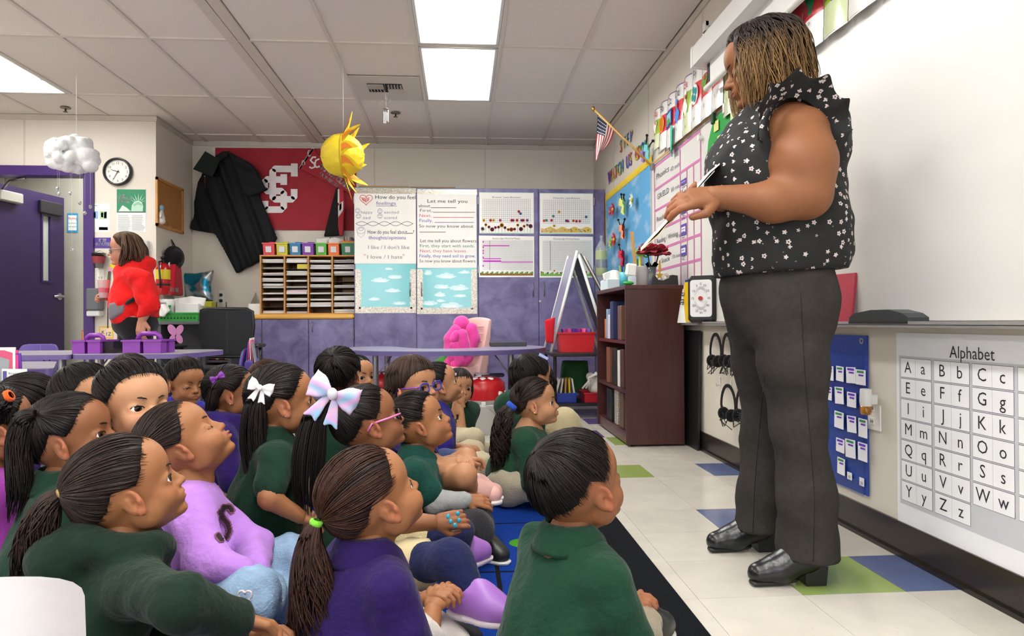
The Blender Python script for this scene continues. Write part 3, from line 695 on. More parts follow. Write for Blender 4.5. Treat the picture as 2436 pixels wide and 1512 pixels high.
for ci in range(4):
 for k in range(NS):
  if (ci,k)in ((1,7),(2,0),(0,1),(3,5)):continue
  n=rs. randint(2,5);w=sx[ci+1]-sx[ci]-.03;x0=sx[ci]+.011;pk=MB();z=zz[k]+.001;full=rs. choice([.25,.4,.55,.7])*(zz[1]-zz[0]);th=full/n
  for q in range(n):
   dx=rs. uniform(0,.006);dy=rs. uniform(0,.03)
   tl=rs. uniform(-.02,.05)if q==n-1 else 0
   pk. box((x0+dx+w/2,YS+.012+dy+.135,z+th/2+abs(tl)*.3*w),(w,.27,max(.0012,th-.0008)),rs. choice(['#e9e7e2','#dcdad6','#f0eee9','#d9d3cc','#e6c9cf'if rs. random()<.15 else '#e4e2dd']),rot=(0,-tl*.4,0));z+=th
  pk. build('paper_stack',paper,label=f'stack of white papers in the {ordn[k]} slot of the sorter\'s {coln[ci]} column',cat='papers',group='paper stacks in the oak sorter')
MB(). bx((sx[1]+.12,YS+.02,zz[7]+.002),(sx[2]-.012,YS+.2,zz[8]-.012),'#d8c65a'). build('note_pad',paper,label='yellow note pad in the sorter\'s second column near the top',cat='notepad')
# ---- coloured bins on the sorter
bins=[('red',621.7,654,'#d8404a'),('yellow',654,685,'#c9c42e'),('blue',686,716,'#2a7fb0'),('purple',715.5,747,'#8038a8'),('green',748,778,'#58b03a'),('orange',777.5,808,'#f0742e'),('dark green',809,842,'#1f7a4a')]
binm=mat('bin_plastic',.35,var=.03)
def bin_mesh(x0,x1,y0,y1,z0,z1,col,tap=.84,wall=.005,rim=.008):
 """an open tapered tub with a rolled rim"""
 mb=MB();cx,cy=(x0+x1)/2,(y0+y1)/2
 def ring(w,d,z):return [(cx-w,cy-d,z),(cx+w,cy-d,z),(cx+w,cy+d,z),(cx-w,cy+d,z)]
 w,d=(x1-x0)/2,(y1-y0)/2
 R=[ring(w*tap,d*tap,z0),ring(w-rim,d-rim,z1-rim*1.4),ring(w,d,z1-rim*1.4),ring(w,d,z1),ring(w-rim-wall,d-rim-wall,z1),ring(w*tap-wall,d*tap-wall,z0+wall)]
 vs=[p for r in R for p in r];fs=[(3,2,1,0),(20,21,22,23)]
 for i in range(5):
  for k in range(4):fs. append((i*4+k,i*4+(k+1)%4,i*4+4+(k+1)%4,i*4+4+k))
 return mb._add(vs,fs,col)
for nm_,a,b_,c_ in bins:
 z1=U(700,577,Y=YS). z;x0,x1=U(a+.6,590,Y=YS). x,U(b_-.6,590,Y=YS). x
 if nm_=='dark green':x1=KX[0]-.02
 e=thing('storage_bin',f'small {nm_} plastic bin with a white card on the oak sorter','bin',((x0+x1)/2,YS+.13,szt),'coloured bins on the oak sorter')
 bin_mesh(x0,x1,YS+.005,YS+.27,szt+.001,z1,c_). build('tub',binm,parent=e)
 q=(x0+x1)/2;MB(). box((q,YS+.010,(szt+z1)/2-.004),(.055 if nm_!='dark green'else .05,.003,.058),'#d9dce0',rot=(.16,0,0)). build('name_card',filmm,parent=e)
 if nm_ in ('green','orange'):
  pc=MB()
  for k in range(3):pc. box((q-.01+k*.012,YS+.1+k*.03,z1+.012+k*.008),(.1,.004,.08),'#e3e1dc',rot=(-.3,.12*(1 if nm_=='orange'else -1)*k,.3))
  pc. build('papers',paper,parent=e)
 elif nm_=='dark green':
  MB(). bx((x0+.004,YS+.02,z1+.001),(x1,YS+.25,z1+.012),'#d8a52c'). bx((x0+.002,YS+.015,z1+.013),(x1,YS+.25,z1+.022),'#e0641f'). build('folders',satin,parent=e)
 else:
  MB(). tube([(q-.03,YS+.1,z1-.02),(q-.02,YS+.13,z1+.016),(q+.03,YS+.16,z1+.018),(x1+.012 if nm_!='purple'else q+.04,YS+.2,z1-.01)],.007,6,c_). build('handle',binm,parent=e)
  # books standing behind the last bin
for k,c_ in enumerate(['#6a3d28','#c9c2b2','#b8b0a0','#cfc8ba','#8f7a4a','#2c3f63']):
 x=U(822+k*3.6,560,Y=7.44). x;MB(). box((x,7.46,szt-.045+.13),(.012,.12,.255),c_,rot=(0,-.07,0)). build('book',satin,label=['brown','cream','grey','white','olive','navy'][k]+' thin book standing behind the dark green bin',cat='book',group='books behind the bins')
MB(). bx((-1.22,7.40,CT+.002),(-1.06,7.53,szt-.045),'#c9a468'). build('magazine_box',woodm,label='wooden box holding thin books behind the sorter',cat='box')
# white file box left of the sorter
x0,x1=U(593.5,700,Y=7.2). x,sx[0]-.012
fb=MB(). bx((x0,7.16,CT+.001),(x1,7.165,U(600,722,Y=7.16). z),'#eceae6'). bx((x0,7.165,CT+.001),(x0+.004,7.42,CT+.10),'#d9d6d0'). bx((x1-.004,7.165,CT+.001),(x1,7.42,CT+.22),'#cfcac2'). bx((x0,7.42,CT+.001),(x1,7.425,CT+.24),'#cfcac2'). bx((x0,7.165,CT+.001),(x1,7.42,CT+.004),'#bbb')
fb._add([(x0,7.165,CT+.075),(x0,7.42,CT+.1),(x0,7.42,CT+.24)],[(0,1,2)],'#d9d6d0')
fb. build('file_box',paper,label='white cardboard file box beside the oak sorter',cat='box')
# ---- red university flag, pennant, gown, cap, stole on the back wall
def wavecloth(pts,Y,col,name,nu=24,nv=16,amp=.012,th=.004,**k):
 A,B,C_,D_=(U(*p,Y=Y)for p in pts)
 def f(u,v):
  p=(A*(1-u)+B*u)*(1-v)+(D_*(1-u)+C_*u)*v
  return p+Vector((0,-.014-amp*(math. sin(u*9+v*4)+.6*math. sin(u*17-v*6))*(.2+v*.8),0))
 return MB(). grid(f,nu,nv,col),f
flagm=mat('flag_cloth',.7,var=.10,vs=7,bump=.25,bs=14,sheen=.2)
fl,ff=wavecloth([(513,352),(848,354),(848,549),(513,545)],YB,'#9c1024','flag',amp=.006)
e=thing('university_flag','large crimson university flag with white interlocked letters behind the gown','flag',U(680,546,Y=YB)+Vector((0,-.02,0)))
fl. build('cloth',flagm,parent=e)
lg=MB();q=lambda L_:[(p[0]/3.978+400,p[1]/3.978+280)for p in L_]
def thick(mb,pts,w,col,Y,off):strk(mb,pts,w,col,Y,off);[mb._add([U(*p,Y=Y)+Vector((w/2*Y/FPX*math. cos(t),-off-.0005,w/2*Y/FPX*math. sin(t)))for t in (PI/8+PI/4*k for k in range(8))],[tuple(range(8))],col)for p in pts[1:-1]]
thick(lg,q([(1200,437),(1200,560)]),15.5,'#e9e5e6',YB,.0262)
thick(lg,q([(1205,490),(1020,488),(996,515),(996,755),(1020,775),(1175,775),(1198,750),(1198,678)]),15.5,'#e9e5e6',YB,.026)
thick(lg,q([(1100,538),(1100,640)]),15.5,'#e9e5e6',YB,.0264)
thick(lg,q([(1105,590),(945,588),(920,612),(920,670),(945,697),(1075,697),(1100,722),(1100,845),(1075,872),(950,872),(923,845),(923,790)]),15.5,'#e9e5e6',YB,.0258)
lg. build('white_letters',flagm,parent=e)
MB(). quad([U(507,352,Y=YB)+Vector((0,-.012,0)),U(507,420,Y=YB)+Vector((0,-.012,0)),U(513.5,420,Y=YB)+Vector((0,-.012,0)),U(513.5,352,Y=YB)+Vector((0,-.012,0))],'#e6e0da'). build('hem',flagm,parent=e)
# pennant
YQ=YB-.035;o=U(780,420,Y=YQ)
e=thing('pennant','crimson felt pennant with white lettering hanging behind the paper sun','pennant',o)
MB(). prism(loc2([(743,352),(712,400),(845,466)],o,YQ),o,UB,VB,.003,'#a5142a'). build('felt',flagm,parent=e)
MB(). prism(loc2([(743,351),(748,352),(716,401),(711,400)],o,YQ),o,UB,VB,.004,'#e6dfdd'). build('hem_band',flagm,parent=e)
ties=MB();strk(ties,circ(736,365,3,7,a0=.5,a1=5),2,'#ddd5d3',YQ,.006);strk(ties,circ(722,388,3,6,a0=2,a1=7),2,'#ddd5d3',YQ,.006);ties. build('ties',flagm,parent=e)
lt=MB();du=(U(845,466,Y=YQ)-U(727,376,Y=YQ)). normalized();dv=Vector((-du. z,0,du. x))
text(lt,'SANTA CLARA',U(759,398,Y=YQ),du,dv,.052,'#f0ece8',w=.40,off=.004,bold=.06);text(lt,'UNIVERSITY',U(760,414,Y=YQ),du,dv,.03,'#f0ece8',w=.26,off=.004,bold=.05)
thick(lt,[(752,374),(744,374),(739,381),(744,387),(750,389),(749,397),(742,400),(736,397)],4,'#f0ece8',YQ,.004);thick(lt,[(760,378),(752,381),(748,392),(754,398),(761,395)],4,'#f0ece8',YQ,.0042)
lt. build('lettering',flagm,parent=e)
# gown: two overlapping relief shapes with hanging folds
gm=mat('gown_cloth',.75,spec=.25,var=.2,vs=10,bump=.2,bs=40)
YG=YB-.06;o=U(560,500,Y=YG);o. y=YG
e=thing('graduation_gown','black graduation gown hanging at a slant over the red flag','gown',o)
body=loc2([(516,372),(530,363),(547,362),(600,392),(612,420),(620,470),(660,566),(640,610),(562,651),(512,556),(454,546),(472,425),(490,405)],o,YG)
V_,Q_=relief(body,o,UB,VB,.05,.015,fold=lambda X,Y_:.018*np. sin((X*.86+Y_*.35)*38)+.01*np. sin((X*.9+Y_*.3)*70+1))
MB(). np(V_,Q_,'#15171a'). build('robe',gm,parent=e)
slv=loc2([(545,363),(600,391),(618,412),(636,452),(622,462),(600,470),(585,464),(570,425)],o,YG)
V_,Q_=relief(slv,o+Vector((0,-.05,0)),UB,VB,.06,.012,fold=lambda X,Y_:.008*np. sin((X*.5+Y_*.9)*50))
MB(). np(V_,Q_,'#17191c'). build('sleeve',gm,parent=e)
col_=loc2([(500,395),(520,371),(533,362),(550,361),(545,375),(528,385),(510,420),(500,425)],o,YG);V_,Q_=relief(col_,o+Vector((0,-.04,0)),UB,VB,.03,.01);MB(). np(V_,Q_,'#1a1c1f'). build('collar',gm,parent=e)
# mortarboard cap, hung flat
e=thing('mortarboard','black square graduation cap hanging beside the gown','cap',U(490,425,Y=YG-.1))
MB(). prism(loc2([(488,359),(515,375),(523,380),(505,421),(459,402)],U(490,400,Y=YG-.12),YG-.12),U(490,400,Y=YG-.12),UB,VB,.008,'#1b2420'). build('board',gm,parent=e)
q=U(505,402,Y=YG-.07);MB(). lathe([(.075,0),(.07,.06),(.0,.065)],q,20,'#14191a',axis=(.2,1,-.1)). build('skull_cap',gm,parent=e)
a=U(487,420,Y=YG-.13);MB(). tube([a,a+Vector((.002,0,-.05)),a+Vector((0,.01,-.12))],.003,5,'#7a1526'). ell(a+Vector((0,0,.004)),.006,'#b89a4a',8,6). build('tassel',cloth,parent=e)
# black and red stole hanging right of the flag
o=U(800,500,Y=YB-.05);V_,Q_=relief(loc2([(800,445),(806,447),(811,560),(770,563)],o,YB-.05),o,UB,VB,.03,.01);MB(). np(V_,Q_,'#1d1b1d'). build('black_cloth',gm,label='black cloth hanging below the pennant beside the cabinet',cat='cloth')
o=U(815,500,Y=YB-.08);V_,Q_=relief(loc2([(804,446),(817,450),(820,480),(817,560),(808,562),(804,540)],o,YB-.08),o,UB,VB,.03,.009);e=thing('stole','red and white stole hanging right of the flag','stole',o);MB(). np(V_,Q_,'#b01f30'). build('cloth',flagm,parent=e)
w=MB();[w. quad([U(*p,Y=YB-.08)+Vector((0,-.017,0))for p in r_],'#e6dede')for r_ in ([(804,450),(808,451),(808,485),(804,482)],[(805,490),(817,478),(817,500),(805,518)],[(808,486),(813,480),(813,497),(808,503)])];w. build('white_stripes',flagm,parent=e)
# ================================================================== LEFT: door, wall things, desk, tables, chairs
PUR='#3f2368'
dm=mat('purple_door_paint',.4,var=.04)
# door frame + open leaf
fr=MB();fw=.075
fr. bx((DJR-.01,YP-.03,0),(DJR+fw,YP+.12,DTOP+fw),PUR). bx((DJL-fw,YP-.03,0),(DJL+.01,YP+.12,DTOP+fw),PUR). bx((DJL,YP-.03,DTOP-.01),(DJR,YP+.12,DTOP+fw),PUR)
d1=bpy. data. objects. new('door_1',None);COLL. objects. link(d1);d1. location=((DJL+DJR)/2,YP,0);d1['kind']='structure'
fr. build('frame',dm,parent=d1)
hinge=Vector((DJL+.02,YP+.11,0));far=U(148,600,Y=7.80);far. z=0;ld=(far-hinge);lw=ld. length;ld. normalize();ln=Vector((ld. y,-ld. x,0))
def onleaf(s_,z,n_):return hinge+ld*s_+ln*n_+Vector((0,0,z))
def leafbox(mb,s0,s1,z0,z1,n0,n1,col,bev=0.):
 R=Matrix((ld,ln,Vector((0,0,1)))). transposed();mb. box(onleaf((s0+s1)/2,(z0+z1)/2,(n0+n1)/2),(s1-s0,abs(n1-n0),z1-z0),col,rot=R,b=bev);return mb
lf=MB();zt=DTOP-.02;w0,w1,wz0,wz1=lw-.30,lw-.20,U(100,668,Y=7.6). z,U(100,515,Y=7.6). z
for a in ((0,w0,.01,zt),(w1,lw,.01,zt),(w0,w1,.01,wz0),(w0,w1,wz1,zt)):leafbox(lf,*a,-.022,.022,'#281645')
leaf=lf. build('leaf',dm,parent=d1)
g=MB();leafbox(g,w0,w1,wz0,wz1,-.004,.004,'#aeb4ae');g. build('window_pane',mat('wired_glass',.15,var=.05),parent=leaf)
g=MB();[leafbox(g,*a,.02,.03,'#2c1a4c')for a in ((w0-.02,w0,wz0-.02,wz1+.02),(w1,w1+.02,wz0-.02,wz1+.02),(w0,w1,wz0-.02,wz0),(w0,w1,wz1,wz1+.02))];g. build('window_frame',dm,parent=leaf)
g=MB();leafbox(g,w0-.06,lw-.06,wz1+.02,wz1+.15,.022,.06,'#1c1a20',.008);g. build('panic_box',satin,parent=leaf)
g=MB();leafbox(g,.14,.42,zt-.17,zt-.07,.022,.09,'#a5a39c',.01);g. build('closer',satin,parent=leaf)
MB(). tube([onleaf(.2,zt-.06,.06),onleaf(.12,zt+.0,.2),Vector((DJL+.45,YP+.07,DTOP-.02))],.012,6,'#8b8a86'). build('closer_arm',metal,parent=leaf)
hzz=U(130,705,Y=7.7). z;g=MB();g. cyl(onleaf(lw-.07,hzz,.022),onleaf(lw-.07,hzz,.03),.035,n=16,col='#b5b5b8'). cyl(onleaf(lw-.07,hzz,.03),onleaf(lw-.07,hzz,.075),.014,n=10,col='#b5b5b8'). tube([onleaf(lw-.07,hzz,.07),onleaf(lw-.12,hzz,.075),onleaf(lw-.2,hzz-.004,.07)],.012,8,'#b5b5b8');g. build('handle',metal,parent=leaf)
def wp(px,py,Y=YP):return U(px,py,Y=Y)
# rhyming poster in the vestibule
YV=YB+.6
e=thing('rhyming_poster','small blue bordered rhyming poster on the grey wall beyond the door','poster',wp(172,556,YV));s_,_=sheet(160,507,186,553,Y=YV,col='#3a8fc0',off=.004);s_. build('sheet',paper,parent=e)
t=MB();rect(t,163,512,183,548,'#e6ecee',Y=YV,off=.006);t. build('inner_sheet',paper,parent=e);t=MB();wr(t,'Rhyming',164,522,6,'#c04a3a',18,Y=YV,off=.008);[wr(t,s_,164,y,3,'#444',17,Y=YV,off=.008)for s_,y in (('For all words',532),('words sound and',540))];t. build('lettering',matte,parent=e)
# wall clock
cc=wp(282,409,YP);R_=32*YP/FPX
e=thing('wall_clock','round black framed wall clock with numerals above the green poster','clock',cc)
MB(). lathe([(R_*.84,.0),(R_*.86,.035),(R_*.95,.042),(R_,.03),(R_,0)],cc,40,'#17161a',axis=(0,-1,0)). build('rim',gloss,parent=e)
MB(). lathe([(.0001,.012),(R_*.86,.012)],cc,40,'#eceae4',axis=(0,-1,0)). build('face',paper,parent=e)
t=MB()
for h_ in range(1,13):
 a=PI/2-h_*PI/6;text(t,str(h_),cc+Vector((math. cos(a)*R_*.64,0,math. sin(a)*R_*.64-.011)),UB,VB,.022,'#5a5a5e',off=.0135,align='c')
for k in range(60):a=k*PI/30;d=Vector((math. cos(a),0,math. sin(a)));n_=Vector((-d. z,0,d. x))*.0008;p0,p1=cc+d*R_*.79+Vector((0,-.0135,0)),cc+d*R_*.83+Vector((0,-.0135,0));t. quad([p0-n_,p0+n_,p1+n_,p1-n_],'#777')
t. build('numerals',matte,parent=e)
for nm_,an,l_,w_,c_ in (('hour_hand',PI/2-9.57*PI/6,.5,.004,'#222'),('minute_hand',PI/2-35*PI/30,.62,.0035,'#5a2030')):
 d=Vector((math. cos(an),0,math. sin(an)));n_=Vector((-d. z,0,d. x))*w_;o_=cc+Vector((0,-.018,0));MB(). quad([o_-n_-d*.015,o_+n_-d*.015,o_+d*R_*l_+n_*.4,o_+d*R_*l_-n_*.4],c_). build(nm_,matte,parent=e)
 # liberty poster
e=thing('justice_poster','green and white statue poster reading and justice for all','poster',wp(312,553));s_,_=sheet(278,450,347,552,Y=YP,col='#eef0ee');s_. build('sheet',paper,parent=e)
t=MB();rect(t,278,450,347,503,'#3f8a68',Y=YP,off=.003);rect(t,278,503,347,505.5,'#20402f',Y=YP,off=.0035)
sh=lambda pts,c_,off=.004:t._add([U(*p,Y=YP)+Vector((0,-off,0))for p in pts],[tuple(range(len(pts)))],c_)
sh([(312,503),(314,488),(320,479),(330,476),(338,481),(341,490),(340,503)],'#b5d8c4');sh([(282,503),(292,488),(302,494),(312,503)],'#cfe6d8');sh([(318,486),(330,480),(339,486),(338,490),(328,486),(319,491)],'#8fc0a4',.0045)
for k in range(7):a=PI*(.1+k*.13);x,y=329+10*math. cos(a),482-7*math. sin(a);sh([(x-1.3,y),(x+1.3,y),(329+24*math. cos(a),482-23*math. sin(a))],'#b5d8c4')
t. build('picture',matte,parent=e);t=MB()
for s_,y in (('AND',468),('JUSTICE',475),('FOR ALL',482)):wr(t,s_,282,y,5.2,'#f2f6f2',{'AND':16,'JUSTICE':30,'FOR ALL':25}[s_],Y=YP,off=.006,bold=.05)
t. build('title',matte,parent=e);t=MB()
for x in (281,314):lines(t,U(x,512,Y=YP),UB,VB,30*YP/FPX,16,2.4*YP/FPX,.8*YP/FPX,'#9a9c9e',off=.004,seed=int(x))
t. build('small_print',matte,parent=e,kind='stuff')
# notices left of it
e=thing('notice_sheet','white notice sheet with colour maps beside the green poster','notice',wp(240,553));s_,_=sheet(219,484,262,552,Y=YP,col='#e9e7e2');s_. build('sheet',paper,parent=e)
t=MB();[rect(t,*a,c_,Y=YP,off=.004)for a,c_ in (((222,502,234,520),'#8fb8d8'),((223,504,228,518),'#5a9a5a'),((238,502,255,521),'#a8c8a0'),((241,505,246,517),'#4a8a3a'),((248,504,254,519),'#9ab8d8'),((235,525,258,548),'#dfe6ee'),((236,540,257,547),'#5ab0d8'),((223,488,232,489.5),'#888'))];t. build('print',matte,parent=e,kind='stuff')
# exit route sign
e=thing('exit_route_sign','purple sign reading EXIT ROUTE behind the woman in red','sign',wp(245,590));s_,_=sheet(226,565,264,590,Y=YP,col='#4d2f8e',th=.003,off=.004);s_. build('plate',satin,parent=e)
t=MB();wr(t,'EXIT',245,575,6.5,'#efeef5',16,Y=YP,off=.006,align='c',bold=.05);wr(t,'\u00b7ROUTE\u00b7',245,584,6.5,'#efeef5',33,Y=YP,off=.006,align='c',bold=.05);t. build('lettering',matte,parent=e)
# little metal pail on the wall
q=wp(235,637,YP-.07);k_=(YP-.07)/FPX
e=thing('wall_pail','small silver pail with a label hanging on the wall','pail',q);MB(). lathe([(.0,0),(9*k_,0),(15*k_,34*k_),(15.5*k_,34*k_),(14.5*k_,33.5*k_),(8.5*k_,.003)],q,20,'#9c9a9a'). build('pail',metal,parent=e)
MB(). lathe([(11.3*k_,10*k_),(14.3*k_,26*k_)],q+Vector((0,-.002,0)),20,'#8d3a40'). build('label_band',paper,parent=e)
MB(). tube([q+Vector((-15*k_,.0,33*k_)),q+Vector((0,.02,40*k_)),q+Vector((15*k_,0,33*k_))],.003,6,'#8a8a8a'). build('bail',metal,parent=e)
# grey dispenser
q0,q1=wp(203,752,YP-.1),wp(237,685,YP-.1)
e=thing('towel_dispenser','grey plastic dispenser on the wall beside the door','dispenser',((q0. x+q1. x)/2,YP-.06,q0. z));MB(). bx((q0. x,YP-.11,q0. z+.05),(q1. x,YP-.002,q1. z),'#5a5e64',bev=.015). build('cover',satin,parent=e);MB(). bx((q0. x+.005,YP-.1,q0. z),(q1. x-.005,YP-.002,q0. z+.05),'#c9cacb',bev=.008). build('tray',satin,parent=e)
# switch plate and thermostat, clear holder
e=thing('light_switch','white light switch plate on the wall below the pail','switch',wp(240,672));a,b_=wp(232,672),wp(248,640);MB(). bx((a. x,YP-.008,a. z),(b_. x,YP-.001,b_. z),'#e8e6e0',bev=.003). build('plate',satin,parent=e)
for x in (236.5,243.5):p=wp(x,660);MB(). box((p. x,YP-.012,p. z),(.008,.012,.02),'#d5d3cd',rot=(.3,0,0)). build('toggle',satin,parent=e)
for k,px in enumerate((217,257)):
 p=wp(px,670,YP-.01);MB(). tube([wp(px-1,690,YP-.01),wp(px,660,YP-.01),wp(px+2,645,YP-.012),wp(px+5,645,YP-.012),wp(px+4,662,YP-.01),wp(px,690,YP-.012),wp(px-1,780,YP-.01)],.004,5,'#4a4238'). build('hanging_cord',matte,label=['dark cord loop hanging above the grey dispenser','dark cord loop hanging right of the grey dispenser'][k],cat='cord',group='cord loops on the wall')
for k,(x,y,r_,c_)in enumerate(((268,635,8,'#e8cf3a'),(279,640,7,'#b79ac8'),(263,641,5,'#e0a0c0'))):
 mb=MB();o_=wp(x,y,YP-.004-k*.003)
 mb. prism([((r_*(1+.22*math. cos(5*t_)))*math. cos(t_)*YP/FPX,(r_*(1+.22*math. cos(5*t_)))*math. sin(t_)*YP/FPX)for t_ in (2*PI*i/25 for i in range(25))],o_,UB,VB,.002,c_);mb. build('paper_flower',paper,label=['yellow','lilac','pink'][k]+' paper flower stuck on the wall behind the woman in red',cat='decoration',group='paper flowers on the wall')
for k,(x0,y0,x1,y1,c_,c2)in enumerate(((195,785,226,822,'#c0503a','#e0c060'),(236,776,270,805,'#e8c24a','#ecd2b4'))):
 e=thing('name_card',['red and yellow card hanging low on the wall behind the caddies','yellow bordered card with letters hanging low on the wall'][k],'card',wp((x0+x1)/2,y1));s_,_=sheet(x0,y0,x1,y1,Y=YP,col=c_,off=.004);s_. build('sheet',paper,parent=e);t=MB();rect(t,x0+3,y0+3,x1-3,y1-3,c2,Y=YP,off=.006);t. build('inner_sheet',paper,parent=e)
 if k:t=MB();wr(t,'K',243,794,8,'#333',Y=YP,off=.008);wr(t,'1Z',254,798,8,'#333',Y=YP,off=.008);t. build('lettering',matte,parent=e)
a,b_=wp(330,640,YP-.05),wp(352,572,YP-.05);MB(). bx((a. x,YP-.06,a. z),(b_. x,YP-.003,b_. z),'#d5d8da',bev=.004). build('brochure_holder',mat('clear_acrylic',.1,alpha=.45,var=0),label='clear acrylic brochure holder on the wall behind the woman',cat='holder')
# ---- side wall of the block: cork board, extinguisher, bags
uS,vS=(0,1,0),(0,0,1)
def sp_(px,py,dx=.0):return U(px,py,X=XP+dx)
A=[sp_(369,421),sp_(432,449),sp_(432,552),sp_(369,541)];y0,y1=A[0]. y,A[1]. y;z1,z0=(A[0]. z+A[1]. z)/2,(A[2]. z+A[3]. z)/2
e=thing('cork_board','wood framed cork board with a small doll on the side wall','board',(XP,(y0+y1)/2,z0))
MB(). bx((XP+.001,y0+.02,z0+.02),(XP+.010,y1-.02,z1-.02),'#a9753e'). build('cork',mat('cork',.9,var=.25,vs=90,bump=.3,bs=120),parent=e)
f=MB();[f. bx(*b__,'#c58a48')for b__ in (((XP+.001,y0,z0),(XP+.02,y0+.025,z1)),((XP+.001,y1-.025,z0),(XP+.02,y1,z1)),((XP+.001,y0,z0),(XP+.02,y1,z0+.025)),((XP+.001,y0,z1-.025),(XP+.02,y1,z1)))];f. build('frame',woodm,parent=e)
q=sp_(384,525,.03);dl=Field(q-Vector((.05,.07,.04)),q+Vector((.05,.07,.2)),.007);dl. cone(q,q+Vector((0,0,.07)),.035,.02,.02). ell(q+Vector((0,0,.12)),(.024,.03,.03),.02). cone(q+Vector((0,-.02,.07)),q+Vector((.01,-.045,.03)),.011,.009). cone(q+Vector((0,.02,.07)),q+Vector((.01,.045,.03)),.011,.009)
V_,Q_=dl. mesh();MB(). np(V_,Q_,0,C=[hx('#7ea0b8')if V_[f[0]][2]>q. z+.09 else hx('#cfcabf')for f in Q_]). build('doll',cloth,label='small cloth doll pinned to the cork board',cat='doll')
for k,(x,y,c_)in enumerate(((392,540,'#c8407a'),(398,536,'#3a9a5a'),(403,543,'#e0c030'),(410,546,'#d05030'),(406,548,'#4a8a5a'))):p=sp_(x,y-3,.012);MB(). cyl(p,p+Vector((.012,0,0)),.007,.004,8,c_). build('push_pin',gloss,label=['pink','green','yellow','red','dark green'][k]+' push pin low on the cork board',cat='pin',group='push pins on the cork board')
# fire extinguisher
q=U(388,701,X=XP+.10);k_=q. y/FPX;e=thing('fire_extinguisher','red fire extinguisher with yellow label on the side wall','extinguisher',q)
r_=15.5*k_;H_=74*k_;MB(). lathe([(.0,0),(r_*.9,0),(r_,.012),(r_,H_*.82),(r_*.75,H_*.93),(r_*.35,H_),(0,H_)],q,24,'#b81a20'). build('cylinder',gloss,parent=e)
MB(). lathe([(r_*1.01,H_*.48),(r_*1.01,H_*.78)],q,24,'#d8c23a'). build('label_band',paper,parent=e);MB(). lathe([(r_*1.015,H_*.28),(r_*1.015,H_*.34)],q,24,'#222'). build('strap',satin,parent=e)
MB(). cyl(q+Vector((0,0,H_)),q+Vector((0,0,H_+.04)),.016,.012,10,'#333'). box(q+Vector((0,-.03,H_+.05)),(.02,.1,.012),'#9a9a9c',rot=(.25,0,0)). box(q+Vector((0,-.03,H_+.035)),(.018,.08,.01),'#444',rot=(-.1,0,0)). build('valve',metal,parent=e)
MB(). tube([q+Vector((0,.03,H_+.02)),q+Vector((0,-r_-.03,H_)),q+Vector((.01,-r_-.028,H_*.5)),q+Vector((.01,-r_-.02,H_*.2))],.009,8,'#222'). build('hose',satin,parent=e);MB(). box(q+Vector((.04,.03,H_*.9)),(.003,.03,.07),'#e8e6e0',rot=(.4,.2,0)). build('tag',paper,parent=e)
# first aid bag + black hat
q=U(416,660,X=XP+.07);V_,Q_=relief([(-.09,.14),(.06,.14),(.12,-.17),(-.12,-.17)],q,uS,vS,.08,.011);V_=np. array(V_);e=thing('first_aid_bag','red first aid bag with white lettering hanging by the extinguisher','bag',q);MB(). np(V_,Q_,'#b01e2c'). build('bag',cloth,parent=e)
t=MB();text(t,'First Aid',U(402,692,X=XP+.115),uS,vS,.042,'#f0ece8',w=.2,off=.004,bold=.06);t. build('lettering',matte,parent=e);MB(). tube([q+Vector((-.045,-.1,.02)),q+Vector((-.045,.0,-.03)),q+Vector((-.045,.11,-.01))],.009,6,'#1a1a1c'). build('strap',cloth,parent=e)
q=U(416,612,X=XP+.09);e=thing('black_hat','round black hat hanging on the side wall above the first aid bag','hat',q);MB(). lathe([(.0,.05),(.05,.045),(.08,.02),(.085,0),(.11,-.004),(.112,-.01),(0,-.012)],q,22,'#121114',axis=(1,-.6,0)). build('crown',cloth,parent=e);MB(). tube([q+Vector((0,-.03,.08)),U(408,570,X=XP+.01),q+Vector((0,.05,.08))],.006,6,'#151517'). build('cord',cloth,parent=e)
# ---- grey desk with basket behind the office chair
DZ=.80;YK=6.6
dx0,dx1=XP+.03,-2.10
e=thing('grey_desk','dark grey desk with a pink butterfly sticker under the green basket','desk',((dx0+dx1)/2,7.0,0));MB(). bx((dx0,YK,DZ-.03),(dx1,YB-.03,DZ),'#55565c',bev=.005). build('top',satin,parent=e)
for x in (dx0,-2.36):MB(). bx((x,YK+.02,0),(x+.03,YB-.04,DZ-.03),'#4a4b52'). build('side_panel',satin,parent=e)
MB(). bx((dx0+.03,YK+.3,.05),(-2.36,YK+.32,DZ-.03),'#43444b'). build('front_panel',satin,parent=e);MB(). bx((-2.33,YK+.05,.42),(-2.11,YB-.05,.44),'#43444b'). build('shelf',satin,parent=e);MB(). bx((-2.13,YK+.02,0),(-2.10,YB-.04,DZ-.03),'#4a4b52'). build('side_panel',satin,parent=e)
bf=U(418,795,Y=YK-.005);fl_=MB()
for sx_,sz_,r_,a_ in ((-1,1,.055,.5),(1,1,.05,-.5),(-1,-1,.04,-.4),(1,-1,.045,.4)):fl_. prism([(sx_*.032+r_*.62*math. cos(t_)*math. cos(a_)-r_*math. sin(t_)*math. sin(a_),sz_*.04+r_*.62*math. cos(t_)*math. sin(a_)+r_*math. sin(t_)*math. cos(a_))for t_ in (2*PI*i/18 for i in range(18))],bf+Vector((0,.006*sx_*sz_*.2,0)),UB,VB,.002,'#c080b0')
MB_b=fl_. build('butterfly_sticker',paper,parent=e)
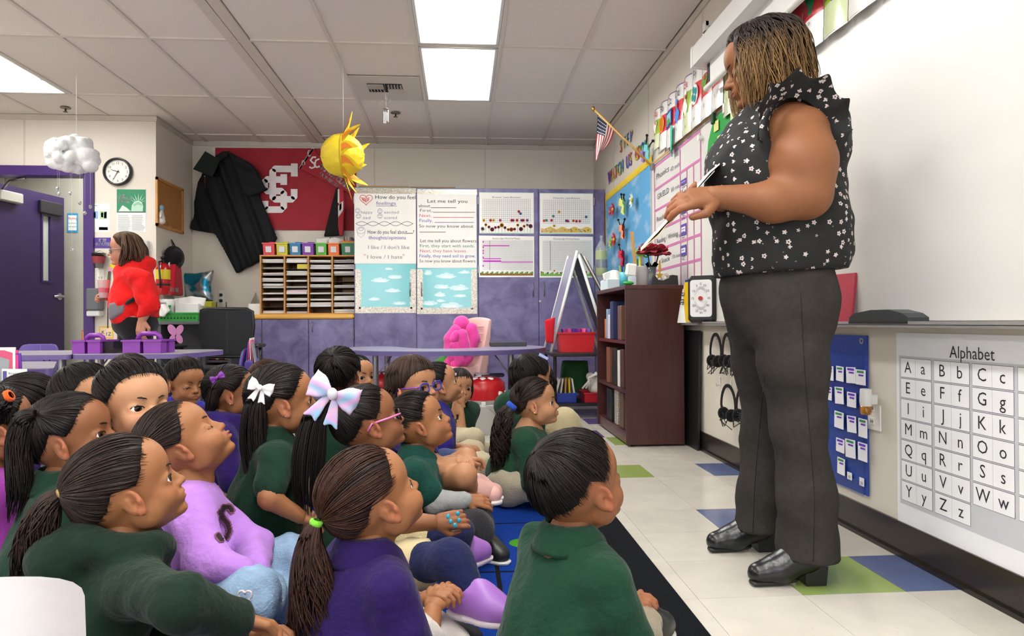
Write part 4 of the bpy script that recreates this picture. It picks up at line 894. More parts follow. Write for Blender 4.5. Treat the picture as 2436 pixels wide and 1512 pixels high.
for k,(x,c_)in enumerate(((-2.29,'#b03040'),(-2.25,'#d8d4cc'),(-2.21,'#8a2a34'),(-2.17,'#c9c23a'))):MB(). box((x,YK+.25,.44+.09),(.032,.3,.17),c_,b=.004). build('snack_box',satin,label=['red','white','dark red','yellow'][k]+' small box on the shelf of the grey desk',cat='box',group='boxes on the desk shelf')
bz0,bz1=DZ+.001,U(420,743,Y=YK+.1). z;q0,q1=U(376,760,Y=YK+.1). x,U(478,760,Y=YK+.1). x
e=thing('green_basket','green plastic basket with holes on the grey desk','basket',((q0+q1)/2,YK+.25,DZ));mb=bin_mesh(q0,q1,YK+.05,YK+.45,bz0,bz1,'#2e9a3c',tap=.93);mb. build('tub',binm,parent=e)
hl=MB()
for k in range(11):
 x=q0+.045+k*(q1-q0-.09)/10
 for z in (.35,.62):hl. box((x,YK+.062,bz0+(bz1-bz0)*z),(.016,.004,.015),'#14521c')
hl. build('holes',matte,parent=e,kind='stuff')
def sits(name,lb,cat,x0,y0,x1,y1,Y,dep,col,m_=None,bev=.008,zb=None):
 a,b_=U(x0,y1,Y=Y),U(x1,y0,Y=Y);z0_=a. z if zb is None else zb;return MB(). bx((a. x,Y,z0_),(b_. x,Y+dep,b_. z),col,bev=bev). build(name,m_ or satin,label=lb,cat=cat)
e=thing('paper_towel_box','white box with a grey window standing in the green basket','box',U(393,743,Y=YK+.12));a,b_=U(372,740,Y=YK+.12),U(413,711,Y=YK+.12);MB(). bx((a. x,YK+.12,DZ+.015),(b_. x,YK+.3,b_. z),'#e6e8e6',bev=.008). build('box',paper,parent=e);MB(). bx((a. x+.03,YK+.117,a. z+.02),(a. x+.09,YK+.121,b_. z-.03),'#8a8f92'). build('window',satin,parent=e)
q=U(416,740,Y=YK+.36);e=thing('wipes_tub','white wipes canister with coloured label behind the tissue box','tub',(q. x,YK+.36,DZ+.01));MB(). lathe([(0,0),(.045,0),(.047,.17),(.04,.175),(.04,.2),(0,.2)],(q. x,YK+.36,DZ+.01),20,'#e9ebec'). build('canister',satin,parent=e);MB(). lathe([(.0475,.04),(.0478,.12)],(q. x,YK+.36,DZ+.01),20,'#3a6ab0'). build('label_band',paper,parent=e)
q=U(408,742,Y=YK+.14);MB(). lathe([(0,0),(.016,0),(.016,.08),(.006,.1),(.006,.12),(.012,.125),(.012,.14),(0,.14)],(q. x,YK+.1,DZ+.01),14,'#3aa050'). build('soap_bottle',satin,label='small green soap bottle in the basket',cat='bottle')
a,b_=U(416,742,Y=YK+.1),U(472,716,Y=YK+.1);e=thing('tissue_box','white tissue box with a pulled tissue in the green basket','tissues',((a. x+b_. x)/2,YK+.2,DZ+.01));MB(). bx((a. x,YK+.1,DZ+.01),(b_. x,YK+.22,b_. z-.02),'#e9eaea',bev=.006). build('box',paper,parent=e)
V_,Q_=relief([(-.16,-.02),(.14,-.03),(.16,.05),(.02,.07),(-.14,.045)],((a. x+b_. x)/2,YK+.16,b_. z-.02),UB,VB,.02,.008,fold=lambda X,Y_:.012*np. sin(X*50));MB(). np(V_,Q_,'#eeeeec'). build('tissue',paper,parent=e)
V_,Q_=relief([(-.07,-.05),(.02,-.06),(.07,.0),(.03,.06),(-.05,.05)],U(386,738,Y=YK+.02),UB,VB,.03,.007,fold=lambda X,Y_:.012*np. sin(X*60+Y_*30));MB(). np(V_,Q_,'#f0f0ee'). build('crumpled_tissue',paper,label='crumpled white tissue hanging over the green basket',cat='tissue')
# sequin pillow
m,nt,b=nodes('sequins');L=nt. links. new;tc=N(nt,'ShaderNodeNewGeometry');vo=N(nt,'ShaderNodeTexVoronoi',i_Scale=95.);L(tc. outputs['Position'],vo. inputs['Vector'])
no=N(nt,'ShaderNodeTexNoise',i_Scale=7.,i_Detail=2.);L(tc. outputs['Position'],no. inputs['Vector']);cr=N(nt,'ShaderNodeValToRGB');cr. color_ramp. elements[0]. position=.5;cr. color_ramp. elements[0]. color=(*hx('#1f7f9c'),1);cr. color_ramp. elements[1]. position=.58;cr. color_ramp. elements[1]. color=(*hx('#b9bfc4'),1);L(no. outputs['Fac'],cr. inputs[0]);L(cr. outputs[0],b. inputs['Base Color'])
b. inputs['Metallic']. default_value=.8;b. inputs['Roughness']. default_value=.25;nm=N(nt,'ShaderNodeBump',i_Strength=1.,i_Distance=.004);L(vo. outputs['Color'],nm. inputs['Height']);L(nm. outputs[0],b. inputs['Normal']);MATS['sequins']=m
o=U(470,682,Y=7.35);V_,Q_=relief(loc2([(433,648),(465,650),(509,642),(504,680),(507,718),(470,716),(442,716),(440,680)],o,7.35),o,UB,VB,.12,.011,puff=.11,r=.01);e=thing('sequin_pillow','blue and silver sequin pillow leaning on the back wall','pillow',o);MB(). np(V_,Q_,'#2a8aa8'). build('cushion',m,parent=e)
sits('yellow_box','yellow green box beside the sequin pillow','box',474,716,503,738,7.1,.15,'#b8b82e',zb=DZ+.001)
for k,px in enumerate((512,535)):
 q=U(px,734,Y=7.2);e=thing('walkie_talkie',['black walkie talkie charging beside the sequin pillow','black walkie talkie charging below the outlet'][k],'radio',(q. x,7.2,DZ if k==0 else DZ),'walkie talkies');z=DZ+.001;MB(). bx((q. x-.03,7.17,z),(q. x+.03,7.24,z+.03),'#1b1b1d',bev=.006). build('charger',satin,parent=e);MB(). bx((q. x-.022,7.19,z+.03),(q. x+.022,7.22,z+.12),'#202023',bev=.006). build('body',satin,parent=e);MB(). cyl((q. x+.012,7.205,z+.12),(q. x+.012,7.205,z+.19),.006,.004,8,'#17171a'). build('antenna',satin,parent=e)
MB(). bx((-2.10,7.0,DZ-.03),(-2.03,YB-.03,DZ),'#55565c'). build('desk_leaf',satin,label='grey desk extension below the wall outlet',cat='desk')
a,b_=U(520,732,Y=YB),U(534,691,Y=YB);e=thing('wall_outlet','white outlet plate with black plugs on the back wall','outlet',((a. x+b_. x)/2,YB,a. z));MB(). bx((a. x,YB-.006,a. z+.04),(b_. x,YB-.001,b_. z),'#e6e4de',bev=.002). build('plate',satin,parent=e)
for dz in (.06,.12):MB(). bx(((a. x+b_. x)/2-.014,YB-.03,a. z+dz),((a. x+b_. x)/2+.014,YB-.006,a. z+dz+.03),'#1a1a1c',bev=.004). build('plug',satin,parent=e)
# ---- black mesh office chair
YO=6.05;oc=U(545,870,Y=YO);oz=U(545,858,Y=YO). z
e=thing('office_chair','black mesh office chair in front of the purple base cabinet','chair',(oc. x,YO,0))
bo=loc2([(482,738),(495,734),(590,735),(603,741),(606,775),(600,830),(588,848),(500,848),(487,830),(481,775)],(oc. x,YO,oz),YO)
V_,Q_=relief(bo,(oc. x,YO-.03,oz),UB,VB,.03,.012,fold=lambda X,Y_:.25*X**2);MB(). np(V_,Q_,'#1e2126'). build('back_mesh',mat('chair_mesh',.8,var=.2,vs=200,bump=.4,bs=400),parent=e)
MB(). tube([Vector((oc. x+p[0],YO-.04+.25*p[0]**2,oz+p[1]))for p in bo],.014,8,'#101113',closed=True). build('back_frame',satin,parent=e)
V_,Q_=relief([(-.25,-.25),(.25,-.25),(.24,.22),(-.24,.22)],(oc. x,YO-.25,oz-.07),(1,0,0),(0,1,0),.08,.014,r=.03);MB(). np(V_,Q_,'#17191c'). build('seat',cloth,parent=e)
for s_ in (-1,1):MB(). tube([(oc. x+s_*.24,YO-.2,oz-.1),(oc. x+s_*.3,YO-.2,oz-.08),(oc. x+s_*.31,YO-.2,oz+.12)],.016,8,'#17181a'). box((oc. x+s_*.31,YO-.26,oz+.135),(.07,.24,.03),'#141517',b=.012). build('armrest',satin,parent=e)
MB(). cyl((oc. x,YO-.22,.08),(oc. x,YO-.22,oz-.1),.03,n=12,col='#1a1a1c'). build('column',satin,parent=e)
for k in range(5):
 a_=2*PI*k/5+.3;MB(). tube([(oc. x,YO-.22,.1),(oc. x+.28*math. cos(a_),YO-.22+.28*math. sin(a_),.06)],[.025,.016],8,'#161618'). build('base_leg',satin,parent=e);MB(). cyl((oc. x+.28*math. cos(a_)-.012,YO-.22+.28*math. sin(a_),.031),(oc. x+.28*math. cos(a_)+.012,YO-.22+.28*math. sin(a_),.031),.03,n=12,col='#101012'). build('caster',satin,parent=e)
 # ---- low tables
TZ=.585;topm=mat('table_laminate',.3,var=.03,vs=40)
def low_table(lb,outline,z=TZ,legs=(),edge='#6b5a94',top='#a9a4b0',th=.03,brace=True):
 xs=[p[0]for p in outline];ys=[p[1]for p in outline];o_=(sum(xs)/len(xs),sum(ys)/len(ys),0)
 e_=thing('low_table',lb,'table',o_,'low classroom tables')
 MB(). prism([(p[0],p[1])for p in outline],(0,0,z),(1,0,0),(0,1,0),.004,top). build('tabletop',topm,parent=e_)
 MB(). prism([(p[0],p[1])for p in outline],(0,0,z-.0042),(1,0,0),(0,1,0),th,edge). build('edge_band',topm,parent=e_)
 for (x,y)in legs:
  l_=MB(). cyl((x,y,.28),(x,y,z-.035),.022,n=14,col='#9a9aa0'). cyl((x,y,.02),(x,y,.29),.018,n=14,col='#b5b5b8'). cyl((x,y,.0),(x,y,.022),.024,n=12,col='#3a3a3c'). build('leg',metal,parent=e_)
  if brace:dx_=.12 if x<o_[0]else -.12;MB(). tube([(x,y,z-.2),(x+dx_,y,z-.035)],.005,6,'#8f8f94'). build('brace',metal,parent=l_)
 return e_
def rnd(pts,r,n=5):
 """round the corners of an outline"""
 out=[];m_=len(pts)
 for i in range(m_):
  p=Vector(pts[i]);a_=(Vector(pts[i-1])-p);b__=(Vector(pts[(i+1)%m_])-p);rr=min(r,a_. length*.45,b__. length*.45);a_=p+a_. normalized()*rr;b__=p+b__. normalized()*rr
  for k in range(n+1):t_=k/n;q_=a_*(1-t_)**2+p*2*t_*(1-t_)+b__*t_**2;out. append((q_. x,q_. y))
 return out
P2=lambda px,py,z=TZ:tuple(U(px,py,Z=z)[:2])
yb_,yf_=5.45,4.72
xm=U(172,830,Z=TZ). x
def xat(px,y):return U(px,830,Y=y). x
low_table('grey topped low table carrying the two purple caddies',rnd([(xat(172,yf_),yf_),(xat(437,yf_),yf_),(xat(535,5.3),5.3),(xat(500,yb_),yb_),(xat(190,yb_),yb_)],.05),legs=((xat(212,4.85),4.85),(xat(425,4.9),4.9),(xat(470,5.3),5.3),(xat(240,5.35),5.35)))
low_table('grey topped low table below the purple door, carrying nothing',rnd([(xat(-260,yf_),yf_),(xat(170,yf_),yf_),(xat(189,yb_),yb_),(xat(-120,yb_),yb_)],.05),legs=((xat(147,4.85),4.85),(xat(-200,4.85),4.85),(xat(150,5.35),5.35)))
low_table('grey low table standing before the purple chair with folders',rnd([(xat(-300,3.25),3.25),(xat(128,3.25),3.25),(xat(135,3.85),3.85),(xat(-260,3.85),3.85)],.06),legs=((xat(100,3.4),3.4),(xat(108,3.75),3.75)))
low_table('grey topped low table with dark edge beside the green hoodie',rnd([(-.95,.05),(-.02,.05),(-.29,.565),(-.95,.565)],.05),legs=((-.16,.12),(-.38,.48),(-.87,.12),(-.87,.48)),z=.585,edge='#3d2f4c',top='#8d898c',th=.034,brace=False)
# kidney table
yc,xc=5.4,(xat(808,5.3)+xat(1305,5.2))/2;hw=(xat(1303,5.2)-xat(808,5.3))/2
kp=[]
for i in range(40):
 t_=PI+PI*i/39;kp. append((xc+hw*math. cos(t_),yc+.66*math. sin(t_)))
kp+=[(xc+hw*.985,yc+.2),(xc+hw*.9,yc+.36),(xc+hw*.72,yc+.42),(xc+hw*.56,yc+.36),(xc+hw*.47,yc+.22)]
for i in range(11):t_=-.1*PI-.8*PI*i/10;kp. append((xc+hw*.4*math. cos(t_),yc+.16+.36*math. sin(t_)))
kp+=[(xc-hw*.47,yc+.22),(xc-hw*.56,yc+.36),(xc-hw*.72,yc+.42),(xc-hw*.9,yc+.36),(xc-hw*.985,yc+.2)]
low_table('purple edged kidney table in front of the pink chair',kp,legs=((xat(893,5.05),5.05),(xat(920,5.4),5.45),(xat(1215,5.05),5.05),(xat(1248,5.4),5.5)),top='#8c86a4',edge='#5f5488')
sits('grey_laptop','closed dark laptop on the kidney table behind the plush flower','laptop',1166,813,1253,819,5.52,.2,'#2b2b33',zb=TZ+.001,bev=.003)
# ---- purple student chairs
chairm=mat('chair_shell',.4,var=.05)
def student_chair(lb,x,y,rz,sack=None):
 e_=thing('student_chair',lb,'chair',(x,y,0),'purple student chairs');R=Matrix. Rotation(rz,4,'Z');T_=Matrix. Translation((x,y,0))@R
 def mk(V_,Q_,col,nm__,m_):
  V_=[T_@Vector(v)for v in V_];return MB(). np(V_,Q_,col). build(nm__,m_,parent=e_)
 V_,Q_=relief(rnd([(-.165,0),(.165,0),(.155,.25),(-.155,.25)],.07),(0,.19,.37),(1,0,0),(0,.1,1),.02,.012,fold=lambda X,Y_:.9*X**2-.15*Y_**2*0);mk(V_,Q_,'#5a4a94','backrest',chairm)
 V_,Q_=relief(rnd([(-.2,-.19),(.2,-.19),(.2,.19),(-.2,.19)],.06),(0,0,.345),(1,0,0),(0,1,0),.02,.013,fold=lambda X,Y_:.5*X**2);mk(V_,Q_,'#5a4a94','seat',chairm)
 for sx_ in (-1,1):
  for sy_ in (-1,1):
   mb=MB();mb. M=T_;mb. tube([(sx_*.15,sy_*.12,.335),(sx_*.2,sy_*.19,0)],.011,8,'#9b9ba0');mb. build('leg',metal,parent=e_)
 if sack:
  s_=thing('seat_sack',sack,'sack',(x,y,.3),'purple seat sacks');mb=MB()
  V_,Q_=relief(rnd([(-.19,-.3),(.19,-.3),(.2,.05),(-.2,.05)],.03),(0,.235,.5),(1,0,0),(0,0,1),.05,.013);V_=[T_@Vector(v)for v in V_];MB(). np(V_,Q_,'#4c3f86'). build('pouch',cloth,parent=s_)
  for k,c_ in enumerate(('#6a2fa0','#d83a86','#e8e4e0','#c9406a','#8a8d90')):
   mb=MB();mb. M=T_;mb. box((-.02+.01*k,.235+.009*k-.018,.56+.012*(2-abs(k-2))),(.3,.005,.2),c_,rot=(.06*k-.1,0,.02*k));mb. build('folder',satin,parent=s_)
 return e_
student_chair('purple student chair behind the door-side table',xat(58,5.8),5.8,0)
student_chair('purple student chair pushed in below the two purple caddies',xat(292,5.8),5.8,0,None)
student_chair('purple student chair with a white name paper',xat(2,3.2),3.28,PI,'purple seat sack with stacked folders on the chair with the name paper')
student_chair('purple student chair with folders at the end of the caddy table',xat(505,4.6),4.62,-PI/2*.9,'purple seat sack with pink and purple folders behind the boys')
sh_,o_=sheet(5,877,65,909,Y=3.02,col='#e6e4e6');e=thing('name_paper','white name paper taped to the purple chair','paper',o_);sh_. build('sheet',paper,parent=e)
t=MB();wr(t,'Rosemary',22,890,5,'#77757c',34,Y=3.02,off=.004);lines(t,U(22,896,Y=2.8),UB,VB,.06,4,.007,.0015,'#8a8890',off=.004,seed=4);rect(t,8,882,17,904,'#5a5294',Y=3.02,off=.004);t. build('print',matte,parent=e,kind='stuff')
for k,(c_,dz,r_)in enumerate((('#5a3a9a',0,.03),('#b04a6a',.012,-.02),('#2f6a4a',.02,.05),('#d8d4d0',.03,.0),('#1f4a36',.04,-.04))):
 p=U(45,940-k*5,Y=2.95);MB(). box((p. x,2.95,p. z),(.2,.22,.008),c_,rot=(.1,r_,r_*3)). build('folder',satin,label=['purple','rose','green','white','dark green'][k]+' folder lying in the pile beside the name paper',cat='folder',group='folders in the pile')
for k,(c_,dz)in enumerate((('#7a3ab0',0),('#d83a86',.012),('#2f7a3a',-.03))):
 p=U(290,880,Y=5.72);MB(). box((p. x,5.72,.362+(2-k)*.016),(.24,.2,.014),c_,rot=(0,.03*k,0)). build('folder',satin,label=['purple','pink','green'][k]+' folder behind the girl with the white hair clip',cat='folder',group='folders behind the girl with the clip')
 # ---- caddies on the table
def caddy(lb,px0,px1,y,zt,handle_h,col='#8a3aa8'):
 x0,x1=xat(px0,y),xat(px1,y);e_=thing('supply_caddy',lb,'caddy',((x0+x1)/2,y+.1,TZ),'purple supply caddies');n_=2
 w_=(x1-x0)/n_
 for k in range(n_):bin_mesh(x0+k*w_+.002,x0+(k+1)*w_-.002,y,y+.11,TZ+.001,TZ+zt,col,tap=.85). build('compartment',binm,parent=e_);bin_mesh(x0+k*w_+.002,x0+(k+1)*w_-.002,y+.135,y+.245,TZ+.001,TZ+zt,col,tap=.85). build('compartment',binm,parent=e_)
 MB(). bx((x0+.01,y+.105,TZ+zt-.012),(x1-.01,y+.14,TZ+zt),col). build('bridge',binm,parent=e_)
 xm_=(x0+x1)/2;hw_=(x1-x0)*.30;MB(). tube([(xm_-hw_,y+.122,TZ+zt-.01),(xm_-hw_*.85,y+.122,TZ+zt+handle_h*.6),(xm_-hw_*.55,y+.122,TZ+zt+handle_h),(xm_+hw_*.55,y+.122,TZ+zt+handle_h),(xm_+hw_*.85,y+.122,TZ+zt+handle_h*.6),(xm_+hw_,y+.122,TZ+zt-.01)],.016,8,col). build('handle',binm,parent=e_)
 return e_
caddy('purple plastic supply caddy beside the dark clear box',166,240,4.78,.088,.03);caddy('purple plastic supply caddy with a tall handle before the woman',286,385,4.76,.088,.04)
x0,x1=xat(243,4.9),xat(284,4.9);e=thing('clear_box','dark clear plastic box between the two purple caddies','box',((x0+x1)/2,4.9,TZ));bin_mesh(x0,x1,4.82,4.98,TZ+.001,TZ+.078,'#2b2a2e',tap=.95,rim=.003). build('tub',mat('smoked_plastic',.15,alpha=.75,var=0),parent=e);MB(). bx((x0+.01,4.84,TZ+.006),(x1-.01,4.96,TZ+.03),'#a8702a',bev=.004). build('contents',satin,parent=e)
# ================================================================== RIGHT WALL
def xr(mb,s,px,py,hpx,col,wpx=None,X=XW,off=.004,**k):
 """lettering on the right wall: height and width measured in photo pixels at that spot"""
 o=U(px,py,X=X);k1=o. y/FPX;w_=None if wpx is None else abs(U(px+wpx,py,X=X). y-o. y);text(mb,s,o,UR,VR,hpx*k1,col,w=w_,off=off,**k)
def rq(mb,y0,y1,z0,z1,col,off=.003,X=XW):mb. quad([(X-off,y0,z0),(X-off,y1,z0),(X-off,y1,z1),(X-off,y0,z1)][::-1],col)
def rsheet(name,lb,cat,y0,y1,z0,z1,col,th=.002,off=.003,m_=None,X=XW,part='sheet',group=None):
 """flat thing on the wall from its far edge y0 to its near edge y1"""
 e_=thing(name,lb,cat,(X,(y0+y1)/2,z0),group);MB(). bx((X-off-th,y1,z0),(X-off,y0,z1),col). build(part,m_ or paper,parent=e_);return e_
 # whiteboard, rail, tray
WB0,WB1,WZ0,WZ1=5.185,-.6,.775,1.93
e=thing('whiteboard','long glossy whiteboard behind the teacher on the wall','whiteboard',(XW,2.3,WZ0))
MB(). bx((XW-.016,WB1,WZ0),(XW-.001,WB0,WZ1),'#dcdad6'). build('writing_surface',mat('porcelain_white',.27,var=.015,vs=2,spec=.2),parent=e)
MB(). bx((XW-.022,WB1,WZ1),(XW-.001,WB0+.01,WZ1+.028),'#c3c1bd'). bx((XW-.024,WB1,WZ1+.008),(XW-.021,WB0,WZ1+.022),'#c79a5a'). build('tack_rail',satin,parent=e)
MB(). bx((XW-.024,WB0,WZ0),(XW-.001,WB0+.015,WZ1),'#b9b7b3'). build('end_trim',satin,parent=e)
MB(). bx((XW-.085,WB1,WZ0-.022),(XW-.001,WB0,WZ0-.012),'#b5b4b1'). bx((XW-.085,WB1,WZ0-.014),(XW-.080,WB0,WZ0-.002),'#c4c3c0'). build('marker_tray',mat('tray_metal',.35,metal=.6,var=.03),parent=e)
XB=XW-.016
# schedule: tape lines and writing
TP='#c477a6';ty=[U(x,500,X=XB). y for x in (1558,1619,1635,1651,1668)];tz=[1.915,1.745,1.59,1.44,1.296,1.147]
for k,z in enumerate(tz):mb=MB();rq(mb,ty[0],ty[4],z-.009,z+.009,TP,X=XB,off=.0015);mb. build('washi_tape',paper,label=['topmost','second','third','fourth','fifth','lowest'][k]+' level pink striped tape line of the schedule',cat='tape',group='pink tape lines of the schedule')
for k,y in enumerate(ty):mb=MB();rq(mb,y+.008,y-.008,1.0 if k else 1.05,1.90 if k in (0,4)else (1.74 if k!=1 else 1.90),TP,X=XB,off=.0022);mb. build('washi_tape',paper,label=['first','second','third','fourth','last'][k]+' upright pink tape strip of the schedule from the cloud board',cat='tape',group='pink tape lines of the schedule')
wrt=thing('schedule_writing','grey marker writing of the daily schedule beside the cloud board','writing',(XB,4.8,1.1));t=MB()
for s_,x,y,h_,w_ in (('Phonics',1562,428,14,30),('40 min',1595,410,12,22),('GR/ELD',1564,475,13,28),('80 min',1597,458,12,20),('Read Aloud',1563,528,12,36),('Reading / Writing',1563,580,12,50),('1 hr',1612,566,10,8),('Snack',1574,625,11,20),('10 min',1600,615,10,18)):xr(t,s_,x,y,h_,'#8d8d95'if 'min'in s_ else '#5b5b66',w_,X=XB,off=.002)
t. build('handwriting',matte,parent=wrt)
for k,(ya,yb__)in enumerate(((418,446),(479,514),(526,565),(577,613))):
 a,b_=U(1621,yb__,X=XB),U(1634,ya,X=XB);e=rsheet('schedule_card',['purple framed card in the phonics row of the schedule','purple framed card in the reading aloud row of the schedule','purple framed card in the reading and writing row','purple framed card in the lowest row of the schedule'][k],'card',a. y,b_. y,a. z+.01,b_. z-.01,'#5d50a0',X=XB,off=.003,group='purple schedule cards');t=MB();rq(t,a. y-.015,b_. y+.015,a. z+.028,b_. z-.028,'#e6e6ee',off=.0055,X=XB);t. build('inner_sheet',paper,parent=e);t=MB();lines(t,(XB,a. y-.025,b_. z-.045),UR,VR,abs(a. y-b_. y)-.05,4,.018,.006,'#6a68a0',off=.006,seed=k);t. build('small_print',matte,parent=e,kind='stuff')
 # alphabet cards on the rail
cy=[5.06,4.91,4.735,4.56,4.385,4.215,4.04,3.865,3.69,3.515,3.34,3.165,2.99,2.815,2.64,2.465,2.29,2.115]
cards=[('A','a','#9ab83a','#d8e0b8','#c04a4a'),('B','b','#d8404a','#f0f0ee','#444'),('C','c','#d8404a','#f0f0ee','#444'),('D','d','#d8404a','#f0f0ee','#444'),('E','e','#9ab83a','#d8e0b8','#c04a4a'),('F','f','#d8404a','#f0f0ee','#444'),('G','g','#d8404a','#f0f0ee','#444'),('H','h','#d8404a','#f0f0ee','#444'),('I','i','#9ab83a','#d8e0b8','#c04a4a'),('J','j','#d8404a','#f0f0ee','#444'),('K','k','#d8404a','#f0f0ee','#444'),('L','l','#d8404a','#f0f0ee','#444'),('M','m','#b8303a','#f0f0ee','#444'),('N','n','#b8303a','#f0f0ee','#444'),('O','o','#9ab83a','#cfdcae','#c04a4a'),('P','p','#d8404a','#f0f0ee','#444'),('Q','q','#d8404a','#f0f0ee','#444')]
pic={'A':'#f0f0ea','B':'#f0962a','C':'#3a6ac0','D':'#4a8ad8','E':'#f4f2ec','F':'#2f8f8f','G':'#6a9a3a','H':'#b5893a','I':'#d8b060','N':'#1f7a4a','O':'#d88a3a'}
for i,(A_,a_,pc,cb,lc)in enumerate(cards):
 y0,y1=cy[i]-.003,cy[i+1]+.003;zb={0:2.02,1:1.975,2:1.95}. get(i,1.945 if i<8 else 1.865);zt_=2.30 if i<8 else 2.215;hgt=zt_-zb
 e=thing('alphabet_card',f'alphabet wall card for the letter {A_} above the whiteboard','card',(XW-.02,(y0+y1)/2,zb),'alphabet cards above the whiteboard');X0=XW-.026
 def bow(u,v,y0=y0,y1=y1,zb=zb,zt_=zt_):return Vector((X0-.012*math. sin(u*PI)-.012*(1-v),y0+(y1-y0)*u,zb+(zt_-zb)*v+.012*math. sin(u*PI)*(v-.5)))
 def band(lo,hi,off,col,u0=0.,u1=1.):return lambda u,v:bow(u0+(u1-u0)*u,lo+(hi-lo)*v)+Vector((-off,0,0))
 MB(). grid(band(0,1,0,0),6,4,'#f0f0ee'). build('sheet',filmm,parent=e)
 MB(). grid(band(.36,.72,.0015,0),6,3,pc). build('picture_band',filmm,parent=e);MB(). grid(band(.02,.36,.0013,0),6,2,cb). build('word_band',filmm,parent=e);MB(). grid(band(.985,1.,.0018,0),6,1,'#7a4a9a'). build('purple_edge',filmm,parent=e)
 t=MB();c0=bow(.5,.8);text(t,A_+a_,c0,UR,VR,.05,lc,off=.004,align='c');c0=bow(.5,.2)
 for s_,dz in {'N':(('n',.03),('kn_',-.02),('gn',-.07)),'O':(('o',.05),),'M':(('m',.0),),'E':(('e',.03),('_ee',-.03)),'F':(('f',.03),('ph',-.03)),'G':(('g',.0),),'H':(('h_',.0),)}. get(A_,((a_,0),)):text(t,s_,c0+Vector((0,0,dz)),UR,VR,.022,'#555',off=.004,align='c')
 t. build('lettering',matte,parent=e)
 if A_ in pic:
  q=bow(.5,.54)+Vector((-.004,0,0));pm=MB();w2=(y0-y1)/2*.72;h2=hgt*.17
  if A_ in 'BF':
   pm. prism([(w2*math. cos(t_),h2*math. sin(t_))for t_ in (2*PI*k/20 for k in range(20))],q,UR,VR,.001,'#e8e8e6'if A_=='F'else pic[A_])
   if A_=='F':
    for k in range(4):a2=k*PI/2+.4;pm. prism([(w2*.5*math. cos(a2)+w2*.36*math. cos(t_),h2*.5*math. sin(a2)+h2*.36*math. sin(t_))for t_ in (2*PI*j/10 for j in range(10))],q+Vector((-.002,0,0)),UR,VR,.001,pic[A_])
   else:
    for k in (-.4,0,.4):pm. prism([(w2*k-.002,-h2*.8),(w2*k+.002,-h2*.8),(w2*k*1.3+.002,h2*.8),(w2*k*1.3-.002,h2*.8)],q+Vector((-.002,0,0)),UR,VR,.001,'#5a2d12')
  elif A_=='C':pm. prism([(-w2,-h2),(w2,-h2*.8),(w2,h2),(-w2,h2*.8)],q,UR,VR,.001,'#2f4f9a'). prism([(-w2*.7,-h2*.7),(w2*.7,-h2*.55),(w2*.7,h2*.7),(-w2*.7,h2*.55)],q+Vector((-.002,0,0)),UR,VR,.001,'#8fc8d8'). prism([(-w2*.6,-h2*.6),(w2*.6,-h2*.6),(w2*.3,.0),(0,h2*.1),(-w2*.4,-h2*.1)],q+Vector((-.004,0,0)),UR,VR,.001,'#5a9a3a')
  else:pm. prism([(w2*(.55+.35*math. sin(3*t_+i))*math. cos(t_),h2*(1.1+.3*math. cos(2*t_+i))*math. sin(t_))for t_ in (2*PI*k/22 for k in range(22))],q,UR,VR,.001,pic[A_]);pm. prism([(w2*.2*math. cos(t_)+w2*.2,h2*.25*math. sin(t_)+h2*.6)for t_ in (2*PI*k/10 for k in range(10))],q+Vector((-.002,0,0)),UR,VR,.001,'#c83a2a')
  pm. build('picture',matte,parent=e)
a=U(1597,335,X=XW-.05);V_,Q_=relief([(-.05,-.1),(.05,-.07),(.06,.09),(-.03,.1)],a,UR,VR,.006,.006,fold=lambda X,Y_:.015*np. sin(X*40));MB(). np(V_,Q_,'#58c0a8'). build('teal_note',paper,label='teal paper note stuck below the C card',cat='note')
# cloud bulletin board
m,nt,b=nodes('sky_paper');L=nt. links. new;tc=N(nt,'ShaderNodeNewGeometry');mp=N(nt,'ShaderNodeMapping');mp. inputs['Scale']. default_value=(1,1.,2.4);L(tc. outputs['Position'],mp. inputs[0]);n1=N(nt,'ShaderNodeTexNoise',i_Scale=3.2,i_Detail=5.);L(mp. outputs[0],n1. inputs['Vector'])
cr=N(nt,'ShaderNodeValToRGB');cr. color_ramp. elements[0]. position=.5;cr. color_ramp. elements[0]. color=(*hx('#5aa3d4'),1);cr. color_ramp. elements[1]. position=.82;cr. color_ramp. elements[1]. color=(*hx('#cfe2ee'),1);L(n1. outputs['Fac'],cr. inputs[0]);L(cr. outputs[0],b. inputs['Base Color']);b. inputs['Roughness']. default_value=.6;MATS['sky_paper']=m
by0,by1=6.92,5.205;bz0,bz1=.98,1.985
e=rsheet('cloud_bulletin_board','blue sky bulletin board with paper butterflies beside the schedule','board',by0,by1,bz0,bz1,'#4a9ad0',th=.006,m_=m,part='paper')
bd=MB()
n_=44
for k in range(n_):y=by0+(by1-by0)*(k+.5)/n_;bd. prism([(.02*math. cos(t_),.02*math. sin(t_))for t_ in (2*PI*j/8 for j in range(8))],(XW-.012,y,bz1),UR,VR,.002,'#e2c23a')
bd. bx((XW-.0105,by1,bz1),(XW-.009,by0,bz1+.045),'#e6c94a'). bx((XW-.0105,by1,bz0),(XW-.009,by1+.03,bz1),'#d8c070'). bx((XW-.0105,by0-.03,bz0),(XW-.009,by0,bz1),'#d0b040'). build('scalloped_border',paper,parent=e)
def sty(px,py,dx=.02):return U(px,py,X=XW-dx)
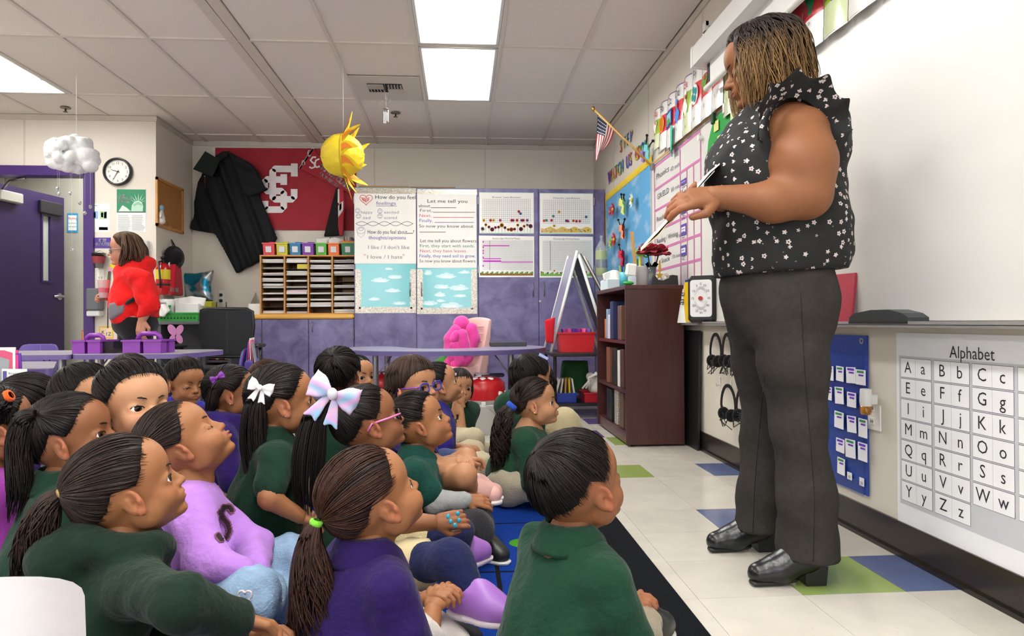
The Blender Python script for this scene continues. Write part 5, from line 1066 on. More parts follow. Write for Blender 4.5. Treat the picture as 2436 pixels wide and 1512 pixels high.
def flutter(lb,px,py,col,col2,r=.05,ant=None,kind='b',rot=0.):
 q=sty(px,py,.035);e_=thing('paper_butterfly'if kind=='b'else 'paper_flower',lb,'decoration',q,'butterflies and flowers on the cloud board')
 if kind=='b':
  for s_,c_ in ((-1,col),(1,col2)):
   mb=MB();uu=Vector((-.55,-s_*.83,0));mb. prism([(0,r*.9),(r*.9,r*1.1),(r*1.05,r*.2),(r*.5,0),(r*.75,-r*.7),(r*.2,-r*1.1),(0,-r*.6)],q,uu,(0,0,1),.003,c_);mb. build('wing',paper,parent=e_)
 else:
  for ring_,(n_,rr,dx)in enumerate(((9,r,0),(6,r*.6,.012))):
   for k in range(n_):
    a2=2*PI*k/n_+ring_*.3;mb=MB();c0=q+Vector((-dx-.006,0,0));d=Vector((-.35,-math. cos(a2),math. sin(a2))). normalized();s_=Vector((0,math. sin(a2),math. cos(a2)))*rr*.24
    mb._add([c0,c0+d*rr*.5+s_,c0+d*rr,c0+d*rr*.5-s_],[(0,1,2,3)],col if ring_==0 else col2);mb. build('petal',paper,parent=e_)
  MB(). ell(q+Vector((-.02,0,0)),r*.2,'#c8b040',10,6). build('centre',paper,parent=e_)
 if ant:
  for k,p in enumerate(ant):w_=U(p[0],p[1],X=XW-.06);m_=(q+w_)/2+Vector((-.01,0,.0));MB(). tube([q+Vector((0,0,r*.6)),m_+Vector((0,(-1)**k*.01,.01)),w_],.0055,6,'#141416'). ell(w_,.011,'#101012',8,6). build('antenna',cloth,parent=e_)
flutter('pink and red paper flower pair on the cloud board',1456,503,'#d83a78','#c0305a',.06,kind='f');flutter('crimson paper flower next to the pink one',1464,497,'#b8203a','#d83a50',.08,kind='f')
flutter('pale yellow butterfly with black antennae on the cloud board',1487,490,'#d8dc7a','#c0e090',.07,[(1478,462),(1484,463)]);flutter('white fringed paper flower at the top of the cloud board',1509,476,'#dcead8','#e8f2e8',.075,kind='f')
flutter('orange paper butterfly with curled black antennae',1485,551,'#f0a070','#d8402a',.06,[(1471,523),(1486,521)]);flutter('red paper flower low on the cloud board',1467,569,'#c81f2c','#d8303a',.085,kind='f');flutter('lime paper flower low on the cloud board',1458,577,'#b8d860','#a0c848',.075,kind='f')
flutter('red paper butterfly with long black antennae',1485,615,'#d83a54','#b01f34',.07,[(1473,582),(1473,600)]);flutter('teal and lilac paper butterfly beside the flag staff',1545,360,'#6fc8d8','#9ad8b0',.055,[(1539,322),(1553,335)])
flutter('lilac paper butterfly beside the flag staff',1533,372,'#9a7ac0','#8a6ab8',.045)
# rainbow letters
RB=['#d8403a','#e0a02a','#3a9a5a','#3a6ac0','#7a4ab0','#d8c02a']
lt=thing('wall_lettering','rainbow letters reading STEP WATCH US GROW on the wall','letters',(XW,6.2,2.05));kk=0
for s_,(x0,y0),(x1,y1),hp in (('STEP',(1479,362),(1504,336),29),('WATCH US GROW',(1453,436),(1537,363),32)):
 a,b_=sty(x0,y0,.0),sty(x1,y1,.0);n_=len(s_)
 for k,ch in enumerate(s_):
  if ch==' ':continue
  f=k/(n_-1)if n_>1 else 0;px,py=x0+(x1-x0)*f,y0+(y1-y0)*f;o_=sty(px,py,.0);mb=MB();h_=hp*o_. y/FPX
  V0,F0=glyphs(ch);sc_=h_/.7;wmid=(V0[:,0]. min()+V0[:,0]. max())/2
  c_=[hx(RB[(kk+int(3*V0[f_[0]][1]/.7))%6])for f_ in F0]
  for e2 in (-.05,0.,.05):
   P_=[(XW-.008-.0004*(e2>0),o_. y-(v[0]-wmid+e2)*sc_,o_. z+v[1]*sc_)for v in V0];mb. np(P_,F0,0,smooth=False,C=c_)
  mb. build('letter',paper,parent=lt);kk+=1
  # flag on a staff
B0=U(1553,397,X=XW-.03);T0=U(1415,262,Y=B0. y+.12);ax=(T0-B0). normalized()
e=thing('american_flag','small american flag on a wooden staff above the cloud board','flag',B0);MB(). tube([B0,T0],.008,8,'#c9a25a'). build('staff',woodm,parent=e);MB(). ell(T0+ax*.015,(.012,.012,.02),'#b08a3a',10,8). build('finial',metal,parent=e);MB(). box(B0,(.03,.03,.05),'#9a9a9c',b=.004). build('bracket',metal,parent=e)
yA=T0. y;hA,hB=U(1422,270,Y=yA),U(1463,306,Y=yA);fA,fB=U(1417,383,Y=yA),U(1423,366,Y=yA)
def flg(u,v):
 p=(hA*(1-u)+hB*u)*(1-v)+(fA*(1-u)+fB*u)*v;bul=math. sin(v*PI)*.06*u;return p+Vector((.0+bul*.35,.035*math. sin(u*7+v*3)*v,-bul*.25))
MB(). grid(flg,26,20,'#fff',colfn=lambda u,v:('#232a4a'if (u<.54 and v<.42)else ('#a81f30'if int(u*13)%2==0 else '#e6e2e0'))). build('cloth',flagm,parent=e)
st=MB()
for i in range(6):
 for j in range(5):
  c0=flg(.05+.085*i,.05+.08*j);st._add([c0+Vector((.0042*math. cos(t_),-.010,.0042*math. sin(t_)))for t_ in (2*PI*k/8 for k in range(8))],[tuple(range(8))],'#f0f0f0')
st. build('stars',flagm,parent=e,kind='stuff')
# projection screen on hooks
e=thing('projection_screen','white projection screen case hanging on hooks above the whiteboard','screen',(1.34,3.0,2.03))
SX,SY0,SY1=1.335,3.80,1.2
MB(). prism([(-.05,-.05),(.05,-.06),(.055,.03),(.035,.055),(-.05,.055)],(SX,SY1,2.235),(1,0,0),(0,0,1),SY0-SY1,'#d5d3cf'). build('case',satin,parent=e)
MB(). prism([(-.053,-.053),(.053,-.063),(.058,.032),(.037,.058),(-.053,.058)],(SX,SY0,2.235),(1,0,0),(0,0,1),.03,'#dfddd9'). build('end_cap',satin,parent=e)
MB(). bx((1.352,SY1,2.07),(1.355,SY0-.05,2.18),'#e4e3e1'). build('fabric',paper,parent=e);MB(). bx((1.350,SY0-.085,2.07),(1.352,SY0-.05,2.18),'#3a3a3e'). build('black_border',matte,parent=e)
MB(). cyl((1.353,SY1,2.055),(1.353,SY0-.02,2.055),.016,n=12,col='#e2e0dc'). build('bottom_bar',satin,parent=e)
for y in (3.73,2.2):
 br=MB(). bx((1.33,y-.02,2.375),(XW-.001,y+.02,2.40),'#c9c7c3'). bx((1.325,y-.02,2.35),(1.345,y+.02,2.40),'#c9c7c3'). build('bracket',satin,parent=e);MB(). tube([(1.335,y,2.36),(1.32,y,2.335),(1.335,y,2.31),(1.35,y,2.325),(1.335,y,2.345),(1.335,y,2.29)],.005,6,'#a9a9aa'). build('hook',metal,parent=br)
MB(). tube([(1.353,2.80,2.07),(1.345,2.80,2.045),(1.352,2.80,2.0),(1.362,2.80,1.985),(1.35,2.80,1.97),(1.345,2.8,1.93)],.006,6,'#b5b5b6'). build('pull_hook',metal,parent=e)
# arch poster with notes
XA=XB-.012;o=U(1718,350,X=XA)
e=thing('arch_poster','green and blue paper arch with yellow notes behind the teacher','poster',U(1715,440,X=XA))
MB(). prism(locx([(1678,445),(1680,390),(1685,335),(1695,295),(1712,268),(1733,262),(1750,285),(1765,330),(1772,440)],o,XA),o,UR,VR,.003,'#2f9a44'). build('green_arch',paper,parent=e)
MB(). prism(locx([(1688,445),(1692,400),(1700,350),(1712,318),(1724,308),(1738,318),(1748,345),(1752,445)],o,XA-.004),o+Vector((-.004,0,0)),UR,VR,.002,'#2f6fc0'). build('blue_arch',paper,parent=e)
for k,pts in enumerate(([(1698,290),(1709,284),(1709,308),(1698,315)],[(1740,310),(1753,299),(1752,320),(1741,333)],[(1706,325),(1719,317),(1721,345),(1708,355)],[(1724,335),(1735,322),(1740,345),(1728,360)],[(1697,372),(1708,360),(1706,385),(1693,396)],[(1693,405),(1705,398),(1703,420),(1692,428)])):
 mb=MB();mb. prism(locx(pts,o,XA-.007),o+Vector((-.007,0,0)),UR,VR,.001,'#d8d88a');mb. build('sticky_note',paper,parent=e)
MB(). ell(U(1717,360,X=XA-.01),.014,'#1a1a1c',10,8). build('magnet',gloss,parent=e)
for k,(x,y)in enumerate(((1697,282),(1725,258))):p=U(x,y,X=XA-.01);MB(). box(p,(.02,.04,.06),'#3a5a40'if k==0 else '#c9c9cc',b=.005). build('binder_clip',metal,label=['dark binder clip on the top of the green arch','silver binder clip above the green arch'][k],cat='clip')
a=U(1748,292,X=XA-.02);V_,Q_=relief([(-.06,-.0),(.05,.05),(.07,.26),(-.05,.26)],a,UR,VR,.004,.006);MB(). np(V_,Q_,'#d3deae'). build('green_card',paper,label='pale green card hanging in front of the teacher\'s chin',cat='card')
e=thing('magnet_board','red framed grey board on the whiteboard before the teacher\'s chest','frame',U(1780,325,X=XA));MB(). bx((XA-.01,U(1762,300,X=XA). y,U(1770,318,X=XA). z),(XA,U(1815,300,X=XA). y,U(1770,275,X=XA). z),'#8a8d92'). build('panel',satin,parent=e)
fr_=MB();ya,yb__=U(1762,300,X=XA). y,U(1815,300,X=XA). y;za,zb=U(1770,318,X=XA). z,U(1770,275,X=XA). z;[fr_. bx(*q_,'#c02a34',bev=.004)for q_ in (((XA-.016,ya-.02,za),(XA-.001,ya,zb)),((XA-.016,yb__,za),(XA-.001,yb__+.02,zb)),((XA-.016,yb__,za),(XA-.001,ya,za+.02)),((XA-.016,yb__,zb-.02),(XA-.001,ya,zb)))];fr_. build('rim',gloss,parent=e)
MB(). cyl(U(1672,328,X=XB),U(1672,328,X=XB)+Vector((-.03,0,0)),.012,.018,10,'#e8e6e2'). build('magnet_hook',satin,label='white round hook on the whiteboard beside the green arch',cat='hook')
# ---- on the marker tray: cards, timer, folder, black holder
TRZ=WZ0-.011
def stand(name,lb,cat,y,w,h,col,th=.006,tilt=.1,rz=0.,m_=None,x=XW-.05,group=None,b=.002):
 e_=MB(). box((0,0,h/2),(th,w,h),col,b=b). build(name,m_ or satin,label=lb,cat=cat,group=group);e_. location=(x,y,TRZ+.002);e_. rotation_euler=(0,tilt,rz);return e_
ly=lambda px:U(px,720,X=XW-.05). y
stand('blue_folder','blue folder standing on the tray behind the yellow frame','folder',ly(1648)-.02,.30,.27,'#1f4a9a',tilt=.12,x=XW-.045,rz=.25)
stand('card_stand','yellow plastic card frame standing on the tray','frame',ly(1650)-.03,.24,.25,'#e0b81f',tilt=.08,x=XW-.065,rz=.22,th=.012)
for k,(x,s_)in enumerate(((1634,'they'),(1640,'are'))):
 y=ly(x+4);c=stand('word_card',['white word card reading they leaning on the tray','white word card reading are leaning on the tray'][k],'card',y-.02*k,.13,.24-.04*k,'#e9e8e4',tilt=.15,x=XW-.085+.006*k,rz=.45,th=.003,m_=paper,group='word cards on the tray');t=MB();text(t,s_,(-.004,.045,.05+.06*k),(0,0,1),(0,1,0),.045,'#26262a',off=.003);tt=t. build('lettering',matte,origin=(0,0,0));tt. parent=c
 # timer
q=Vector((XW-.095,ly(1695)+.06,TRZ+.002));R_=Matrix. Translation(q)@Matrix. Rotation(-.62,4,'Z')
e=thing('visual_timer','black square timer with a white dial on the marker tray','timer',q)
mb=MB();mb. M=R_;mb. box((0,.04,.135),(.16,.08,.27),'#1b1b1d',b=.02);mb. build('case',satin,parent=e)
mb=MB();mb. M=R_;mb. prism(rnd([(-.062,-.105),(.062,-.105),(.062,.105),(-.062,.105)],.02),(0,-.0015,.14),(1,0,0),(0,0,1),.001,'#e9e9ea');mb. build('dial',paper,parent=e)
mb=MB();mb. M=R_
for k in range(12):
 a2=PI/2+k*PI/6;text(mb,str(k*5),(math. cos(a2)*.046,-.0016,.14+math. sin(a2)*.082-.006),(1,0,0),(0,0,1),.013,'#3a3a40',off=.001,align='c')
 for j in range(5):a3=a2+j*PI/30;mb. quad([(math. cos(a3)*r1*.6+d,-.0026,.14+math. sin(a3)*r1)for r1,d in ((.05,-.0005),(.05,.0008),(.068,.0008),(.068,-.0005))],'#777')
mb. build('numerals',matte,parent=e);mb=MB();mb. M=R_;mb. cyl((0,-.002,.14),(0,-.014,.14),.012,n=12,col='#b02a2a');mb. build('knob',gloss,parent=e)
fy=U(2000,720,X=XW-.06). y;stand('red_folder','red folder standing on the tray behind the teacher','folder',fy+.06,.2,.185,'#b8344a',tilt=.13,x=XW-.06,rz=.2,th=.012)
y0,y1=U(2036,770,X=XW-.06). y,U(2178,770,X=XW-.06). y;mb=MB();prof=[(0,0),(0,.022),(.03,.036),(.13,.046),(y0-y1-.10,.046),(y0-y1-.03,.034),(y0-y1,.02),(y0-y1,0)]
e=thing('eraser_holder','black curved plastic holder lying on the marker tray','holder',(XW-.05,(y0+y1)/2,TRZ));mb. prism(prof,(XW-.085,y0,TRZ+.001),UR,VR,.07,'#33383a');mb. build('cover',satin,parent=e);MB(). bx((XW-.087,y1,TRZ+.001),(XW-.015,y0,TRZ+.009),'#1d1f20'). build('base',satin,parent=e)
# ---- below the tray: headphones, pocket chart, outlet, alphabet poster
def hook(lb,px,py):p=U(px,py,X=XW);MB(). bx((XW-.006,p. y-.01,p. z-.03),(XW-.001,p. y+.01,p. z+.02),'#e6e4e0',bev=.002). tube([(XW-.006,p. y,p. z-.02),(XW-.022,p. y,p. z-.03),(XW-.028,p. y,p. z-.015)],.003,6,'#c9c7c3'). build('wall_hook',satin,label=lb,cat='hook',group='small white hooks on the wall');return p
hk=[hook('small white hook holding the upper headphones by the bookcase',1713,794),hook('small white hook holding the second upper headphones',1738,796),hook('small empty white hook between the headphone rows',1714,905),hook('small white hook above the lower headphones',1740,912)]
def headphones(lb,px0,px1,pt,pb,turn=0.,kk=1.):
 a,b_=U(px0,pb,X=XW-.05),U(px1,pb,X=XW-.05);c=(a+b_)/2;hw_=abs(a. y-b_. y)/2;top=U((px0+px1)/2,pt,X=XW-.05). z;zb_=U((px0+px1)/2,pb,X=XW-.05). z
 e_=thing('headphones',lb,'headphones',(c. x,c. y,zb_),'black headphones on the wall');H_=top-zb_
 pts=[Vector((c. x+turn*math. sin(t_)*.0,c. y+hw_*math. cos(t_),zb_+H_*(.25+.75*math. sin(t_))))for t_ in (PI*k/14 for k in range(15))];pts=[Vector((c. x,c. y+hw_*.85,zb_+.02))]+pts+[Vector((c. x,c. y-hw_*.85,zb_+.02))]
 mb=MB()
 for p,q_ in zip(pts,pts[1:]):d=(q_-p);mb. box((p+q_)/2,(.018,.006,d. length*1.1),'#17171a',rot=d. to_track_quat('Z','X'). to_matrix())
 mb. build('headband',satin,parent=e_)
 for s_ in (-1,1):q_=c+Vector((-.005,s_*hw_*.55,0));q_. z=zb_;MB(). ell(q_,(.032,.02,.034),'#0f0f11',14,8). build('ear_pad',cloth,parent=e_)
 r_=random. Random(int(px0));MB(). tube([c+Vector((-.02,r_. uniform(-hw_,hw_),zb_-c. z+r_. uniform(-.075,.02)))for k in range(16)],.0025,5,'#17171a'). build('cable',satin,parent=e_)
headphones('black headphones turned edge on, on the first upper hook',1690,1716,795,858);headphones('black headphones hanging on the second upper hook',1719,1741,795,858);headphones('black headphones half hidden behind the teacher, upper row',1744,1766,800,862);headphones('black headphones hanging alone in the lower row',1716,1750,917,985);headphones('black headphones half hidden behind the teacher, lower row',1752,1782,925,990)
blu=mat('pocket_chart_nylon',.45,var=.08,vs=20,bump=.15,bs=60)
py0,py1,pz0,pz1=2.93,2.413,.150,.722
e=rsheet('pocket_chart','blue nylon pocket chart with cards behind the teacher\'s legs','chart',py0,py1,pz0,pz1,'#1c3f9a',th=.006,m_=blu,part='backing')
pkz=[.545,.468,.378,.285,.20]
for k,z in enumerate([.655]+pkz):MB(). bx((XW-.0125,py1+.02,z-.055),(XW-.0115,py0-.02,z-.005),'#3a5ab0'). build('clear_pocket',clear,parent=e)
for y in (py0-.02,(py0+py1)/2,py1+.03):MB(). lathe([(.006,0),(.011,.002),(.011,.0)],(XW-.010,y,pz1-.02),14,'#b9b9bc',axis=(-1,0,0)). build('grommet',metal,parent=e)
CD=[(1963,867,1982,906),(1989,868,2006,908),(2013,870,2035,913),(2036,876,2058,917),(1967,917,1978,953),(1986,917,2006,962),(2015,930,2036,970),(1985,976,2006,1020),(2015,986,2036,1030),(2042,993,2062,1042),(1989,1040,2008,1077),(2011,1042,2034,1090),(2041,1050,2062,1098),(1992,1086,2009,1130)]
for k,(x0,y0,x1,y1)in enumerate(CD):
 a,b_=U(x0,y1,X=XW-.02),U(x1,(y0+y1)/2,X=XW-.02);zt_=U((x0+x1)/2,y0+3,X=XW-.02). z;zb_=U((x0+x1)/2,y1-2,X=XW-.02). z;nrow=[0,0,0,0,1,1,1,2,2,2,3,3,3,4][k]
 e2=thing('pocket_card',f'white card in the {["top", "second", "third", "fourth", "lowest"][nrow]} row of the blue pocket chart, {["first", "second", "third", "fourth"][[0, 1, 2, 3, 0, 1, 2, 0, 1, 2, 0, 1, 2, 0][k]]} visible','card',(XW-.02,(a. y+b_. y)/2,zb_),'cards in the pocket chart')
 MB(). box((XW-.019,(a. y+b_. y)/2,(zt_+zb_)/2),(.002,abs(a. y-b_. y),zt_-zb_),'#ecebf0',rot=(.05*math. sin(k*2.1),0,0)). build('sheet',paper,parent=e2)
 MB(). box((XW-.0205,(a. y+b_. y)/2,zt_-.008),(.001,abs(a. y-b_. y)*.7,.008),'#3f8a5a'if k%2 else '#6a3ac0'). box((XW-.0205,(a. y+b_. y)/2-.004,zt_-.02),(.001,abs(a. y-b_. y)*.5,.006),'#6a3ac0'). build('colour_stripe',paper,parent=e2)
for k,(x0,y0,x1,y1,s_)in enumerate(((2016,1125,2027,1138,'19'),(2045,1138,2056,1153,'20'))):
 a,b_=U(x0,y1,X=XW-.014),U(x1,y0,X=XW-.014);e2=thing('number_tag',['small white tag under the lowest pocket cards','small white tag at the lower corner of the pocket chart'][k],'tag',(XW-.014,(a. y+b_. y)/2,a. z),'number tags');MB(). bx((XW-.015,b_. y,a. z),(XW-.0142,a. y,b_. z),'#ecebf0'). build('sheet',paper,parent=e2);t=MB();text(t,s_,(XW-.015,(a. y+b_. y)/2,a. z+.004),UR,VR,.012,'#555',off=.001,align='c');t. build('lettering',matte,parent=e2)
a,b_=U(2064,1026,X=XW),U(2098,950,X=XW);e=thing('wall_outlet','white wall outlet beside the blue pocket chart','outlet',(XW,(a. y+b_. y)/2,a. z));MB(). bx((XW-.007,b_. y,a. z+.012),(XW-.001,a. y,b_. z-.02),'#e6e2dd',bev=.002). build('plate',satin,parent=e)
for z in (.35,.72):zc_=a. z+(b_. z-a. z)*z;MB(). box((XW-.008,(a. y+b_. y)/2,zc_),(.004,.026,.026),'#d9d5d0',b=.002). box((XW-.0105,(a. y+b_. y)/2+.005,zc_),(.002,.002,.01),'#555'). box((XW-.0105,(a. y+b_. y)/2-.005,zc_),(.002,.002,.01),'#555'). build('socket',satin,parent=e)
q=U(2058,985,X=XW-.04);k1=q. y/FPX;e=thing('air_freshener','plug in air freshener with amber oil on the outlet','air freshener',(q. x,q. y-.005,q. z))
MB(). lathe([(0,0),(.016,.0),(.019,.012),(.019,.03),(0,.03)],(q. x,q. y-.005,q. z),18,'#c8862a'). build('oil_bottle',mat('amber_oil',.05,trans=.6,var=0),parent=e);MB(). lathe([(.019,.03),(.021,.045),(.019,.088),(.017,.09),(0,.088)],(q. x,q. y-.005,q. z),18,'#dedcd9'). build('housing',satin,parent=e);MB(). bx((q. x+.01,q. y-.025,q. z+.035),(XW-.007,q. y,q. z+.07),'#d5d3d0',bev=.003). build('plug',satin,parent=e)
# alphabet poster
e=rsheet('alphabet_poster','large white Alphabet poster with letter boxes under the tray','poster',2.25,1.50,.10,.735,'#e9e9ec',th=.0012,off=.002)
t=MB();xr(t,'Alphabet',2262,850,30,'#3a3a3e',108,off=.0045);t. build('title',matte,parent=e)
rows=['ABCD','EFGH','IJKL','MNOP','QRST','UVWX','YZ'];gy0=[2.225,2.062,1.900,1.735];cw=.150
z_top=.652;dz=.0672
MB(). bx((XW-.0036,1.58,z_top-7*dz-.008),(XW-.0033,2.235,z_top+.008),'#c3c5ca'). build('grey_ground',paper,parent=e)
for r_,row in enumerate(rows):
 for c_,ch in enumerate(row):
  y0=gy0[c_];z1=z_top-dz*r_;z0=z1-dz+.006;mb=MB()
  rq(mb,y0+.0012,y0-cw-.0012,z0-.0012,z1+.0012,'#4a4a50',off=.0040);rq(mb,y0,y0-cw,z0,z1,'#ececee',off=.0044);rq(mb,y0-cw/2+.0005,y0-cw/2-.0005,z0,z1,'#b0b2b8',off=.0048)
  text(mb,ch,(XW,y0-cw*.25,z0+.015),UR,VR,.037,'#303034',off=.005,align='c');text(mb,ch. lower(),(XW,y0-cw*.75,z0+.015),UR,VR,.037,'#303034',off=.005,align='c')
  mb. build('letter_box',matte,parent=e)
  # dark board leaning between bookcase and wall
e=thing('leaning_board','dark board with red marks leaning behind the bookcase','board',(1.425,4.3,0));MB(). box((1.424,4.30,.36),(.014,.34,.72),'#141214',rot=(0,.02,0)). build('panel',satin,parent=e)
# ================================================================== BOOKCASE, EASEL, CHAIR, HANGING THINGS, RUG
MAH='#43211f';mah=mat('mahogany',.32,var=.25,vs=10,stretch=(8,8,.45))
BX0,BX1,BY0,BY1,BZ=1.018,1.386,4.297,5.222,1.003
e=thing('bookcase','dark mahogany open bookcase standing against the wall','bookcase',((BX0+BX1)/2,(BY0+BY1)/2,0))
for y in (BY0,BY1-.022):MB(). bx((BX0,y,.012),(BX1,y+.022,BZ-.026),MAH). build('side_panel',mah,parent=e)
MB(). bx((BX0-.004,BY0-.006,BZ-.026),(BX1,BY1+.006,BZ),'#4a2523',bev=.003). build('top',mah,parent=e)
for z in (.085,.345,.655):MB(). bx((BX0+.008,BY0+.022,z-.02),(BX1-.01,BY1-.022,z),MAH). build('shelf',mah,parent=e)
MB(). bx((BX1-.01,BY0+.022,.012),(BX1-.002,BY1-.022,BZ-.026),'#2c1615'). build('back_panel',mah,parent=e);MB(). bx((BX0+.012,BY0+.022,.012),(BX0+.03,BY1-.022,.066),'#5a3a34'). build('toe_board',mah,parent=e)
for y in (BY0+.04,BY1-.04):MB(). cyl((BX0+.05,y,0),(BX0+.05,y,.013),.014,n=10,col='#1a1515'). build('foot',matte,parent=e)
def bk(lb,y,th,h,z,col,dep=.25,m_=None,x=BX0+.02,lean=0.):
 o_=MB(). box((0,0,h/2),(dep,th,h),col,b=.003). build('book',m_ or satin,label=lb,cat='book',group='books in the mahogany bookcase');o_. location=(x+dep/2,y,z+.001);o_. rotation_euler=(lean,0,0)
sparkle=MATS['glitter']
bk('navy binder in the top compartment of the bookcase',4.80,.09,.26,.655,'#27305a');bk('brown folder pressed in the top compartment near the side panel',4.56,.10,.225,.655,'#6a4a36');bk('white thin book beside the navy binder',4.90,.03,.17,.655,'#dfe2e4');bk('pale blue thin book at the far end of the top compartment',4.96,.03,.21,.655,'#8fa9c8');bk('orange edged book at the far end of the top compartment',5.02,.03,.14,.655,'#c87a4a')
bk('rust brown binder in the middle compartment',4.93,.10,.25,.345,'#7a4a32');bk('black sequin book in the middle compartment',4.74,.12,.25,.345,'#1c1a18',m_=mat('black_sequin',.3,var=.5,vs=160,bump=.5,bs=160));bk('white sequin book in the middle compartment',4.60,.05,.24,.345,'#d8d4ce');bk('dark brown binder near the side panel, middle compartment',4.50,.09,.25,.345,'#4a2f26')
bk('black box file in the lowest compartment',4.90,.16,.22,.085,'#191919');bk('white sequin book with pink edge in the lowest compartment',4.68,.09,.23,.085,'#cfcdc6',m_=sparkle);bk('brown glittery book near the side panel, lowest compartment',4.52,.10,.23,.085,'#5a4234')
# things on the bookcase
def onb(px,y):return Vector((U(px,668,Y=y). x,y,BZ+.001))
q=Vector((1.09,5.02,BZ+.001));e=thing('tissue_box','pale blue patterned tissue box at the far end of the bookcase top','tissues',q);MB(). bx((1.03,4.90,BZ+.001),(1.15,5.14,BZ+.075),'#cfe0e4',bev=.004). build('box',paper,parent=e);V_,Q_=relief([(-.07,-.02),(.07,-.02),(.09,.04),(0,.06),(-.08,.03)],(1.09,4.98,BZ+.085),(1,0,0),(0,0,1),.02,.006,fold=lambda X,Y_:.012*np. sin(X*70));MB(). np(V_,Q_,'#f2f2f0'). build('tissue',paper,parent=e)
q=onb(1487,4.62);e=thing('pen_cup','teal pen cup full of markers on the bookcase','cup',q);MB(). lathe([(0,0),(.036,0),(.04,.1),(.037,.1),(.033,.004)],q,18,'#4ab0c0'). build('cup',satin,parent=e)
for k,c_ in enumerate(('#2a4a8a','#1f6a5a','#a8b82a','#3a3a7a','#2a8a8a')):a2=k*1.3;p=q+Vector((.018*math. cos(a2),.018*math. sin(a2),.01));MB(). cyl(p,p+Vector((.02*math. cos(a2),.02*math. sin(a2),.135)),.006,n=8,col=c_). build('marker',satin,label=['navy','dark green','lime','violet','teal'][k]+' marker standing in the teal pen cup',cat='marker',group='markers in the teal cup')
q=onb(1499,4.75);MB(). lathe([(0,0),(.012,0),(.022,.06),(.012,.11),(.02,.15),(.012,.16),(0,.155)],q+Vector((0,0,.0)),14,'#c02030'). build('red_bottle',satin,label='small red bottle behind the teal pen cup',cat='bottle')
q=onb(1530,4.5);e=thing('white_pail','white metal pail of craft tools on the bookcase','pail',q);MB(). lathe([(0,0),(.042,0),(.056,.125),(.059,.128),(.055,.13),(.04,.004)],q,22,'#e3e2df'). build('pail',satin,parent=e)
def tool(nm_,lb,dx,dy,h_,r_,c_,m_=None,lean=(0,0),cat='tool'):p=q+Vector((dx,dy,.008));return MB(). cyl(p,p+Vector((lean[0],lean[1],h_)),r_,r_*.9,8,c_). build(nm_,m_ or satin,label=lb,cat=cat,group='tools in the white pail')
tool('highlighter','yellow highlighter standing in the white pail',-.024,-.02,.19,.009,'#d8d83a');tool('purple_marker','purple marker standing in the white pail',-.006,-.014,.18,.006,'#5a2a7a');tool('wood_pencil','wooden pencil leaning in the white pail',.016,.0,.17,.004,'#b08a5a',lean=(.02,0));tool('green_marker','green marker standing in the white pail',-.034,.01,.17,.006,'#2a8a4a')
a,b_=U(1503,562,Y=4.5),U(1513,640,Y=4.5);MB(). box((a+b_)/2,(.024,.003,(a-b_). length+.06),'#c9a468',rot=(0,-.1,0)). build('ruler',woodm,label='wooden ruler standing up in the white pail',cat='ruler')
p=q+Vector((-.008,-.025,.22));sc_=thing('green_scissors','lime green scissors in the white pail','scissors',q);MB(). tube([p+Vector((-.022+.02*math. cos(t_),0,.022*math. sin(t_)))for t_ in (2*PI*k/14 for k in range(14))],.006,6,'#7ac82a',closed=True). tube([p+Vector((.022+.018*math. cos(t_),0,-.012+.02*math. sin(t_)))for t_ in (2*PI*k/14 for k in range(14))],.006,6,'#5ab02a',closed=True). build('handles',satin,parent=sc_);MB(). bx(p+Vector((-.008,-.002,-.2)),p+Vector((.008,.002,-.02)),'#b9b9bc'). build('blades',metal,parent=sc_)
q2=onb(1502,4.42);e=thing('label_block','white rounded block with a handle before the pail','block',q2);MB(). box(q2+Vector((0,0,.10)),(.075,.03,.085),'#f0efed',rot=(0,.12,0),b=.012). build('head',satin,parent=e);MB(). bx(q2+Vector((-.02,-.015,0)),q2+Vector((.03,.015,.06)),'#cfdbe6',bev=.004). build('stand',satin,parent=e)
MB(). ell(onb(1495,4.36)+Vector((0,0,.014)),(.035,.02,.013),'#3aa03a',12,8). build('green_clip',gloss,label='green plastic clip lying at the corner of the bookcase',cat='clip')
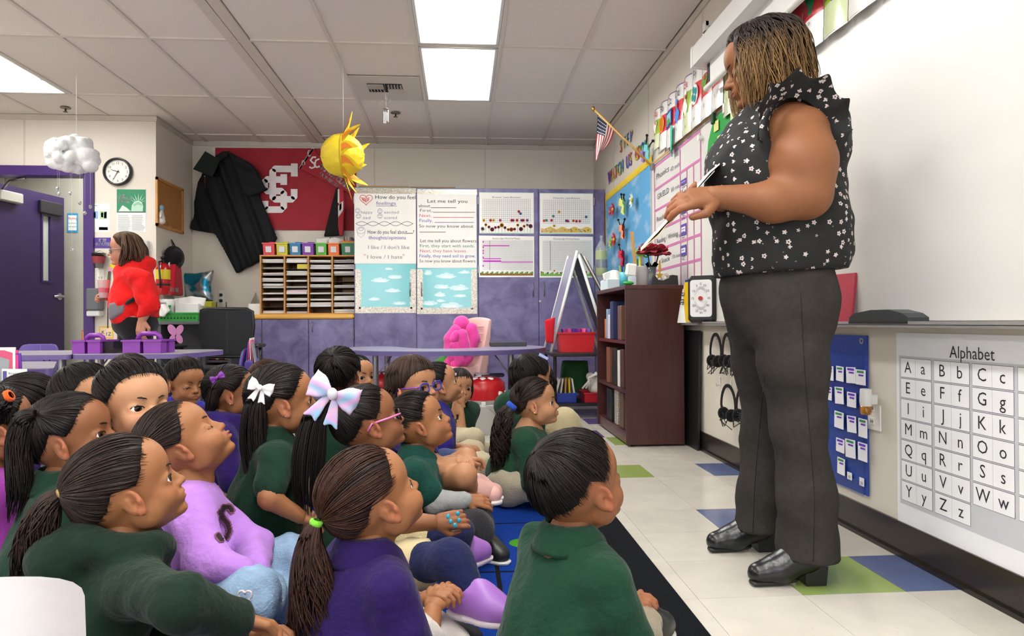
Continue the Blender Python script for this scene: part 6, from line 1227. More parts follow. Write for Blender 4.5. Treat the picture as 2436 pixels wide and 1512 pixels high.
# vase with roses
q=onb(1551,4.42);e=thing('glass_vase','clear glass vase holding two red roses','vase',q);MB(). lathe([(0,0),(.026,0),(.022,.05),(.03,.12),(.028,.12),(.02,.05),(.022,.006),(0,.006)],q,20,'#dfe8ea'). build('glass',glassm,parent=e);MB(). lathe([(0,.008),(.018,.008),(.016,.045),(0,.045)],q,14,'#2a4ab0'). build('blue_beads',gloss,parent=e)
for k,(px,py,r_)in enumerate(((1541,597,.075),(1566,600,.08))):
 c=U(px,py,Y=4.40+.04*k);e=thing('red_rose',['red rose leaning left in the glass vase','red rose leaning right in the glass vase'][k],'rose',q,'roses in the vase');MB(). tube([q+Vector((0,0,.02)),(q+c)/2+Vector((0,0,.01)),c+Vector((0,0,-.02))],.0045,6,'#1f3a22'). build('stem',satin,parent=e)
 rs=random. Random(k)
 for ring_,(n_,rr,up)in enumerate(((7,1.,-.05),(6,.85,.45),(5,.72,.95),(4,.6,1.8))):
  for i in range(n_):
   a2=2*PI*i/n_+ring_*.7+rs. uniform(-.2,.2);d=Vector((math. cos(a2),math. sin(a2),up)). normalized();s_=Vector((-math. sin(a2),math. cos(a2),0));w_=r_*.62*rr+.008
   def pet(u,v,d=d,s_=s_,w_=w_,rr=rr,c=c,up=up):x=(u-.5)*2;return c+d*(r_*rr*v)+s_*(x*w_*math. sin(PI*(.15+.7*v))*1.1)+Vector((0,0,-.3*x*x*w_*v+.15*r_*v*v*(1 if up>0 else .3)))
   MB(). grid(pet,4,4,['#a81a2c','#b8203a','#c02a40','#8f1424'][ring_]). build('petal',cloth,parent=e)
 for s_ in (-1,1):l0=q+Vector((0,0,.12));MB(). grid(lambda u,v,s_=s_:l0+Vector((s_*(.045*v+.0),.0,.02*v))+Vector((0,1,0))*0+Vector((0,0,(u-.5)*.05*math. sin(PI*min(v+.1,1)))),3,5,'#6aa82a'). build('leaf',satin,parent=e)
 # tape dispenser
y=4.36;x0,x1=U(1555,660,Y=y). x,U(1614,660,Y=y). x;w_=x1-x0;e=thing('tape_dispenser','black desk tape dispenser at the end of the bookcase','dispenser',((x0+x1)/2,y,BZ));MB(). prism([(0,0),(w_,0),(w_*.97,.062),(w_*.75,.066),(w_*.62,.045),(w_*.38,.03),(w_*.2,.034),(w_*.04,.064),(0,.05)],(x0,y,BZ+.001),UB,VB,.055,'#232325'). build('body',satin,parent=e);c=Vector((x0+w_*.52,y+.028,BZ+.052));MB(). lathe([(.012,-.01),(.026,-.01),(.026,.01),(.012,.01),(.012,-.01)],c,22,'#d8d0bc',axis=(0,1,0)). build('tape_roll',satin,parent=e)
q=onb(1570,4.55);e=thing('gold_trophy','small gold star ornament behind the tape dispenser','ornament',q);mb=MB();mb. prism([((.03 if k%2==0 else .013)*math. sin(PI*k/5),(.03 if k%2==0 else .013)*math. cos(PI*k/5))for k in range(10)],q+Vector((0,0,.075)),UB,VB,.008,'#c9a23a'). build('star',metal,parent=e);MB(). cyl(q,q+Vector((0,0,.05)),.012,.005,10,'#b8903a'). prism([(-.01,0),(.01,0),(.004,.08),(-.004,.07)],q+Vector((0,0,.1)),UB,VB,.006,'#d0ac4a'). build('stem',metal,parent=e)
# green wrapped roll in clear bag at the corner
y=5.9;q=U(1431,665,Y=y);q. x=min(q. x,1.36);e=thing('wipes_pack','green pack in a clear bag hanging on the cabinet side','pack',Vector((q. x,y,q. z)));k1=y/FPX;MB(). lathe([(0,0),(13*k1,.0),(13.5*k1,.02),(13.5*k1,58*k1),(12*k1,62*k1),(0,62*k1)],(q. x,y,U(1430,657,Y=y). z),22,'#8a9a3a'). build('roll',satin,parent=e);MB(). lathe([(13*k1,-.25),(15*k1,-.1),(15*k1,64*k1),(8*k1,78*k1),(2*k1,88*k1),(4*k1,98*k1)],(q. x,y,U(1430,657,Y=y). z),22,'#e6eaea'). build('clear_bag',clear,parent=e)
MB(). lathe([(14*k1,20*k1),(14*k1,40*k1)],(q. x,y,U(1430,657,Y=y). z),22,'#3a4a5a'). build('print_band',filmm,parent=e)
# ---- easel with red bin, cart, bins
ap=U(1372,597,Y=5.75);lf_=U(1310,838,Y=5.75);rt_=Vector((1.26,5.75,.45));EZ=lf_. z
e=thing('folding_easel','white framed folding easel with dark boards beside the bookcase','easel',(ap. x,5.85,EZ))
wht='#e4e3e0'
for y in (5.72,6.2):
 MB(). tube([(ap. x,y,ap. z),(lf_. x,y,EZ+.004)],.013,8,wht). build('leg',satin,parent=e);MB(). tube([(ap. x+.01,y,ap. z-.03),(rt_. x-.02,y,rt_. z)],.013,8,wht). build('leg',satin,parent=e)
MB()._add([(ap. x-.015,5.74,ap. z-.03),(ap. x-.015,6.18,ap. z-.03),(lf_. x+.02,6.18,EZ+.12),(lf_. x+.02,5.74,EZ+.12),(ap. x-.005,5.74,ap. z-.03),(ap. x-.005,6.18,ap. z-.03),(lf_. x+.03,6.18,EZ+.12),(lf_. x+.03,5.74,EZ+.12)],[(0,1,2,3),(7,6,5,4),(0,3,7,4),(1,5,6,2),(3,2,6,7),(0,4,5,1)],'#9a9ab8'). build('white_board',gloss,parent=e)  # purplish reflection on the white face is put into its colour
MB()._add([(ap. x+.02,5.76,ap. z-.05),(ap. x+.02,6.16,ap. z-.05),(rt_. x-.03,6.16,.62),(rt_. x-.03,5.76,.62),(ap. x+.03,5.76,ap. z-.05),(ap. x+.03,6.16,ap. z-.05),(rt_. x-.02,6.16,.62),(rt_. x-.02,5.76,.62)],[(0,1,2,3),(7,6,5,4),(0,3,7,4),(1,5,6,2),(3,2,6,7),(0,4,5,1)],'#1d1d22'). build('black_board',satin,parent=e)
for k,(c_,dx)in enumerate((('#33363a',.05),('#cfc4b0',.075),('#8a6a4a',.09),('#27406a',.105))):MB(). tube([(ap. x+dx-.02,5.74,ap. z-.02-.02*k),(rt_. x+dx*.4,5.74,.78)],.006,6,c_). build('board_edge',satin,parent=e)
q=U(1307,785,Y=5.68);V_,Q_=relief([(-.03,-.1),(.03,-.11),(.05,.11),(-.04,.08)],q,UB,VB,.03,.01);MB(). np(V_,Q_,'#c8202c'). build('red_cloth',cloth,label='red cloth clipped on the edge of the easel',cat='cloth')
x0,x1=U(1328,800,Y=5.62). x,U(1417,800,Y=5.62). x;ez=U(1370,838,Y=5.62). z;e=thing('red_bin','red plastic tub on the easel ledge beside the bookcase','tub',((x0+x1)/2,5.72,ez));bin_mesh(x0,x1,5.6,5.84,ez+.002,U(1370,790,Y=5.6). z,'#c8242c',tap=.86). build('tub',binm,parent=e)
for k in range(6):MB(). box((x0+.06+.035*k,5.72,ez+.16),(.02,.1,.06),['#8a2a8a','#d8508a','#5a3a9a'][k%3],rot=(0,.1*k-.2,.2*k)). build('marker_box',satin,label=['purple','pink','violet','dark purple','bright pink','deep violet'][k]+' marker box in the red tub',cat='box',group='marker boxes in the red tub')
e=thing('black_cart','black low cart carrying the easel beside the bookcase','cart',(1.0,5.85,0));MB(). bx((.72,5.55,ez-.03),(1.3,6.25,ez),'#2a1f20',bev=.006). build('top',satin,parent=e);MB(). bx((.74,5.58,.10),(1.3,6.22,.125),'#1a1a1c'). build('shelf',satin,parent=e)
for x in (.75,1.28):
 for y in (5.6,6.2):MB(). cyl((x,y,0),(x,y,ez-.03),.014,n=8,col='#151517'). build('post',satin,parent=e)
for k,(a,b_,c_)in enumerate(((1318,1373,'#1f3a9a'),(1388,1446,'#b81f2c'))):
 x0,x1=U(a,930,Y=5.62). x,min(U(b_,930,Y=5.62). x,1.27);bin_mesh(x0,x1,5.6,5.9,.127,.205,c_,tap=.9). build('book_bin',binm,label=['blue plastic bin of papers on the low black cart','red plastic bin under the white tote on the cart'][k],cat='bin',group='bins on the low cart')
for k in range(5):x=U(1325+k*9,910,Y=5.72). x;MB(). box((x,5.74,.25),(.012,.16,.13),['#e2ddd2','#cfc9be','#b08a5a','#e0c030','#d8d4cc'][k],rot=(0,.25-.1*k,0)). build('booklet',paper,label=['cream','grey','tan','yellow','white'][k]+' booklet standing in the blue bin',cat='booklet',group='booklets in the blue bin')
f=Field((1.0,5.55,.18),(1.34,5.9,.5),.012);rs=random. Random(2)
for k in range(9):a2=rs. uniform(0,6);f. cone((1.12+.05*math. cos(a2),5.68+.05*math. sin(a2),.24),(1.14+.09*math. cos(a2+1),5.68+.08*math. sin(a2+1),.33),.05,.035,.01)
V_,Q_=f. mesh();e=thing('tote_bag','crumpled white tote bag on the red bin beside the bookcase','bag',(1.13,5.68,.2));MB(). np(V_,Q_,'#d3cdc3'). build('bag',cloth,parent=e)
for k in range(3):a2=k*.9+.4;MB(). tube([(1.03-.03*k,5.6,.24),(1.02+.03*k,5.58,.33+.02*k),(1.12,5.57,.37-.02*k),(1.2,5.58,.28)],.009,6,'#ddd8cf'). build('strap',cloth,parent=e)
V_,Q_=relief([(-.14,-.14),(.14,-.14),(.12,.14),(-.1,.14)],(.98,6.08,.30),UB,VB,.1,.016,fold=lambda X,Y_:.02*np. sin(X*30));MB(). np(V_,Q_,'#2f5a32'). build('green_bag',cloth,label='dark green bag at the back of the low cart',cat='bag')
# ---- pink chair with plush flower
xc_,yc_=U(1100,870,Y=5.9). x,5.85;sz=.40
pk=mat('pink_vinyl',.4,var=.03,bump=.1,bs=20)
e=thing('pink_chair','pale pink padded swivel chair behind the kidney table','chair',(xc_,yc_,0))
f=Field((xc_-.4,yc_-.3,.3),(xc_+.4,yc_+.3,.9),.012);bt=U(1155,758,Y=yc_)
f. cone((xc_-.2,yc_,sz-.03),(xc_+.08,yc_,sz-.03),.055,.06,.03,flat=((0,1,0),.26));f. cone((xc_+.1,yc_,sz-.02),(bt. x-.02,yc_,bt. z-.02),.055,.035,.05,flat=((0,1,0),.2))
V_,Q_=f. mesh();MB(). np(V_,Q_,'#e6b9b4'). build('shell',pk,parent=e)
for k in range(5):z=sz+.1+.06*k;x=xc_+.115+(bt. x-xc_-.12)*(z-sz)/(bt. z-sz)-.056;MB(). tube([(x,yc_-.13,z),(x-.004,yc_,z),(x,yc_+.13,z)],.004,5,'#cf9f9a'). build('seam',pk,parent=e)
MB(). cyl((xc_,yc_,.06),(xc_,yc_,sz-.06),.025,n=12,col='#a9a9ad'). build('column',metal,parent=e)
e. rotation_euler=(0,0,.65)
for k in range(4):a2=PI/4+k*PI/2;MB(). tube([(xc_,yc_,.08),(xc_+.25*math. cos(a2),yc_+.25*math. sin(a2),.03)],.014,8,'#b5b5b8'). build('base_leg',metal,parent=e)
MB(). box((xc_+.21,yc_-.29,sz-.04),(.24,.07,.03),'#2b2140',b=.01). cyl((xc_+.18,yc_-.28,sz-.28),(xc_+.18,yc_-.28,sz-.05),.028,n=10,col='#2b2140'). build('purple_stool_arm',satin,label='dark purple stool arm beside the pink chair',cat='stool')
plm=mat('plush',.85,var=.06,sheen=.5,bump=.15,bs=90)
fy=yc_-.1;PK=lambda x,y,dy=0.:U(x,y,Y=fy+dy)
e=thing('plush_flower','hot pink plush flower cushion sitting on the pink chair','cushion',PK(1098,866))
k1=fy/FPX
for i,(pts,r_,dy)in enumerate((([(1098,770)],20,.03),([(1122,782),(1128,805),(1122,822)],15,.0),([(1085,785),(1070,805),(1070,830),(1080,850)],14,-.01),([(1085,795),(1080,806)],10,-.06),([(1100,795),(1104,815),(1108,835)],13,-.05),([(1082,820),(1090,840),(1095,858)],12,-.05),([(1118,835),(1112,852),(1104,860)],13,-.02),([(1072,855),(1066,864)],11,0),([(1090,862),(1084,866)],12,-.03))):
 P_=[PK(x,y,dy)for x,y in pts];P_=P_ if len(P_)>1 else P_*2;lo=[min(p[a_]for p in P_)-r_*k1*1.3 for a_ in range(3)];hi=[max(p[a_]for p in P_)+r_*k1*1.3 for a_ in range(3)];f=Field(lo,hi,.009);f. chain(P_,[r_*k1]*len(P_),.01);V_,Q_=f. mesh();MB(). np(V_,Q_,'#e0399a'). build('petal',plm,parent=e)
for k,pts in enumerate(([(1034,858),(1050,848),(1066,845),(1062,856),(1046,862)],[(1058,822),(1068,818),(1070,826)])):MB(). prism(loc2(pts,PK(1055,850),fy),PK(1055,850),UB,VB,.02,'#4aa040'). build('leaf',plm,parent=e)
# ---- red dotted bucket seats
def bucket(lb,px,yy,zt_,r_,pail=True):
 x=U(px,900,Y=yy). x;e_=thing('bucket_seat',lb,'bucket seat',(x,yy,0),'bucket seats with dotted cushions')
 MB(). lathe([(0,.0),(r_*.82,0),(r_*.96,zt_-.03),(r_,zt_-.03),(r_,zt_-.01),(r_*.92,zt_-.01),(r_*.92,zt_)],(x,yy,.001),28,'#dcdcda'). lathe([(r_*.955,zt_-.085),(r_*.99,zt_-.08),(r_*.965,zt_-.075)],(x,yy,.001),28,'#e6e6e4'). build('pail',satin,parent=e_)
 cu=MB(). lathe([(r_*1.04,zt_-.045),(r_*1.06,zt_+.02),(r_*1.02,zt_+.07),(r_*.8,zt_+.1),(r_*.4,zt_+.112),(0,zt_+.115)],(x,yy,.001),28,'#b8161f'). build('cushion',mat('red_satin',.3,var=.06,vs=20,bump=.2,bs=18),parent=e_)
 prof=[(1.055,.005),(1.03,.065),(.7,.106),(.9,.09),(.3,.116)]
 for k in range(13):
  a2=k*2.4+.4;rr,zz_=prof[k%5];c=Vector((x+r_*rr*math. cos(a2),yy+r_*rr*math. sin(a2),zt_+zz_));nn=Vector((math. cos(a2),math. sin(a2),.3 if k%5==0 else (1. if k%5==1 else 3.))). normalized();MB(). lathe([(0,.004),(.02,.002),(.023,-.006)],c,12,'#ece6e2',axis=nn). build('dot',cloth,parent=cu)
 MB(). bx((x-.02,yy-r_-.008,zt_-.09),(x+.012,yy-r_*.9,zt_-.05),'#d6d6d4',bev=.004). build('handle_lug',satin,parent=e_);MB(). tube([(x,yy-r_-.006,zt_-.07),(x+.06,yy-r_-.01,zt_-.12),(x+r_*.85,yy-r_*.6,zt_-.2)],.0025,6,'#9a9a9c'). build('bail',metal,parent=e_)
bucket('white bucket with red dotted cushion beside the girl with clasped hands',1150,4.95,.285,.145);bucket('red dotted bucket cushion under the kidney table',905,5.3,.30,.15)
# ---- hanging paper sun
ys=5.0;sc0=U(815,370,Y=ys);k1=ys/FPX;R_=50*k1
e=thing('paper_sun','yellow crumpled paper sun with orange flame rays hanging from the ceiling','decoration',sc0)
crm=mat('crumpled_paper',.6,var=.10,vs=8,bump=.9,bs=11)
for s_ in (-1,1):
 V_=[];n_,m_=30,14
 def sp2(u,v,s_=s_):a2=2*PI*u;b2=PI/2*v;r_=R_*(1+.03*math. sin(9*a2+4*b2)+.02*math. sin(17*a2-9*b2));return sc0+Vector((s_*r_*math. cos(b2)*.98,r_*math. sin(b2)*math. cos(a2),r_*math. sin(b2)*math. sin(a2)))
 MB(). grid(sp2,n_,m_,'#e9cb2a'). build('ball_half',crm,parent=e)
ray_frame=[(Vector((.25,-.1,math. sin(a2)*1.0)),a2)for a2 in ()]
for k in range(12):
 a2=2*PI*k/12+.1;d=Vector((.25+.75*abs(math. cos(a2)),-.45*math. cos(a2),math. sin(a2))). normalized();base=sc0+Vector((.012,-R_*.99*math. cos(a2),R_*.99*math. sin(a2)));t_=Vector((0,math. sin(a2),math. cos(a2)));l_=R_*(1.2 if k%2 else .95)
 for nm_,f_,c_,off in (('flame',1.,'#e6c62a',0),('flame_core',.66,'#e8872a',.004)):
  pts=[]
  for i in range(9):v=i/8;pts. append((v,.30*R_*(1-v)**.8*f_,.10*R_*math. sin(v*PI*1.3)))
  L_=[base+d*(l_*v*f_)+t_*(w_+c)+Vector((-.0,-off,0))for v,w_,c in pts];Rr=[base+d*(l_*v*f_)+t_*(-w_+c)+Vector((0,-off,0))for v,w_,c in pts];mb=MB();nn=d. cross(t_). normalized()*.002
  n_=len(L_);mb._add([p+nn for p in L_]+[p+nn for p in Rr]+[p-nn for p in L_]+[p-nn for p in Rr],[(i,i+1,n_+i+1,n_+i)for i in range(n_-1)]+[(2*n_+i,3*n_+i,3*n_+i+1,2*n_+i+1)for i in range(n_-1)],c_)
  if nm_=='flame':fo_=mb. build('flame',paper,parent=e)
  else:mb. build('flame_core',paper,parent=fo_)
MB(). tube([sc0+Vector((.01,R_*math. cos(t_),R_*math. sin(t_)))for t_ in (2*PI*k/32 for k in range(32))],.010,6,'#c8b02a',closed=True). build('rim',paper,parent=e)
MB(). tube([sc0+Vector((.005,0,R_)),(sc0. x+.005,ys,ZC-.002)],.0012,5,'#e6e6e2'). build('thread',satin,parent=e)
# ---- cotton cloud with crystal drops
yc2=5.15;c0=U(172,366,Y=yc2);k1=yc2/FPX;f=Field(c0-Vector((.28,.2,.2)),c0+Vector((.28,.2,.2)),.010);rs=random. Random(11)
for x,y,r_ in ((140,372,26),(165,350,28),(190,352,27),(205,375,24),(172,380,28),(130,385,18),(215,395,16),(150,345,18),(195,390,22),(205,340,14),(160,395,16),(185,404,10)):f. ell(U(x,y,Y=yc2+rs. uniform(-.05,.05)),(r_*k1,r_*k1*rs. uniform(.9,1.2),r_*k1*.92),.012)
for k in range(60):a2,b2=rs. uniform(0,6.28),rs. uniform(-1,1);f. ell(c0+Vector((.15*math. cos(a2)*math. sqrt(1-b2*b2),.11*math. sin(a2)*math. sqrt(1-b2*b2),.10*b2)),(rs. uniform(.025,.045),)*3,.012)
V_,Q_=f. mesh();e=thing('cotton_cloud','white cotton cloud hanging over the purple door','decoration',c0);MB(). np(V_,Q_,'#dfe0e0'). build('cotton',mat('cotton',.95,spec=.1,var=.08,vs=12,bump=.8,bs=34),parent=e);MB(). tube([U(182,330,Y=yc2),(U(182,330,Y=yc2). x,yc2,ZC-.002)],.0012,5,'#e6e6e2'). build('thread',satin,parent=e)
for k,(x,y)in enumerate(((137,449),(141,461),(167,460),(190,483),(202,507),(215,492),(171,594))):
 p=U(x,y,Y=yc2-.03);e2=thing('crystal_drop',['first','second','third','fourth','fifth','sixth','lowest'][k]+' clear crystal drop hanging below the cotton cloud, counted from the top'if k<6 else 'lowest clear crystal drop hanging far below the cotton cloud','crystal',p,'crystal drops under the cloud');MB(). lathe([(0,-.014),(.006,-.01),(.013,.002),(.008,.013),(0,.013)],p,6,'#f2f6f8',smooth=False). build('crystal',glassm,parent=e2);MB(). tube([p+Vector((0,0,.013)),Vector((p. x,p. y,U(x,405,Y=yc2). z))],.0006,4,'#e8e8e8'). build('thread',satin,parent=e2)
 # ---- ceiling vent, sprinklers, wind chime
vx0,vx1,vy0,vy1=-.735,-.46,5.63,5.83;e=thing('ceiling_vent','square ceiling vent grille with dark slots above the wind chime','vent',((vx0+vx1)/2,(vy0+vy1)/2,ZC-.02))
MB(). bx((colx[4]+.585*0+.012,5.47,ZC-.006),(colx[3]-.015,6.04,ZC-.001),'#c5bdb4'). build('plate',satin,parent=e);MB(). bx((vx0,vy0,ZC-.009),(vx1,vy1,ZC-.0065),'#1b1815'). build('dark_slot',matte,parent=e)
xm_=(vx0+vx1)/2+.01
for k in range(6):y=vy0+.012+k*.017;MB(). box((vx0+.065,y,ZC-.014),(.125,.004,.012),'#a39b92',rot=(.6,0,0)). build('slat',satin,parent=e)
for k in range(5):x=xm_+.02+k*.024;MB(). box((x,vy0+.06,ZC-.014),(.004,.1,.014),'#b5ada4',rot=(0,.6,0)). build('slat',satin,parent=e)
for k in range(5):x=vx0+.02+k*.025;MB(). box((x,vy1-.05,ZC-.014),(.004,.09,.014),'#b5ada4',rot=(0,-.6,0)). build('slat',satin,parent=e)
for k in range(4):y=vy1-.085+k*.022;MB(). box((xm_+.07,y,ZC-.014),(.125,.012,.004),'#b9b1a8',rot=(-.5,0,0)). build('slat',satin,parent=e)
for k,(x,y)in enumerate(((156,256),(941,268))):
 p=U(x,y,Z=ZC);e=thing('sprinkler_head',['ceiling sprinkler head near the cotton cloud','ceiling sprinkler head beside the wind chime'][k],'sprinkler',(p. x,p. y,ZC-.04),'ceiling sprinklers');MB(). lathe([(0,0),(.04,0),(.044,-.006),(.02,-.01),(0,-.01)],(p. x,p. y,ZC),18,'#8a827a'). build('escutcheon',metal,parent=e);MB(). lathe([(.008,-.01),(.008,-.034),(.02,-.036),(.02,-.04),(0,-.04)],(p. x,p. y,ZC),12,'#7a7068'). build('deflector',metal,parent=e)
yw=5.62;p0=U(913,198,Y=yw);e=thing('wind_chime','silver butterfly wind chime hanging from the ceiling vent','chime',U(918,292,Y=yw));MB(). tube([p0+Vector((0,0,.06)),U(918,240,Y=yw),U(918,262,Y=yw)],.001,4,'#ccc'). build('thread',satin,parent=e)
for k,pts in enumerate(([(914,222),(918,221),(924,232),(922,240),(916,236)],[(900,244),(908,237),(917,242),(912,250),(902,250)],[(920,240),(927,232),(930,238),(924,243)])):o_=U(916,240,Y=yw);MB(). prism(loc2(pts,o_,yw),o_+Vector((0,.01*k,0)),UB,VB,.003,'#c9c3c0'). build('wing',metal,parent=e)
MB(). lathe([(0,0),(.02,0),(.02,-.006),(0,-.006)],U(918,258,Y=yw),14,'#9a9694'). build('disc',metal,parent=e)
for k,(x,y0,y1)in enumerate(((913,266,293),(917,266,293),(923,262,290),(920,268,288))):MB(). cyl(U(x,y0,Y=yw+.01*(k%2)),U(x,y1,Y=yw+.01*(k%2)),.0055,n=8,col='#c9c9cc'). build('tube',metal,parent=e)
# ---- rug
m,nt,b=nodes('carpet');L=nt. links. new;a=N(nt,'ShaderNodeAttribute',attribute_name='col');tc=N(nt,'ShaderNodeNewGeometry');n1=N(nt,'ShaderNodeTexNoise',i_Scale=330.,i_Detail=2.);L(tc. outputs['Position'],n1. inputs['Vector']);r1=N(nt,'ShaderNodeMapRange',i_From_Min=.3,i_From_Max=.7,i_To_Min=.6,i_To_Max=1.35);L(n1. outputs['Fac'],r1. inputs[0]);sc=N(nt,'ShaderNodeVectorMath',operation='SCALE');L(a. outputs['Color'],sc. inputs[0]);L(r1. outputs[0],sc. inputs['Scale']);L(sc. outputs[0],b. inputs['Base Color']);b. inputs['Roughness']. default_value=.95;b. inputs['Specular IOR Level']. default_value=.1;bp=N(nt,'ShaderNodeBump',i_Strength=.9,i_Distance=.006);L(n1. outputs['Fac'],bp. inputs['Height']);L(bp. outputs[0],b. inputs['Normal']);MATS['carpet']=m
RX0,RX1,RY0,RY1,RH=-2.4,.608,.75,4.36,.010
e=thing('classroom_rug','blue classroom rug with black border and grid under the children','rug',((RX0+RX1)/2,(RY0+RY1)/2,0));MB(). bx((RX0,RY0,.001),(RX1,RY1,RH),'#15171c',bev=.003). build('black_border',m,parent=e)
ix1,iy1=RX1-.115,RY1-.10;g=U(1175,1300,Z=RH);ylines=[U(1200,y,Z=RH). y for y in (1245,1360)]
step=ylines[0]-ylines[1];xl=g. x;xs_=[ix1,xl,xl-.52,xl-1.04,xl-1.56,RX0+.1];ys_=[iy1];y=ylines[0]+4*step
ys_=[iy1]+[q for q in [ylines[0]+k*step for k in range(6,-5,-1)]if RY0+.15<q<iy1-.1]+[RY0+.1]
for i in range(len(xs_)-1):
 for j in range(len(ys_)-1):MB(). bx((xs_[i+1]+.007,ys_[j+1]+.007,RH-.002),(xs_[i]-.007,ys_[j]-.007,RH+.0015),'#12388e'). build('blue_square',m,parent=e)
for px,py,rx,ry in ((1245,1292,.05,.05),(1503,1432,.035,.075),(1250,1100,.05,.06)):c=U(px,py,Z=RH);MB(). lathe([(0,RH+.0022),(1.,RH+.0022)],(c. x,c. y,0),20,'#4a9a2a',sx=rx,sy=ry). build('green_spot',m,parent=e)
# ================================================================== PEOPLE: head, hair, hands, bodies
def npm(M_):return np. array(M_)
def xf(M_,V):M_=np. array(M_);return V@M_[:3,:3]. T+M_[:3,3]
def vobj(name,V,F,C,m_,parent,label=None,smooth=True):
 """fast mesh object: numpy vertices, faces of one size, colour per vertex"""
 V=np. asarray(V,dtype=np. float32)-np. array(parent_origin(parent),dtype=np. float32);F=np. asarray(F,dtype=np. int32);k=F. shape[1]
 me=bpy. data. meshes. new(name);me. vertices. add(len(V));me. vertices. foreach_set('co',V. ravel());me. loops. add(F. size);me. loops. foreach_set('vertex_index',F. ravel())
 me. polygons. add(len(F));me. polygons. foreach_set('loop_start',np. arange(0,F. size,k,dtype=np. int32));me. polygons. foreach_set('use_smooth',np. full(len(F),smooth));me. update(calc_edges=True);me. validate()
 C=np. asarray(C,dtype=np. float32);C=np. tile(C,(len(V),1))if C. ndim==1 else C
 at=me. color_attributes. new('col','FLOAT_COLOR','POINT');at. data. foreach_set('color',np. concatenate([C[:,:3],np. ones((len(V),1),dtype=np. float32)],1). astype(np. float32). ravel())
 me. materials. append(m_);o_=bpy. data. objects. new(name,me);COLL. objects. link(o_);o_. parent=parent
 if label:o_['label']=label
 return o_
def tubes(P,R_,n=3):
 """P (N,M,3) paths, R_ (N,M) radii -> one mesh of thin tubes"""
 Nn,M_,_=P. shape;T_=np. gradient(P,axis=1);T_/=np. linalg. norm(T_,axis=2,keepdims=True)+1e-9
 up=np. where(np. abs(T_[...,2:])>.9,np. array([1.,0,0]),np. array([0,0,1.]));A=np. cross(T_,up);A/=np. linalg. norm(A,axis=2,keepdims=True)+1e-9;B=np. cross(T_,A)
 an=2*PI*np. arange(n)/n;V=P[:,:,None]+R_[:,:,None,None]*(A[:,:,None]*np. cos(an)[:,None]+B[:,:,None]*np. sin(an)[:,None])
 idx=np. arange(Nn*M_*n). reshape(Nn,M_,n);a=idx[:,:-1];b_=idx[:,1:];F=np. stack([a,np. roll(a,-1,2),np. roll(b_,-1,2),b_],-1). reshape(-1,4)
 return V. reshape(-1,3),F
def join(parts):
 V,F,C,o_=[],[],[],0
 for v,f,c in parts:
  V. append(v);F. append(np. asarray(f)+o_);c=np. asarray(c,dtype=np. float32);C. append(np. tile(c,(len(v),1))if c. ndim==1 else c);o_+=len(v)
 return np. concatenate(V),np. concatenate(F),np. concatenate(C)
skinm=mat('skin',.55,spec=.3,var=.05,vs=22,bump=.05,bs=300,sss=.10)
hairm=mat('hair',.48,spec=.28,var=.0)
eyem=mat('eye',.06,spec=.6,var=0)
knit=mat('knit_cotton',.92,spec=.15,var=.10,vs=26,bump=.45,bs=60,sheen=.08)
denim=mat('denim',.85,var=.22,vs=30,bump=.4,bs=200)
